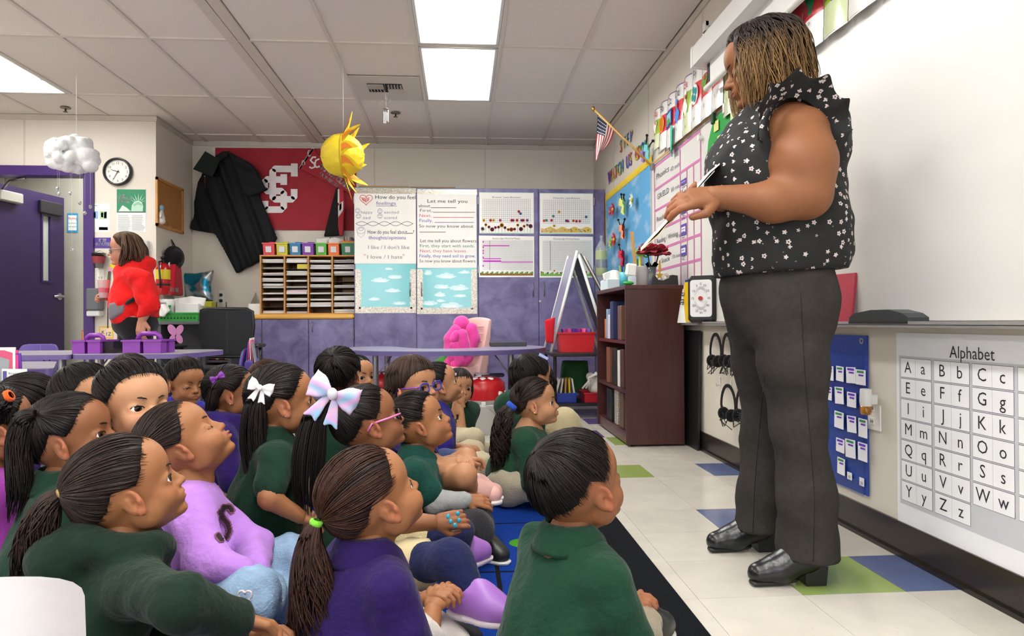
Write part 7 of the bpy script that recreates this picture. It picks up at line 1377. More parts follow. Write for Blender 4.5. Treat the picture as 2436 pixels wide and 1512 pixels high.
# ---- head in its own frame: x forward, y left, z up, chin at -.5, crown at +.5
CR=[((-.055,0,.11),(.455,.372,.385)),((.10,0,-.16),(.285,.29,.33))]
HC=np. array([-.04,0,.07])
def head_mesh(cheek=.0,purse=0.,adult=0.,look='n',neck=.170,h=.0155):
 f=Field((-.62,-.50,-.72),(.60,.50,.56),h)
 c,r=CR[0];f. ell(c,r,.0);f. ell((-.16,0,.02),(.34,.33,.33),.08);f. ell((.20,0,.15),(.20,.29,.24),.08)
 fz=-.20-.05*adult;f. ell((.115,0,fz+.03),(.275,.285-.02*adult,.33),.10);f. ell((.14,0,-.34-.03*adult),(.20,.20,.15),.09);f. ell((.285,0,-.425-.02*adult),(.080,.095,.065),.07)
 for s_ in (-1,1):f. ell((.245,s_*.165,-.215),(.115+.055*cheek,.110+.045*cheek,.125+.035*cheek),.08);f. ell((.06,s_*.235,-.30),(.13,.075,.12),.08)
 for s_ in (-1,1):f. ell((.425,s_*.175,-.055),(.075,.105,.068),.06,'sub')
 nl=.025*adult;f. chain([(.372,0,-.03),(.405+nl,0,-.105),(.438+nl,0,-.160)],[.026,.032,.043],.05);f. ell((.446+nl,0,-.163),(.042,.048,.037),.03)
 for s_ in (-1,1):f. ell((.408,s_*.054,-.176),(.042,.034,.030),.022);f. ell((.432,s_*.026,-.203),(.018,.015,.013),.010,'sub')
 px=.03*purse;f. ell((.362,0,-.29),(.075,.13,.085),.06)
 f. ell((.410+px,0,-.266),(.040,.085-.03*purse,.024),.020);f. ell((.402+px,0,-.316),(.042,.072-.022*purse,.028),.020);f. ell((.462+px,0,-.290),(.055,.10-.03*purse,.0075),.012,'sub');f. ell((.435,0,-.228),(.02,.012,.03),.02,'sub')
 f. ell((.355,0,-.43-.02*adult),(.062,.085,.052),.05)
 for s_ in (-1,1):
  f. ell((.292,s_*.160,-.06),(.089,.093,.080),.024);f. ell((.378,s_*.180,-.060),(.076,.080,.031),.008,'sub')
  R_=np. array(Euler((0,-.25,s_*.55)). to_matrix());e0=np. array([-.015,s_*.368,-.095])
  f. ell(e0,(.100,.038,.142),.022,R=R_);f. ell(e0+R_@np. array([.014,s_*.040,.018]),(.068,.036,.104),.010,'sub',R=R_);f. ell(e0+R_@np. array([.030,s_*.010,-.118]),(.040,.026,.040),.02);f. ell(e0+R_@np. array([-.020,s_*.014,.005]),(.020,.018,.070),.012,R=R_);f. ell(e0+R_@np. array([.070,s_*.016,-.02]),(.022,.022,.036),.014);f. ell(e0+R_@np. array([.024,s_*.028,-.02]),(.028,.040,.036),.010,'sub')
 f. cone((-.12,0,-.20),(-.155,0,-.50),neck*1.05,neck*.98,.10)
 V,Q=f. mesh();return V,Q
def lipcol(V,base,lip,blush=.35):
 b_=np. array(hx(base));l_=np. array(hx(lip));C=np. tile(b_,(len(V),1));x,y,z=V. T
 d=np. sqrt(((y)/.085)**2+((z+.288)/.045)**2);w=np. clip(1.25-d,0,1)*np. clip((x-.36)/.03,0,1);C=C*(1-w[:,None]*.75)+l_*w[:,None]*.75
 for s_ in (-1,1):g=np. exp(-(((y-s_*.19)/.09)**2+((z+.19)/.08)**2))*(x>.15)*blush*.5;C=C*(1-g[:,None])+np. array(hx('#c8705a'))*g[:,None]
 ear=np. clip((np. abs(y)-.35)/.05,0,1)*.3;C=C*(1-ear[:,None])+np. array(hx('#b8604a'))*ear[:,None]
 return C
HEADS={}
def head_variant(key,**k):
 if key not in HEADS:HEADS[key]=head_mesh(**k)
 return HEADS[key]
def Rad(D):
 """distance from the head's centre to the skull along unit directions D (n,3)"""
 best=np. zeros(len(D))
 for c,r in CR+[((-.16,0,.02),(.34,.33,.33))]:
  o_=(HC-np. array(c))/np. array(r);d=D/np. array(r);A=(d*d). sum(1);B=(d*o_). sum(1);Cc=(o_*o_). sum()-1;dis=B*B-A*Cc;t=np. where(dis>0,(-B+np. sqrt(np. maximum(dis,0)))/A,0);best=np. maximum(best,t)
 return best
HL={'fringe':([0,30,52,72,100,120,180],[15,13,4,-20,-36,-44,-46]),'girl':([0,22,42,56,70,82,96,112,140,180],[31,29,19,2,-12,-6,1,-26,-40,-44]),'boy':([0,25,44,56,70,82,98,114,140,180],[29,28,23,6,-12,-4,2,-24,-34,-38]),'wide':([0,25,45,60,80,110,140,180],[40,37,26,4,-18,-42,-48,-50])}
def hair(parent,M_,pole,line='girl',thick=.035,col=('#1a1412','#2c201b'),n=520,seed=0,tail=None,swirl=0.,fuzz=.012,side=1.,rad=.0052,name='hair',tips=None,spike=0.,segs=9,jitline=.10,extra=None):
 """skull cap with combed strands running from the hairline to the pole, plus strand tails"""
 r=np. random. default_rng(seed);T_=np. array(pole,float);T_/=np. linalg. norm(T_);e1=np. cross(T_,[0,1,.1]);e1/=np. linalg. norm(e1);e2=np. cross(T_,e1)
 ha,he=HL[line];ha=np. radians(ha);he=np. radians(he)
 def dirs(ph,th):return (np. cos(th)[...,None]*T_+np. sin(th)[...,None]*(np. cos(ph)[...,None]*e1+np. sin(ph)[...,None]*e2))
 def tmax(ph):
  th=np. linspace(.05,PI*.98,120);D=dirs(ph[:,None]+0*th[None],np. broadcast_to(th,(len(ph),120)));a=np. abs(np. arctan2(D[...,1],D[...,0]));e_=np. arcsin(np. clip(D[...,2],-1,1));ok=e_>np. interp(a,ha,he);bad=~ok;first=np. where(bad. any(1),bad. argmax(1),119);return th[np. maximum(first-1,1)]
 def thk(D,t):s_=np. clip((1-t)/.35,0,1);sd=1-(1-side)*np. clip((np. abs(D[...,1])-.45)/.35,0,1)*np. clip(1-(D[...,2]-.25)/.45,0,1);return thick*(.35+.65*s_*(2-s_))*sd
 c0,c1=np. array(hx(col[0])),np. array(hx(col[1]))
 na,nt_=64,20;ph=np. linspace(0,2*PI,na+1)[:-1];tm=tmax(ph);tt=np. linspace(.0,.94,nt_+1);D=dirs(ph[:,None]+0*tt[None],np. maximum(tm[:,None]*tt[None],.001));Rr=Rad(D. reshape(-1,3)). reshape(na,nt_+1)
 th_=thk(D,np. broadcast_to(tt,(na,nt_+1)));P=HC+D*(Rr+th_*.75)[...,None];P[:,-1]=HC+D[:,-1]*(Rr[:,-1]-.01)[:,None]
 idx=np. arange(na*(nt_+1)). reshape(na,nt_+1);a=idx;b_=np. roll(idx,-1,0);F=np. stack([a[:,:-1],a[:,1:],b_[:,1:],b_[:,:-1]],-1). reshape(-1,4);parts=[(P. reshape(-1,3),F,c0*.9)]
 ph=r. uniform(0,2*PI,n);tm=tmax(ph)*(1-r. random(n)*jitline);st=np. where(r. random(n)<.6,1.,r. uniform(.4,1.,n));u=np. linspace(1,.04,segs);th=tm[:,None]*st[:,None]*u[None];phx=ph[:,None]+swirl*(1-u)[None]+r. normal(0,.035,(n,1))*np. sin(u*PI)[None]
 D=dirs(phx,th);Rr=Rad(D. reshape(-1,3)). reshape(n,segs);lift=thk(D,st[:,None]*u[None])+r. uniform(-.25,1,(n,1))*fuzz+spike*r. random((n,1))*(u[None]>.9)
 P=HC+D*(Rr+lift)[...,None];rr=np. full((n,segs),rad)*np. concatenate([[.15,.7],np. ones(segs-2)])[None];V,F=tubes(P,rr);k=r. random(n);C=np. repeat(c0+(c1-c0)*k[:,None],segs*3,axis=0);parts. append((V,F,C))
 V,F,C=join(parts);Vw=xf(M_,V);P2=[(Vw,F,C)]
 for tl in (tail or []):P2. append(strand_tail(r,c0,c1,tips=tips,**tl))
 for ex in (extra or []):P2. append(ex)
 V,F,C=join(P2);return vobj(name,V,F,C,hairm,parent)
def strand_tail(r,c0,c1,path,rad,n=130,srad=.0018,tips=None,wave=.0,flare=.25,segs=18,c=None):
 """a bundle of strands along a world-space path with a radius at each path point"""
 P=np. array([tuple(p)for p in path],float);t=np. linspace(0,1,len(P));u=np. linspace(0,1,segs)
 def sm(A):
  A=np. array(A,float);x=np. stack([np. interp(u,t,A[:,i])for i in range(A. shape[1])],1)
  for _ in range(3):x[1:-1]=(x[:-2]+2*x[1:-1]+x[2:])/4
  return x
 Cn=sm(P);Rr=np. interp(u,t,rad);T_=np. gradient(Cn,axis=0);T_/=np. linalg. norm(T_,axis=1,keepdims=True);A=np. cross(T_,[0.2,1,.1]);A/=np. linalg. norm(A,axis=1,keepdims=True);B=np. cross(T_,A)
 q=np. sqrt(r. random(n));q=np. where(r. random(n)<.65,.75+.25*q,q);a=r. uniform(0,2*PI,n);end=r. uniform(.72,1.,n);ph=r. uniform(0,6,n);uu=u[None]*end[:,None]
 ix=uu*(segs-1);i0=np. clip(ix. astype(int),0,segs-2);fr_=(ix-i0)[...,None];lerp=lambda X:X[i0]*(1-fr_)+X[i0+1]*fr_
 rad_=(Rr[i0]*(1-fr_[...,0])+Rr[i0+1]*fr_[...,0])*q[:,None]*(1+flare*r. normal(0,.3,(n,1))*uu);aw=a[:,None]+wave*np. sin(uu*9+ph[:,None])*uu
 X=lerp(Cn)+lerp(A)*(rad_*np. cos(aw))[...,None]+lerp(B)*(rad_*np. sin(aw))[...,None]
 if wave:X=X+(lerp(A)*np. sin(uu*16+ph[:,None])[...,None]+lerp(B)*np. cos(uu*13+ph[:,None])[...,None])*(wave*.006*uu)[...,None]
 sr=srad*(1-.75*np. clip((uu-.6)/.4,0,1));V,F=tubes(X,sr);k=r. random(n)[:,None];base=(c0+(c1-c0)*k)[:,None,:]*np. ones((1,segs,1))
 if tips is not None:w=np. clip(uu*2.1-.95,0,1)[...,None]*r. uniform(.2,1,(n,1,1));base=base*(1-w)+np. array(hx(tips))*w
 return V,F,np. repeat(base. reshape(-1,3),3,axis=0)
def eye_mesh(iris='#2a1710'):
 V,F=[],[];n,m_=20,14;th=PI*np. arange(m_+1)/m_;ph=2*PI*np. arange(n)/n
 V=np. stack([np. cos(th)[:,None]+0*ph[None],np. sin(th)[:,None]*np. cos(ph)[None],np. sin(th)[:,None]*np. sin(ph)[None]],-1). reshape(-1,3)
 th2=np. concatenate([[0,.14,.30,.305,.50,.62,.625],np. linspace(.75,PI,m_-6)]);V=np. stack([np. cos(th2)[:,None]+0*ph[None],np. sin(th2)[:,None]*np. cos(ph)[None],np. sin(th2)[:,None]*np. sin(ph)[None]],-1). reshape(-1,3)
 c=np. where(th2[:,None]<.303,np. array(hx('#050404')),np. where(th2[:,None]<.623,np. array(hx(iris)),np. array(hx('#e2dbd6'))));C=np. repeat(c,n,axis=0)
 idx=np. arange((m_+1)*n). reshape(m_+1,n);a,b_=idx[:-1],idx[1:];F=np. stack([a,b_,np. roll(b_,-1,1),np. roll(a,-1,1)],-1). reshape(-1,4);return V,F,C
EYE_M=eye_mesh()
def face(parent,M_,gaze=(0.,0.),brow='#1c1512',browt=.0,lids=0.,lash=True,lid='#a0684a'):
 """eyes, brows and upper lashes"""
 for s_ in (-1,1):
  G=Matrix. Translation((.290,s_*.160,-.06))@Matrix. Rotation(gaze[0],4,'Z')@Matrix. Rotation(-gaze[1],4,'Y')@Matrix. Scale(.0835,4);V,F,C=EYE_M;vobj('eye',xf(M_@G,V),F,C,eyem,parent)
  u=np. linspace(0,1,8);yy=s_*(.075+.165*u);P=np. stack([.414-.02*u-.125*u*u,yy,.045+.034*np. sin(u*PI*.8)-.010*u+browt*(u-.5)],1);P=xf(M_,P)[None]+np. random. default_rng(5). normal(0,.0007,(7,8,3));sc_=M_. to_scale()[0];V,F=tubes(P,np. full((7,8),.0075*sc_)*np. sin(np. linspace(.35,2.95,8))[None]);vobj('eyebrow',V,F,hx(brow),hairm,parent)
  if lash:
   an=np. linspace(-1,1,9);P=np. stack([.376-.030*an*an-.030*an,s_*(.166+.076*an),-.029-.030*an*an-lids],1);V,F=tubes(xf(M_,P)[None],np. full((1,9),.0075*sc_));vobj('eyelash',V,F,hx('#120c0a'),hairm,parent)
  if lids:P=EYE_M[0];k=(P[:,2]>.18-lids*14)&(P[:,0]>-.2);G2=Matrix. Translation((.292,s_*.160,-.06))@Matrix. Scale(.0875,4);F=EYE_M[1];F=F[k[F]. all(1)];vobj('eyelid',xf(M_@G2,P),F,hx(lid),skinm,parent)
  # ---- hands: palm along +x, fingers ahead, thumb to +y, palm down (-z); unit = hand length
def hand_mesh(curl=.5,spread=.12,thumb=.5,h=.027):
 f=Field((-.3,-.45,-.55),(1.15,.65,.35),h);f. cone((-.25,0,0),(.05,0,0),.155,.15,.04,flat=((0,0,1),1.25));f. cone((.06,-.11,0),(.42,-.14,0),.10,.085,.04);f. cone((.06,.08,0),(.42,.14,0),.10,.085,.05);f. cone((.08,0,0),(.44,0,.01),.11,.09,.06)
 for i,(y,l_)in enumerate(((.165,.44),(.055,.50),(-.055,.46),(-.155,.36))):
  a=spread*(1.5-i)*.7;p=np. array([.44,y,.01]);c=curl*(.9+.15*i);d=np. array([math. cos(a),math. sin(a),0]);ang=c*.55;r_=.070-.005*i
  for j,fr_ in enumerate((.44,.32,.26)):q=p+l_*fr_*np. array([d[0]*math. cos(ang),d[1]*math. cos(ang),-math. sin(ang)]);f. cone(p,q,r_,r_*.9,.012);p=q;ang+=c*.95;r_*=.9
 f. cone((.06,.13,-.03),(.24,.26+.08*thumb,-.08),.09,.075,.05);f. cone((.24,.26+.08*thumb,-.08),(.46,.27+.10*thumb-.06*curl,-.10-.08*curl),.072,.055,.015)
 V,Q=f. mesh();return V,Q
HANDS={}
def hand(pos,fwd,up,size=.115,side=1,curl=.6,col='#b07a58',spread=.12,nails=None):
 key=(curl,spread)
 if key not in HANDS:HANDS[key]=hand_mesh(curl,spread)
 V,Q=HANDS[key];x=Vector(fwd). normalized();z=Vector(up);z=(z-x*z. dot(x)). normalized();y=z. cross(x)
 V=V. copy();Q=Q. copy()
 if side<0:V[:,1]*=-1;Q=Q[:,::-1]
 M_=np. array(Matrix((x,y,z)). transposed());C=np. tile(hx(col),(len(V),1));t=np. clip((V[:,0]-.35)/.5,0,1)[:,None]*.25;C=C*(1-t)+np. array(hx('#c07a62'))*t
 return (V*size)@M_. T+np. array(tuple(pos)),Q,C
def wob(f,amp,fr=(70,60,55),ph=0.):
 x,y,z=f._pts((slice(None),)*3);f. D=f. D+amp*(np. sin(x*fr[0]+2*np. sin(z*31+ph)+ph)*np. sin(y*fr[1]+1.5*np. sin(x*27)+ph*2)+.6*np. sin(z*fr[2]+2*np. sin(x*23+y*19)+ph)). astype(np. float32)
SK={'m':('#9b6845','#96503f'),'d':('#88583a','#844438'),'l':('#bb8a68','#ab6254'),'k':('#ad7c5a','#a05a4c')}
def shoe(parent,heel,toe,col,sole='#e6e4e0',w=.036,up=(0,0,1),name='shoe',m_=None):
 heel,toe,up=Vector(heel),Vector(toe),Vector(up);d=(toe-heel);L_=d. length;d. normalize();f=Field([min(heel[i],toe[i])-.08 for i in range(3)],[max(heel[i],toe[i])+.08 for i in range(3)],.0105);s_=up. cross(d). normalized()
 f. chain([heel+up*.03,heel+d*L_*.5+up*.03,toe-d*.035+up*.022],[w*.95,w,w*.9],.03);f. cone(heel+d*.012+up*.05,heel+d*L_*.35+up*.06,w*.85,w*.7,.03);f. half(heel,-up)
 V,Q=f. mesh();e_=vobj(name,V,Q,hx(col),m_ or satin,parent)
 f=Field([min(heel[i],toe[i])-.08 for i in range(3)],[max(heel[i],toe[i])+.08 for i in range(3)],.0105);f. chain([heel,heel+d*L_*.5,toe-d*.03],[w*1.05,w*1.08,w*1.0],.02,flat=(up,3.2));V,Q=f. mesh();o_=vobj('sole',V,Q,hx(sole),satin,e_);o_. parent=e_
 return e_
LABELS=set()
def kid(label,ear,Y,s,head=(0.,15.,0.),body=None,skin='m',variant='n',sex='g',shirt=('#1d3a2a','short'),pants='#b9ab8c',hairk=None,gaze=(0.,.1),lean=.0,legs='cross',wrists=None,elbows=None,hands=('rest','rest'),hood=False,collar=True,face_on=True,cat='person',drop=.0,lids=0.,seat=.0,shoes=('#20201f','#e0dedb'),knees=None,ankles=None,legcol=None,bare=False,curl=.7):
 """a seated child: the near ear is seen at photo pixel `ear`, head height s pixels, at depth Y"""
 hs=s*Y/FPX;bear=math. degrees(math. atan((ear[0]-1218)/FPX)+YAW);head=(head[0]-bear,head[1],head[2]);body=head[0]if body is None else body-bear;yaw_,pit_,rol_=(math. radians(a)for a in head);RM=Matrix. Rotation(yaw_,4,'Z')@Matrix. Rotation(-pit_,4,'Y')@Matrix. Rotation(rol_,4,'X')
 sd=-1 if math. cos(yaw_)>=0 else 1
 ec=U(ear[0],ear[1],Y=Y);hc=ec-(RM. to_3x3()@Vector((-.0,sd*.38 if len(ear)==2 else 0,-.10 if len(ear)==2 else 0)))*hs
 Hm=Matrix. Translation(hc)@RM@Matrix. Scale(hs,4);k=hs/.195
 by=math. radians(head[0]if body is None else body);fw=Vector((math. cos(by),math. sin(by),0));lf=Vector((-math. sin(by),math. cos(by),0));up=Vector((0,0,1))
 piv=hc+RM. to_3x3()@Vector((-.12,0,-.30))*hs;Nk=piv-up*(.036*k+drop)-fw*.012*k;S=Nk-up*.035*k
 Pz=.10*k+seat;P=Vector((S. x,S. y,Pz))-fw*(.035*k+lean)
 e_=thing('person',label,cat,(P. x,P. y,0),'children sitting on the rug')
 sk,lp=SK[skin];W_=.118*k;sh=[S+lf*(q*W_)-up*.022*k for q in (-1,1)]
 el=[sh[i]+lf*(q*.035*k)+fw*.035*k-up*.155*k for i,q in ((0,-1),(1,1))];wr_=[P+fw*.16*k+lf*(q*.035*k)+up*.085*k for q in (-1,1)]
 if elbows:el=[Vector(elbows[i])if elbows[i]is not None else el[i]for i in (0,1)]
 if wrists:wr_=[Vector(wrists[i])if wrists[i]is not None else wr_[i]for i in (0,1)]
 hip=[P+lf*(q*.068*k)for q in (-1,1)];kn=[P+fw*.22*k+lf*(q*.165*k)+up*.03*k for q in (-1,1)];an=[P+fw*(.25*k)+lf*(-q*.07*k)-up*.045*k for q in (-1,1)]
 if legs=='up':kn=[P+fw*.20*k+lf*(q*.08*k)+up*.17*k for q in (-1,1)];an=[P+fw*.30*k+lf*(q*.07*k)-up*.05*k for q in (-1,1)]
 if knees:kn=[Vector(knees[i])if knees[i]is not None else kn[i]for i in (0,1)]
 if ankles:an=[Vector(ankles[i])if ankles[i]is not None else an[i]for i in (0,1)]
 # body: head, neck, trunk, arms, hands, legs in one mesh
 Vh,Qh=head_variant(variant+('c'if s<150 else ''),h=.0160 if s>=150 else .025,**VAR[variant]);rs_=max(1.,Y/1.7);parts=[(xf(Hm,Vh),Qh,lipcol(Vh,sk,lp))]
 pts=[P,S]+el+wr_+kn+an+[Nk];lo=[min(p[i]for p in pts)-.14*k for i in range(3)];hi=[max(p[i]for p in pts)+.14*k for i in range(3)]
 f=Field(lo,hi,.011*rs_);f. cone(piv+up*.01*k,Nk,.032*k,.033*k,.02);f. cone(Nk,S,.033*k,.045*k,.03);f. cone(sh[0]-lf*-.02,sh[1]-lf*.02,.036*k,.036*k,.04);f. chain([S-up*.03*k,(S+P)/2,P+up*.02],[.066*k,.075*k,.085*k],.05)
 for i in (0,1):f. chain([sh[i],el[i],wr_[i]],[.034*k,.028*k,.020*k],.012);f. chain([hip[i],kn[i],an[i]],[(.046 if bare else .058)*k,(.036 if bare else .045)*k,.026*k],.015)
 V,Q=f. mesh();parts. append((V,Q,hx(sk)))
 for i,sd2 in ((0,-1),(1,1)):
  if hands[i]is None:continue
  d=(wr_[i]-el[i]). normalized();hd=hands[i]if isinstance(hands[i],dict)else {}
  parts. append(hand(wr_[i]+d*.012*k,hd. get('fwd',d),hd. get('up',up*.8-lf*(sd2*.4)+fw*.2),.105*k,sd2,hd. get('curl',curl),sk,hd. get('spread',.12)))
 V,Q,C=join(parts);vobj('body',V,Q,C,skinm,e_)
 if face_on:face(e_,Hm,gaze=(gaze[0]-.25*sd*-1,gaze[1]*.35),lids=lids,lid=sk)
 # shirt
 sc_,ty_=shirt[0],shirt[1];f=Field(lo,hi,.0085*rs_);t=.012*k
 f. chain([S-up*.055*k,S*.45+P*.55+up*.0,P+up*.035*k],[.076*k+t,.082*k+t,.096*k+t],.06,flat=(lf,.86));f. cone(sh[0]+lf*.012*k,sh[1]-lf*.012*k,.034*k+t,.034*k+t,.05)
 for i in (0,1):
  if ty_=='short':f. cone(sh[i],sh[i]*.36+el[i]*.64,.036*k+t*.7,.039*k+t*.6,.022)
  elif ty_=='long':f. chain([sh[i],el[i],wr_[i]-(wr_[i]-el[i])*.06],[.038*k+t,.033*k+t,.024*k+t*.8],.022)
 if hood:
  for a in np. linspace(-2.5,2.5,12):q=Nk+(-fw*math. cos(a)*.066+lf*math. sin(a)*.068)*k-up*(-.010+.018*(1-math. cos(a)))*k;f. ell(q,(.036*k,)*3,.016)
  f. ell(S-fw*.095*k+up*.012*k,(.055*k,.06*k,.055*k),.02)
 wob(f,.0032*k,fr=(48,52,44),ph=len(label)*.7);f. cone(Nk-up*.012*k,Nk+up*.2*k+fw*.05*k,.040*k,.075*k,.006,'sub');f. half((0,0,P. z-.055*k),(0,0,-1))
 V,Q=f. mesh();sv=(V,Q);so=vobj('shirt'if not hood else 'hoodie',V,Q,hx(sc_),knit,e_)
 if ty_=='short'and collar:collar_mesh(e_,Nk,fw,lf,k,sc_)
 if len(shirt)>2:
  f=Field(lo,hi,.008*rs_)
  for i in (0,1):f. chain([sh[i]*.5+el[i]*.5,el[i],wr_[i]],[.036*k,.036*k,.028*k],.02)
  wob(f,.003*k);V,Q=f. mesh();vobj('undersleeve',V,Q,hx(shirt[2]),knit,e_)
 if pants:
  pc,pm_=(pants,cloth)if isinstance(pants,str)else pants;f=Field(lo,hi,.0105*rs_);f. cone(hip[0],hip[1],.092*k,.092*k,.03);f. cone(P,P+up*.05*k,.09*k,.085*k,.03)
  for i in (0,1):
   if bare:f. cone(hip[i],hip[i]*.3+kn[i]*.7,.066*k,.066*k,.05)
   else:f. chain([hip[i],kn[i],an[i]],[.076*k,.061*k,.046*k],.025)
  wob(f,.005*k,ph=2);f. half((0,0,.012),(0,0,-1));V,Q=f. mesh();vobj('trousers'if not bare else 'skirt',V,Q,hx(pc),pm_,e_)
 if legcol:
  f=Field(lo,hi,.0105*rs_)
  for i in (0,1):f. chain([hip[i],kn[i],an[i]],[.056*k,.046*k,.034*k],.02)
  wob(f,.003*k);V,Q=f. mesh();vobj('leggings',V,Q,hx(legcol),knit,e_)
 if shoes:
  for i,q in ((0,-1),(1,1)):
   d=(an[i]-kn[i]);d. z=0;d=(d. normalized()+fw*.9). normalized();a0=Vector((an[i]. x,an[i]. y,max(.012,an[i]. z-.04*k)))-d*.03*k;shoe(e_,a0,a0+d*.15*k,shoes[0],shoes[1],w=.032*k)
 if hairk:hairk(e_,Hm,hc,fw,lf,k)
 return dict(e=e_,M=Hm,hc=hc,P=P,S=S,N=Nk,fw=fw,lf=lf,k=k,hs=hs,shirt=sv)
def collar_mesh(e_,Nk,fw,lf,k,col):
 up=Vector((0,0,1));n=28;prof=[(.046,.030),(.050,.040),(.060,.030),(.074,-.004),(.078,-.012),(.073,-.012),(.056,.018)];V,F=[],[]
 for i in range(n+1):
  a=-2.75+5.5*i/n;d=-fw*math. cos(a)+lf*math. sin(a);open_=max(0,abs(a)-1.9)/.85
  for r_,z in prof:V. append(tuple(Nk+d*(r_*k*(1+.12*open_))+up*((z-.030*open_-.012)*k)-fw*0))
 m_=len(prof)
 for i in range(n):
  for j in range(m_-1):F. append((i*m_+j,i*m_+j+1,(i+1)*m_+j+1,(i+1)*m_+j))
 vobj('collar',np. array(V),np. array(F)[:,::-1],hx(col),knit,e_)
VAR={'n':dict(),'puff':dict(cheek=1.,purse=1.),'round':dict(cheek=.6),'adult':dict(adult=1.,neck=.20,cheek=.3)}
# ================================================================== THE CHILDREN AND THE TWO WOMEN
BLK,DBR,BRN=('#120e0d','#241b18'),('#1d1310','#33231c'),('#2c1c15','#4a3226')
def W3(p,Y):return U(p[0],p[1],Y=Y+(p[2]if len(p)>2 else 0))
def styl(tie=None,tail=None,Y=1.5,col=BLK,n=520,seed=0,line='girl',thick=.035,nt_=130,wave=0.,srad=.0017,tips=None,pole=None,band=None,more=None,side=1.,fuzz=.012,rad=.0052,swirl=0.,spike=0.,flare=.25,after=None):
 """hair-do for a child: strands combed towards the tie, tail along photo points [(x, y, r_px)]"""
 nn=int(n*min(1.,2.1/Y));nt2=int(nt_*min(1.,2.4/Y));fat=max(1.,Y/2.1)**.7
 def go(e_,M_,hc,fw,lf,k):
  Mi=M_. inverted();pl=pole
  if tie is not None:tw=W3(tie,Y);pl=tuple(np. array(Mi@tw)-HC)
  tl=[]
  for T_ in (tail if tail and isinstance(tail[0],list)else [tail]if tail else []):
   yy=[Y+(p[3]if len(p)>3 else 0)for p in T_];tl. append(dict(path=[U(p[0],p[1],Y=y)for p,y in zip(T_,yy)],rad=[p[2]*y/FPX for p,y in zip(T_,yy)],n=nt2,srad=srad*fat,wave=wave,flare=flare))
  hair(e_,M_,pl or (-.5,0,.8),line=line,thick=thick,col=col,n=nn,seed=seed,tail=tl,side=side,fuzz=fuzz,rad=rad*fat,swirl=swirl,spike=spike,tips=tips)
  if band:tw=W3(tie,Y);d=(U(tail[1][0],tail[1][1],Y=Y)-tw). normalized()if tail else Vector((0,0,1));r_=band[1]*Y/FPX;MB(). lathe([(r_*.6,-r_*.5),(r_,-r_*.4),(r_*1.05,0),(r_,r_*.4),(r_*.6,r_*.5)],tw,16,band[0],axis=d). build('hair_band',cloth,parent=e_)
  if after:after(e_,M_,hc,fw,lf,k)
 return go
def both(*fs):return lambda*a:[f(*a)for f in fs]
def bow(px,py,Y,size,col,col2=None,tilt=0.,name='hair_bow',tails=True):
 def go(e_,M_,hc,fw,lf,k):
  c=U(px,py,Y=Y);r=size*Y/FPX;ca,sa=math. cos(tilt),math. sin(tilt);u=(ca,0,sa);v=(-sa,0,ca);parts=[]
  for s_ in (-1,1):
   pl=[(0,r*.12),(s_*r*.45,r*.5),(s_*r*.95,r*.62),(s_*r*1.05,0),(s_*r*.95,-r*.55),(s_*r*.45,-r*.42),(0,-r*.12)];V,Q=relief(pl,c,u,v,r*.3,r*.07,puff=r*.3,fold=lambda X,Y_:-.18*np. abs(X)+.04*r*np. sin(Y_*9/r));parts. append((V,Q))
   if tails:V,Q=relief([(0,0),(s_*r*.25,-r*.1),(s_*r*.75,-r*1.25),(s_*r*.4,-r*1.1),(s_*r*.15,-r*1.3)],c+Vector((0,.01,0)),u,v,r*.08,r*.07);parts. append((V,Q))
  V,F,_=join([(a,b_,hx(col))for a,b_ in parts]);C=np. tile(hx(col),(len(V),1))
  if col2:w=(.5+.5*np. sin(V[:,0]*95+4*np. sin(V[:,2]*60)))[:,None];w2=(.5+.5*np. sin(V[:,2]*80+V[:,0]*40))[:,None];C=C*(1-w)+np. array(hx(col2[0]))*w;C=C*(1-.5*w2)+np. array(hx(col2[1]))*.5*w2
  b_=vobj(name,V,F,C,mat('ribbon',.5,var=.05),e_);MB(). ell(c+Vector((0,-r*.12,0)),(r*.2,r*.14,r*.24),'#c9c9d0'if col2 else col,12,8). build('knot',satin,parent=b_)
 return go
def stud(e_,M_,col='#d8d0b8',r=.012):
 p=M_@Vector((.0,-.40,-.205));MB(). ell(p,r*M_. to_scale()[0],col,10,8). build('earring',metal,parent=e_)
def studs(col='#d8d0b8',r=.014):return lambda e_,M_,*a:stud(e_,M_,col,r)
def clip(px,py,Y,w,h_,col,tilt=.3):return lambda e_,*a:MB(). box(U(px,py,Y=Y),(w*Y/FPX,.008,h_*Y/FPX),col,rot=(0,tilt,0),b=.002). build('hair_clip',satin,parent=e_)
def glasses(col,col2=None,w=.105,h_=.075):
 def go(e_,M_,*a):
  g=MB();sc_=M_. to_scale()[0]
  for s_ in (-1,1):P=[M_@Vector((.445-.10*abs(x)*.2-.02,s_*.158+x*w,-.055+z*h_))for x,z in [(math. copysign(abs(math. cos(t))**.6,math. cos(t)),math. copysign(abs(math. sin(t))**.6,math. sin(t)))for t in (2*PI*i/20 for i in range(20))]];g. tube(P,.016*sc_,6,col,closed=True)
  g. tube([M_@Vector((.445,-.05,-.035)),M_@Vector((.46,0,-.03)),M_@Vector((.445,.05,-.035))],.013*sc_,6,col);f_=g. build('glasses',gloss,parent=e_)
  for s_ in (-1,1):MB(). tube([M_@Vector((.42,s_*.265,-.03)),M_@Vector((.2,s_*.335,-.02)),M_@Vector((-.02,s_*.385,.0)),M_@Vector((-.1,s_*.37,-.08))],.016*sc_,6,col2 or col). build('temple',gloss,parent=f_)
 return go
GR='#173425'
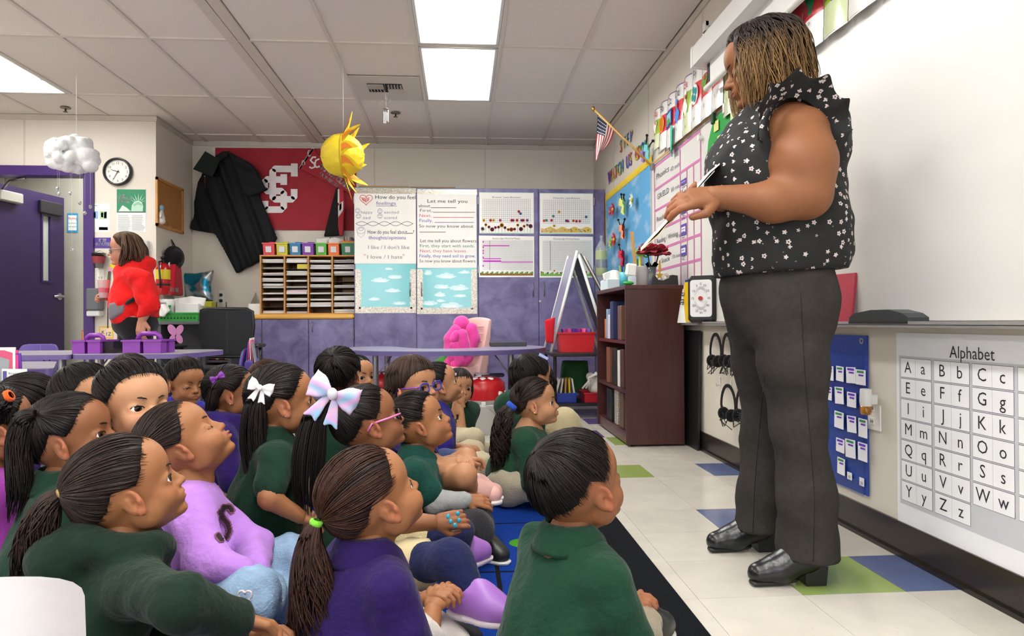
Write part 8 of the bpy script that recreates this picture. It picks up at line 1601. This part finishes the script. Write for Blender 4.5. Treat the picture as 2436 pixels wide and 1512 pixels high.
# --- front row, near the camera
Y1=1.335
kid('girl in dark green hoodie with low ponytail, beside the low table edge',(320,1196),Y1,245,head=(4,20,0),body=14,skin='m',shirt=('#16291d','long'),hood=True,pants='#2b2a30',gaze=(0,.25),lean=.09,elbows=(U(430,1435,Y=1.2),None),wrists=(U(570,1472,Y=1.28),U(600,1500,Y=1.36)),curl=1.0,hairk=styl((148,1172),[(148,1172,9),(118,1190,24),(95,1250,40),(75,1320,40),(45,1400,16)],Y1,DBR,seed=1,nt_=240,wave=.5,band=('#b08a5a',13)))
Y19=1.36
kid('girl in purple polo with long brown ponytail and lime band',(930,1216),Y19,243,head=(24,24,0),body=24,variant='puff',skin='m',shirt=('#26154f','short'),pants='#d8cfc8',gaze=(0,.2),hairk=both(styl((752,1243),[(752,1243,12),(735,1290,30),(742,1370,52),(760,1460,66),(775,1560,60)],Y19,('#20120e','#4a2a1e'),seed=2,nt_=330,wave=.4,band=('#7ac83a',15)),studs('#c9a24a',.012)),knees=(U(960,1530,Y=1.36),U(1005,1515,Y=1.56)))
Y20=1.32
kid('boy in dark green polo with short black hair, back turned, on the rug edge',(1440,1186),Y20,250,head=(40,14,0),body=38,skin='d',sex='b',shirt=('#183b29','short'),pants='#8a7f6a',gaze=(0,.2),hairk=styl(None,None,Y20,BLK,line='boy',thick=.045,n=900,seed=3,pole=(-.62,.12,.62),side=.75,fuzz=.02,swirl=.5,rad=.005),ankles=(U(1525,1495,Y=1.42),None),knees=(U(1480,1540,Y=1.3),None))
# --- left cluster
Y2=1.64
kid('girl with high ponytail and stud earring behind the hooded girl',(147,1068),Y2,200,head=(-22,14,0),body=0,skin='d',shirt=(GR,'short'),gaze=(.0,.15),hairk=both(styl((84,985),[(84,985,10),(55,990,22),(42,1060,26),(48,1150,26),(30,1245,14)],Y2,BLK,seed=4,nt_=200,wave=.3),studs('#9ab0c8',.02)))
Y3=1.85
kid('girl in magenta jacket with orange hair tie and a bun',(4,1037),Y3,178,head=(8,8,0),body=8,skin='d',shirt=('#8c3590','long'),pants='#2a2a2e',collar=False,hairk=both(styl((20,942),[(20,942,12),(5,950,26),(-15,985,22),(-25,1040,10)],Y3,BLK,seed=5,nt_=140,wave=.6,band=('#e8622a',14))))
Y23=2.25
kid('dark haired child behind the girl with the orange hair tie',(78,965,0),Y23,142,head=(25,6,0),skin='d',shirt=('#3a2a60','long'),collar=False,hairk=styl(None,None,Y23,BLK,seed=6,pole=(-.6,0,.6),line='wide',thick=.05))
Y4=2.15
kid('boy in patterned grey shirt peering past the fade haircut boy',(207,950,0),Y4,150,head=(-48,4,0),body=-10,skin='k',sex='b',shirt=('#675c78','short'),gaze=(.1,.05),hairk=styl(None,None,Y4,BLK,seed=7,pole=(-.55,0,.75),line='boy',thick=.055,side=.7,n=900,fuzz=.03))
Y5=1.84
kid('round faced boy with a tall black fade haircut',(322,962,0),Y5,182,head=(-62,8,0),body=-35,variant='round',skin='l',sex='b',shirt=(GR,'short'),gaze=(.25,.12),hairk=styl(None,None,Y5,BLK,seed=8,pole=(-.75,0,.55),line='boy',thick=.085,side=.12,n=850,fuzz=.03,rad=.0065))
Y6=2.9
kid('girl with a pale clip in her hair, mostly hidden behind the fade haircut',(312,902,0),Y6,112,head=(-60,0,0),skin='m',shirt=('#2a2a4a','short'),hairk=both(styl(None,None,Y6,BLK,seed=9,pole=(-.5,0,.75),thick=.04),clip(315,855,Y6-.11,20,8,'#b9c6dc',.3)))
Y7=3.3
kid('boy in blue purple shirt with half closed eyes by the folders',(441,908,0),Y7,98,head=(-58,-6,0),body=-40,skin='m',sex='b',shirt=('#352f96','short'),lids=.03,hairk=styl(None,None,Y7,BLK,seed=10,pole=(-.5,0,.8),line='boy',thick=.07,side=.8,n=800,fuzz=.03))
Y8=2.72
kid('girl in purple hoodie with a purple bow',(548,947),Y8,122,head=(-4,2,0),body=0,skin='d',shirt=('#2b1a5c','long'),hood=True,hairk=both(styl((522,905),[(522,905,6),(510,925,12),(505,960,14),(495,990,8)],Y8,BLK,seed=11,nt_=130),bow(516,898,Y8-.05,17,'#7a2f9a',tilt=.5,tails=False),studs('#e0dcd8',.022)))
Y9=3.5
kid('brown haired child hidden behind the girl with the white bow',(641,905,0),Y9,92,head=(20,5,0),skin='m',sex='b',shirt=(GR,'short'),hairk=styl(None,None,Y9,BRN,seed=12,pole=(-.55,0,.75),line='boy',thick=.05,n=500))
Y10=1.68
r10=kid('girl in lilac sweater tilting her head far back',(436,1076),Y10,196,head=(-8,40,0),body=6,variant='puff',skin='m',shirt=('#b27fd2','long'),pants=('#8aa6c4',denim),collar=False,gaze=(0,-.35),lids=.045,lean=-.01,drop=-.015,elbows=(U(490,1330,Y=1.56),U(600,1300,Y=1.78)),wrists=(U(575,1362,Y=1.53),U(610,1355,Y=1.60)),knees=(U(590,1425,Y=1.5),U(690,1330,Y=1.86)),curl=.9,hairk=styl((335,1075),[(335,1075,12),(330,1110,22),(360,1150,22),(380,1190,12)],Y10,DBR,seed=13,nt_=140))
Y11=1.99
kid('girl in green polo with white hair bow and very long ponytail',(679,972),Y11,166,head=(3,5,0),body=5,skin='m',shirt=(GR,'short'),pants='#c2b594',gaze=(0,.1),elbows=(U(640,1185,Y=1.86),None),wrists=(U(715,1228,Y=1.9),None),hairk=both(styl((618,930),[(618,930,10),(606,960,26),(602,1050,32),(622,1140,32),(640,1215,18)],Y11,BLK,seed=14,nt_=260,wave=.15),bow(619,921,Y11-.09,30,'#f0f0f2',tilt=-.35),studs('#e8e2d8',.02)))
Y12=1.92
def nails(e_,*a):
 for x,y in ((1066,1228),(1072,1240),(1082,1249),(1092,1237),(1089,1221)):MB(). ell(U(x,y,Y=1.685),(.005,.003,.006),'#2aa0c0',8,6). build('painted_nail',gloss,parent=e_)
kid('girl with big tie dye bow and pink glasses',(893,1022),Y12,168,head=(10,18,0),body=-14,skin='d',shirt=(GR,'short'),pants='#c9b98f',gaze=(0,.2),bare=True,legcol='#1c2248',shoes=('#9a66b8','#d2c6cc'),elbows=(U(960,1240,Y=1.72),None),wrists=(U(1030,1242,Y=1.72),None),hands=(dict(fwd=(1,.0,.15),up=(.1,-1,.4),curl=.8),None),knees=(U(1075,1330,Y=1.6),U(1085,1270,Y=1.9)),ankles=(U(1120,1420,Y=1.55),U(1090,1310,Y=1.92)),hairk=both(styl((775,955),[(775,955,12),(748,990,28),(735,1070,36),(730,1150,34),(735,1230,18)],Y12,BLK,seed=15,nt_=240),bow(792,936,Y12-.16,62,'#d8a8d8',('#8fc0e0','#f0c8e0'),tilt=-.45),glasses('#20181c','#e078b0'),nails))
# --- centre and right
Y13=3.1
kid('boy with spiky black hair seen from behind',(806,890,0),Y13,108,head=(75,8,0),skin='d',sex='b',shirt=(GR,'short'),hairk=styl(None,None,Y13,BLK,seed=16,pole=(-.6,0,.6),line='boy',thick=.09,n=850,spike=.06,fuzz=.05,rad=.007))
Y14=3.6
kid('child peeking out behind the spiky haired boy',(851,893,0),Y14,92,head=(-50,4,0),skin='k',shirt=('#3a2a70','short'),hairk=styl(None,None,Y14,BLK,seed=17,pole=(-.6,0,.6)))
Y15=2.78
kid('girl with straight brown hair and blue glasses',(985,917,0),Y15,132,head=(-45,8,4),body=-15,skin='k',shirt=('#3b2f86','short'),pants='#33406a',bare=True,gaze=(.15,.2),shoes=('#d8a8a0','#e8e0dc'),knees=(U(1105,1130,Y=2.3),U(1110,1090,Y=2.65)),ankles=(U(1120,1165,Y=2.4),U(1125,1150,Y=2.5)),elbows=(U(1045,1110,Y=2.35),None),wrists=(U(1088,1100,Y=2.4),U(1092,1095,Y=2.45)),hairk=both(styl(None,[[(965,885,20),(940,930,30),(925,985,34),(930,1030,24)],[(985,880,20),(962,925,26),(958,985,30),(965,1030,20)],[(1000,875,16),(985,910,20,.0),(985,965,22),(985,1010,14)]],Y15,('#2c1e18','#4e382c'),seed=18,pole=(.1,.15,1),line='fringe',thick=.06,nt_=170,flare=.1),glasses('#3a3a9a','#7a3aa0')))
Y16=3.3
kid('child in purple polo beyond the girl with blue glasses',(1046,912,0),Y16,100,head=(5,18,0),skin='k',sex='b',shirt=('#332a80','short'),hairk=styl(None,None,Y16,BLK,seed=19,pole=(-.6,0,.6),line='boy'))
Y17=4.05
hw17=U(1090,944,Y=3.93)
kid('small girl with a hair clip clasping hands before her mouth',(1093,918,0),Y17,80,head=(-70,-2,0),body=-55,skin='k',shirt=(GR,'short'),pants='#b5a98c',gaze=(.1,.0),legs='up',elbows=(U(1100,1025,Y=3.9),U(1070,1020,Y=3.95)),wrists=(U(1098,962,Y=3.92),U(1084,958,Y=3.93)),hands=(dict(fwd=(-.3,0,1),up=(.5,-1,0),curl=.9),dict(fwd=(.3,0,1),up=(-.5,-1,0),curl=.9)),knees=(U(1125,1045,Y=3.75),U(1085,1050,Y=3.8)),ankles=(U(1130,1085,Y=3.72),None),hairk=both(styl(None,[[(1072,900,6),(1066,930,7),(1068,955,4)],[(1118,900,6),(1120,930,6),(1118,950,3)]],Y17,BLK,seed=20,line='fringe',pole=(-.2,.2,1),thick=.04),clip(1083,893,Y17-.12,4,13,'#d0d0d4',.3)))
Y18=2.3
kid('boy with a fade haircut, green polo over grey sleeves',(1003,1022),Y18,140,head=(-4,24,0),body=-4,skin='m',sex='b',shirt=('#17443a','short','#9a9c9c'),pants='#2b2b2e',gaze=(0,.25),elbows=(U(1035,1195,Y=2.26),None),wrists=(U(1105,1190,Y=2.24),U(1108,1182,Y=2.34)),hands=(dict(fwd=(1,.1,-.1),up=(.1,-.8,.6),curl=.55),dict(fwd=(1,-.1,-.05),up=(0,.6,.8),curl=.7)),hairk=styl(None,None,Y18,BLK,seed=21,pole=(-.7,0,.55),line='boy',thick=.06,side=.1,n=850,fuzz=.02,rad=.006),ankles=(U(1110,1260,Y=2.2),None))
Y21=2.9
kid('girl with long curly ponytail and blue scrunchie on the rug',(1271,970),Y21,114,head=(-6,6,0),body=-6,variant='puff',skin='k',shirt=('#1c402c','long'),pants='#a79d88',collar=False,gaze=(.05,.2),lean=.04,hairk=both(styl((1217,965),[(1217,965,9),(1200,985,20),(1192,1030,24),(1188,1080,20),(1178,1125,9)],Y21,DBR,seed=22,nt_=280,wave=1.6,srad=.002,band=('#2a50b8',13)),studs('#d8b860',.03)))
Y22=3.35
kid('girl seen from behind in green vest over a grey hood',(1268,898,0),Y22,106,head=(35,5,0),body=10,skin='k',shirt=('#1b3a2a','long'),hood=True,pants='#b5a884',legs='up',hairk=both(styl(None,[[(1235,890,8),(1222,920,10),(1215,960,8),(1212,990,3)],[(1300,880,12),(1312,910,14),(1305,950,6)]],Y22,BLK,seed=23,pole=(-.3,.2,.9),thick=.07,wave=.8),clip(1293,848,Y22-.12,24,7,'#9aa8d8',.5)),knees=(U(1345,1005,Y=3.2),U(1350,1010,Y=3.5)))
# printed letter on the lilac sweater, embroidered heart on the jeans
from mathutils. bvhtree import BVHTree
q=r10;bv=BVHTree. FromPolygons([Vector(v)for v in q['shirt'][0]],[tuple(int(i)for i in f_)for f_ in q['shirt'][1]]);t=MB();eye_=Vector((0,0,EYE));SP=np. array([(15,-36),(6,-47),(-9,-46),(-17,-30),(-8,-12),(8,4),(15,22),(9,42),(-6,47),(-17,36)],float)
def sdist(x,y):return min(np. hypot(*(np. array([x,y])-(a+(b_-a)*np. clip(((np. array([x,y])-a)@(b_-a))/((b_-a)@(b_-a)),0,1))))for a,b_ in zip(SP[:-1],SP[1:]))
def hit(x,y):r_=ray(x,y). normalized();h_=bv. ray_cast(eye_,r_)[0];return None if h_ is None else h_-r_*.004
for ix in range(-28,28,3):
 for iy in range(-58,58,3):
  d_=sdist(ix+1.5,iy+1.5)
  if d_>10:continue
  hs_=[hit(536+(a+b_*-.12)*.82,1243+b_*.82)for a,b_ in ((ix,iy),(ix,iy+3),(ix+3,iy+3),(ix+3,iy))]
  if None in hs_ or max((a-hs_[0]). length for a in hs_)>.06:continue
  t. quad(hs_,'#2a1722'if d_<6.5 else '#7a4a62')
t. build('letter_print',matte,parent=q['e'],kind='stuff')
hp_=[(565+16*math. sin(a)**3,1418-(13*math. cos(a)-5*math. cos(2*a)-2*math. cos(3*a)-math. cos(4*a))*1.1)for a in (2*PI*i/30 for i in range(30))]
MB(). tube([U(x+18,y,Y=1.432)for x,y in hp_],.0022,5,'#e6d8e0',closed=True). build('stitched_heart',cloth,parent=q['e'])
# ---- standing teacher
def Yp(p):return U(p[0],p[1],Y=p[2])
YT=2.13
tc_=U(1805,152,Y=YT);ts=.232;RT=Matrix. Rotation(math. radians(163),4,'Z')@Matrix. Rotation(math. radians(16),4,'Y');TM=Matrix. Translation(tc_)@RT@Matrix. Scale(ts,4)
e=thing('person','standing woman in black flowered blouse and dark grey trousers holding papers','person',(U(1860,1385,Y=YT). x,YT,0))
TS='#835436'
Vh,Qh=head_variant('adult',**VAR['adult']);parts=[(xf(TM,Vh),Qh,lipcol(Vh,TS,'#a8584e'))]
f=Field(U(1560,1400,Y=1.9)-Vector((0,.15,0)),Vector((1.30,2.5,1.62)),.011)
f. cone(Yp((1845,235,YT)),Yp((1880,290,YT)),.062,.085,.04);f. chain([Yp((1850,330,YT)),Yp((1850,480,YT)),Yp((1850,680,YT))],[.13,.14,.14],.06)
f. chain([Yp((1905,318,1.985)),Yp((1910,390,1.935)),Yp((1920,462,1.92))],[.080,.084,.064],.05);f. chain([Yp((1918,465,1.92)),Yp((1840,480,1.93)),Yp((1700,466,1.95))],[.060,.054,.030],.035)
f. chain([Yp((1880,300,2.30)),Yp((1860,470,2.36)),Yp((1715,480,2.08))],[.08,.06,.03],.03)
for a in ([(1890,760,2.04),(1900,1000,2.03),(1925,1240,2.03)],[(1800,760,2.25),(1815,1000,2.29),(1806,1200,2.31)]):f. chain([Yp(p)for p in a],[.08,.045,.04],.03)
V,Q=f. mesh();parts. append((V,Q,hx(TS)))
parts. append(hand(Yp((1706,466,1.95)),(-1,.08,-.10),(-.1,-.75,.65),.175,1,.45,TS,.06));parts. append(hand(Yp((1712,482,2.08)),(-1,-.25,-.02),(.0,.6,-.8),.165,-1,.7,TS,.05))
V,Q,C=join(parts);vobj('body',V,Q,C,skinm,e);face(e,TM,gaze=(0,-.3),lids=.03,lid=TS)
MB(). lathe([(.010,-.002),(.0115,0),(.010,.002)],Yp((1629,449,1.93)),14,'#c9c9cc',axis=(1,0,-.3)). build('ring',metal,parent=e)
# blouse: black with small white flowers
m,nt,b=nodes('flowered_blouse');L=nt. links. new;tc=N(nt,'ShaderNodeTexCoord');vo=N(nt,'ShaderNodeTexVoronoi',i_Scale=40.,i_Randomness=.9);L(tc. outputs['Object'],vo. inputs['Vector'])
df=N(nt,'ShaderNodeVectorMath',operation='SUBTRACT');L(tc. outputs['Object'],df. inputs[0]);L(vo. outputs['Position'],df. inputs[1]);sx_=N(nt,'ShaderNodeSeparateXYZ');L(df. outputs[0],sx_. inputs[0])
at=N(nt,'ShaderNodeMath',operation='ARCTAN2');L(sx_. outputs['Z'],at. inputs[0]);L(sx_. outputs['X'],at. inputs[1]);ml=N(nt,'ShaderNodeMath',operation='MULTIPLY');ml. inputs[1]. default_value=5.;L(at. outputs[0],ml. inputs[0]);cs=N(nt,'ShaderNodeMath',operation='COSINE');L(ml. outputs[0],cs. inputs[0])
rr=N(nt,'ShaderNodeMapRange',i_From_Min=-1.,i_From_Max=1.,i_To_Min=.20,i_To_Max=.31);L(cs. outputs[0],rr. inputs[0]);lt_=N(nt,'ShaderNodeMath',operation='LESS_THAN');L(vo. outputs['Distance'],lt_. inputs[0]);L(rr. outputs[0],lt_. inputs[1])
ct=N(nt,'ShaderNodeMath',operation='LESS_THAN');ct. inputs[1]. default_value=.09;L(vo. outputs['Distance'],ct. inputs[0]);cx=N(nt,'ShaderNodeMix',data_type='RGBA');cx. inputs['A']. default_value=(*hx('#131416'),1);cx. inputs['B']. default_value=(*hx('#c8bdbb'),1);L(lt_. outputs[0],cx. inputs['Factor']);c2=N(nt,'ShaderNodeMix',data_type='RGBA');c2. inputs['B']. default_value=(*hx('#3a1420'),1);L(cx. outputs['Result'],c2. inputs['A']);L(ct. outputs[0],c2. inputs['Factor']);L(c2. outputs['Result'],b. inputs['Base Color']);b. inputs['Roughness']. default_value=.85
nz=N(nt,'ShaderNodeTexNoise',i_Scale=14.,i_Detail=3.);L(tc. outputs['Object'],nz. inputs['Vector']);bp=N(nt,'ShaderNodeBump',i_Strength=.35,i_Distance=.02);L(nz. outputs['Fac'],bp. inputs['Height']);L(bp. outputs[0],b. inputs['Normal']);BL=m
kk=YT/FPX
f=Field(Vector((.66,1.78,.80)),Vector((1.30,2.48,1.62)),.009)
f. ell(Yp((1850,410,YT)),(.182,.185,.25),.0);f. ell(Yp((1846,570,YT)),(.188,.20,.22),.08);f. ell(Yp((1765,420,YT)),(.105,.17,.13),.07);f. ell(Yp((1925,330,YT)),(.10,.17,.14),.06);f. cone(Yp((1885,285,2.0)),Yp((1880,285,2.27)),.085,.085,.05);f. cone(Yp((1850,250,YT)),Yp((1880,300,YT)),.08,.10,.04);f. ell(Yp((1915,560,YT)),(.11,.19,.2),.06);f. cone(Yp((1850,600,YT)),Yp((1846,700,YT)),.178,.183,.05)
wob(f,.004,fr=(30,28,22),ph=1.);hz_=Yp((1850,650,YT)). z;f. half((1.,0,hz_),(.06,0,-1));f. cone(Yp((1835,215,YT)),Yp((1862,262,YT)),.10,.065,.01,'sub');f. cone(Yp((1905,290,1.86)),Yp((1905,290,1.98)),.105,.085,.02,'sub')
V,Q=f. mesh();vobj('blouse',V,Q,hx('#131416'),BL,e)
for Yr,s_ in ((1.935,-1),(2.31,1)):
 V,F=[],[];n,m_=72,7;cpt=Yp((1898,318,Yr))
 for i in range(n+1):
  a=-.75+4.2*i/n;r0=.100*(1+.10*math. sin(a));env=min(1,i/9,(n-i)/9)
  for j in range(m_):v=j/(m_-1);r_=r0+.052*v*env*(.75+.25*math. sin(a*1.2));V. append((cpt. x+r_*math. cos(a)*1.0,cpt. y+s_*(-.03+v*.06*env+.014*v*math. sin(i*.62)),cpt. z+r_*math. sin(a)*1.02+.012*v*math. sin(i*.62+1.2)))
 for i in range(n):
  for j in range(m_-1):F. append((i*m_+j,i*m_+j+1,(i+1)*m_+j+1,(i+1)*m_+j))
 vobj('ruffle',np. array(V),np. array(F),hx('#131416'),BL,e)
 # trousers
f=Field(Vector((.60,1.80,.03)),Vector((1.30,2.52,.98)),.010)
f. ell(Yp((1845,690,YT)),(.168,.18,.17),0);f. ell(Yp((1905,720,2.10)),(.085,.14,.13),.06)
f. chain([Yp((1870,745,2.05)),Yp((1888,870,2.03)),Yp((1900,1010,2.03)),Yp((1916,1180,2.03)),Yp((1924,1345,2.03))],[.118,.094,.070,.077,.094],.05);f. chain([Yp((1815,745,2.22)),Yp((1820,880,2.27)),Yp((1822,1020,2.30)),Yp((1815,1170,2.31)),Yp((1806,1300,2.31))],[.115,.092,.072,.076,.090],.05)
wob(f,.005,fr=(26,24,12),ph=.5);f. half((0,0,.075),(0,0,-1));f. half((0,0,hz_+.05),(0,0,1));V,Q=f. mesh();from mathutils. bvhtree import BVHTree
tbv=BVHTree. FromPolygons([Vector(v)for v in V],[tuple(int(i)for i in q_)for q_ in Q]);vobj('trousers',V,Q,hx('#35322f'),mat('trouser_knit',.9,spec=.15,var=.16,vs=60,bump=.25,bs=220),e)
for pts in ([(1905,690),(1912,850),(1925,1010),(1938,1180),(1935,1335)],[(1818,900),(1806,1020),(1795,1150),(1790,1285)]):
 sp=[]
 for t_ in np. linspace(0,len(pts)-1.001,24):k_=int(t_);fr_=t_-k_;r_=ray(pts[k_][0]*(1-fr_)+pts[k_+1][0]*fr_,pts[k_][1]*(1-fr_)+pts[k_+1][1]*fr_). normalized();h_=tbv. ray_cast(Vector((0,0,EYE)),r_)[0];sp+=[h_-r_*.0006]if h_ is not None else []
 if len(sp)>2:MB(). tube(sp,.0016,5,'#1d1b1a'). build('leg_seam',cloth,parent=e)
for toe,heel,y,lb in (((1778,1392),(1965,1388),2.025,'near'),((1680,1305),(1848,1320),2.33,'far')):
 a,b_=U(toe[0],1400,Y=y),U(heel[0],1400,Y=y);a. z=b_. z=0;d=(b_-a). normalized();f=Field((a. x-.06,y-.1,-.01),(b_. x+.06,y+.1,.2),.008);up=Vector((0,0,1));Lb=(b_-a). length
 f. chain([a+d*.035+up*.032,a+d*.10+up*.045,a+d*Lb*.62+up*.075,b_-d*.05+up*.085],[.033,.040,.042,.040],.03);f. cone(b_-d*.06+up*.08,b_-d*.055+up*.17,.042,.045,.03);V,Q=f. mesh();bt=vobj('boot',V,Q,hx('#15171a'),mat('black_leather',.28,var=.1,vs=30,bump=.08,bs=90),e)
 MB(). prism([(-.03,0),(.03,0),(.036,.055),(-.036,.06)],b_-d*.045+Vector((0,-.032,.001)),d,(0,0,1),-.064 if d. x<0 else .064,'#101113'). build('heel',satin,parent=bt)
 V,Q=relief(rnd([(0,-.034),(Lb*.62,-.03),(Lb*.62,.03),(.03,.036),(-.004,.0)],.03),a+Vector((.004,0,.010)),d,(0,1,0),.012,.007,fold=lambda X,Y_:.03*np. clip(X/Lb-.35,0,1));vobj('sole',V,Q,hx('#0d0e0f'),satin,bt)
 # teacher's hair: dark roots, golden tips
r=np. random. default_rng(31);ext=[];Rm=np. array(RT. to_3x3());hw=lambda D,k_:np. array(tc_)+ts*(Rm@(HC+D*(Rad(D[None])[0]+k_)))
for i,az in enumerate(np. radians([68,80,94,112,134,156,180,204,226,248,266,280,292])):
 pd=[]
 for po,k_ in ((12,.03),(40,.055),(66,.07),(88,.075)):p_=math. radians(po);pd. append(hw(np. array([math. sin(p_)*math. cos(az)+.10,math. sin(p_)*math. sin(az),math. cos(p_)])/np. linalg. norm([math. sin(p_)*math. cos(az)+.10,math. sin(p_)*math. sin(az),math. cos(p_)]),k_))
 out=Rm@np. array([math. cos(az),math. sin(az),0]);out[2]=0;ln_=.115+.04*abs(math. sin(az/2));pd+=[pd[-1]+out*.010-np. array([0,0,ln_*.6]),pd[-1]+out*(.055 if 100<math. degrees(az)<260 else -.008)-np. array([0,0,ln_*1.25])]
 ext. append(strand_tail(r,np. array(hx('#150f0d')),np. array(hx('#2e2019')),pd,[.006,.020,.030,.036,.036,.018],n=130,srad=.0021,tips='#b58a55',wave=.6,flare=.3,segs=20))
hair(e,TM,(.1,.05,1),line='wide',thick=.065,col=('#15100e','#2c1f19'),n=800,seed=30,fuzz=.02,rad=.006,extra=ext)
# papers in her hands
def sheetstrip(pts,wy,y,col,name,th=.003,par=None,**k):
 P=[U(p[0],p[1],Y=y)for p in pts];n=len(P);cm=Vector((0,0,EYE));V=[p+(p-cm). normalized()*(q*wy)+Vector((0,0,.05*q*wy))for p in P for q in (-.5,.5)];F=[(2*i,2*i+1,2*i+3,2*i+2)for i in range(n-1)];mb=MB();mb._add(V+[v+Vector((0,0,-th))for v in V],F+[tuple(2*n+j for j in f_[::-1])for f_ in F]+[(2*i,2*i+2,2*n+2*i+2,2*n+2*i)for i in range(n-1)],col);return mb. build(name,paper,parent=par,**k)
pe=thing('paper_booklet','open white papers with golden edge held by the teacher','papers',U(1600,560,Y=1.98))
sheetstrip([(1712,386),(1690,405),(1660,440),(1630,478),(1590,520),(1552,560),(1524,592)],.16,2.09,'#e9e4da','sheet',par=pe);sheetstrip([(1630,486),(1600,520),(1585,532),(1565,556),(1526,590)],.15,2.075,'#c9b88a','sheet',par=pe);sheetstrip([(1700,402),(1665,440),(1632,480)],.15,2.09,'#dfe6e2','sheet',par=pe)
# ---- woman in red walking past
Vh,Qh=head_variant('adultc',h=.021,**VAR['adult']);YA=5.62;ka=YA/FPX
ac=U(297,592,Y=YA);AM=Matrix. Translation(ac)@Matrix. Rotation(math. radians(198),4,'Z')@Matrix. Rotation(math. radians(4),4,'Y')@Matrix. Scale(.235,4)
e=thing('person','woman in bright red hoodie walking past with a cup','person',(U(325,800,Y=YA). x,YA,0));A=lambda x,y,dy=0.:U(x,y,Y=YA+dy)
AS='#b8826a';parts=[(xf(AM,Vh),Qh,lipcol(Vh,AS,'#b06a60'))];lo=Vector((A(225,700). x,YA-.4,0));hi=Vector((A(400,700). x,YA+.4,1.35));f=Field(lo,hi,.014)
f. cone(A(308,625),A(315,650),.055,.07,.03);f. chain([A(318,670),A(322,740)],[.12,.13],.05);f. chain([A(335,668,-.17),A(352,725,-.19),A(338,762,-.2)],[.06,.05,.03],.03);f. chain([A(310,665,.17),A(290,715,.2),A(262,705,.05)],[.06,.05,.03],.03)
for s_,x in ((-1,350),(1,290)):f. chain([A(322,760,.09*s_),A((x+322)/2,840,.09*s_),Vector((A(x,840). x,YA+.09*s_,.06))],[.10,.07,.045],.03)
V,Q=f. mesh();parts. append((V,Q,hx(AS)));parts. append(hand(A(338,764,-.2),(-.15,0,-1),(-.2,-1,0),.17,1,.5,AS));parts. append(hand(A(264,704,.03),(-1,-.2,.1),(.1,.3,1),.16,-1,1.,AS));V,Q,C=join(parts);vobj('body',V,Q,C,skinm,e);face(e,AM,brow='#6a5040',lids=.02,lid=AS)
f=Field(lo,hi,.012);f. chain([A(320,665),A(320,720),A(320,752)],[.135,.155,.16],.06,flat=((0,1,0),.8));f. cone(A(322,658,-.16),A(316,658,.16),.075,.075,.05);f. chain([A(337,665,-.18),A(354,725,-.2),A(340,752,-.2)],[.078,.07,.045],.03);f. chain([A(308,665,.17),A(288,715,.21),A(268,706,.06)],[.075,.065,.045],.03)
for a in np. linspace(-2.4,2.4,12):q=A(312,632)+Vector((math. cos(a)*.10+.02,math. sin(a)*.10,.03*math. cos(a)-.02));f. ell(q,(.042,)*3,.03)
f. ell(A(345,620),(.07,.08,.045),.04);wob(f,.006,fr=(30,28,24));f. half(A(315,768),(.25,0,-1));V,Q=f. mesh();vobj('hoodie',V,Q,hx('#d81f1e'),knit,e)
f=Field(lo,hi,.014);f. ell(A(322,770),(.16,.17,.12),0)
for s_,x in ((-1,352),(1,290)):f. chain([A(322,770,.08*s_),A((x+322)/2,840,.09*s_),Vector((A(x,840). x,YA+.09*s_,.05))],[.12,.085,.065],.04)
V,Q=f. mesh();vobj('trousers',V,Q,hx('#17171b'),cloth,e)
for s_,x in ((-1,352),(1,290)):q=Vector((A(x,840). x,YA+.09*s_,.001));shoe(e,q+Vector((.06,0,0)),q+Vector((-.18,0,0)),'#2a2a2e',w=.045)
r=np. random. default_rng(41);ext=[strand_tail(r,np. array(hx('#4a3426')),np. array(hx('#6e5442')),[A(*p)for p in t_],[.03,.045,.04,.02],n=90,srad=.003,wave=.2)for t_ in ([(300,560,-.1),(305,590,-.14),(298,620,-.13),(285,640,-.11)],[(318,565,-.06),(330,595,-.1),(330,615,-.09),(322,630,-.08)],[(325,570,.04),(338,595,.04),(340,612,.04),(335,628,.04)])]
hair(e,AM,(.15,.0,1),line='wide',thick=.07,col=('#46321f','#75593f'),n=500,seed=40,rad=.007,extra=ext);glasses('#8a8a90')(e,AM)
q=A(285,738,-.17);V,Q=relief(rnd([(-.075,-.07),(.05,-.02),(.075,.07),(-.06,.06)],.02),q,(1,0,.15),(-.15,0,1),.09,.011);fp=vobj('waist_bag',V,Q,hx('#77747a'),cloth,e);MB(). tube([A(300,722,-.2),A(320,710,-.22),A(345,706,-.2),A(372,712,-.05)],.016,6,'#151517'). build('strap',cloth,parent=fp)
q=A(247,708,.0);e=thing('drink_cup','white and pink paper cup held by the woman in red','cup',q);MB(). lathe([(0,0),(.032,0),(.044,.135),(.046,.137),(0,.137)],q,20,'#e6cfcb'). build('cup',paper,parent=e);MB(). lathe([(.036,.04),(.040,.075)],q,20,'#c86a7a'). build('print_band',paper,parent=e)
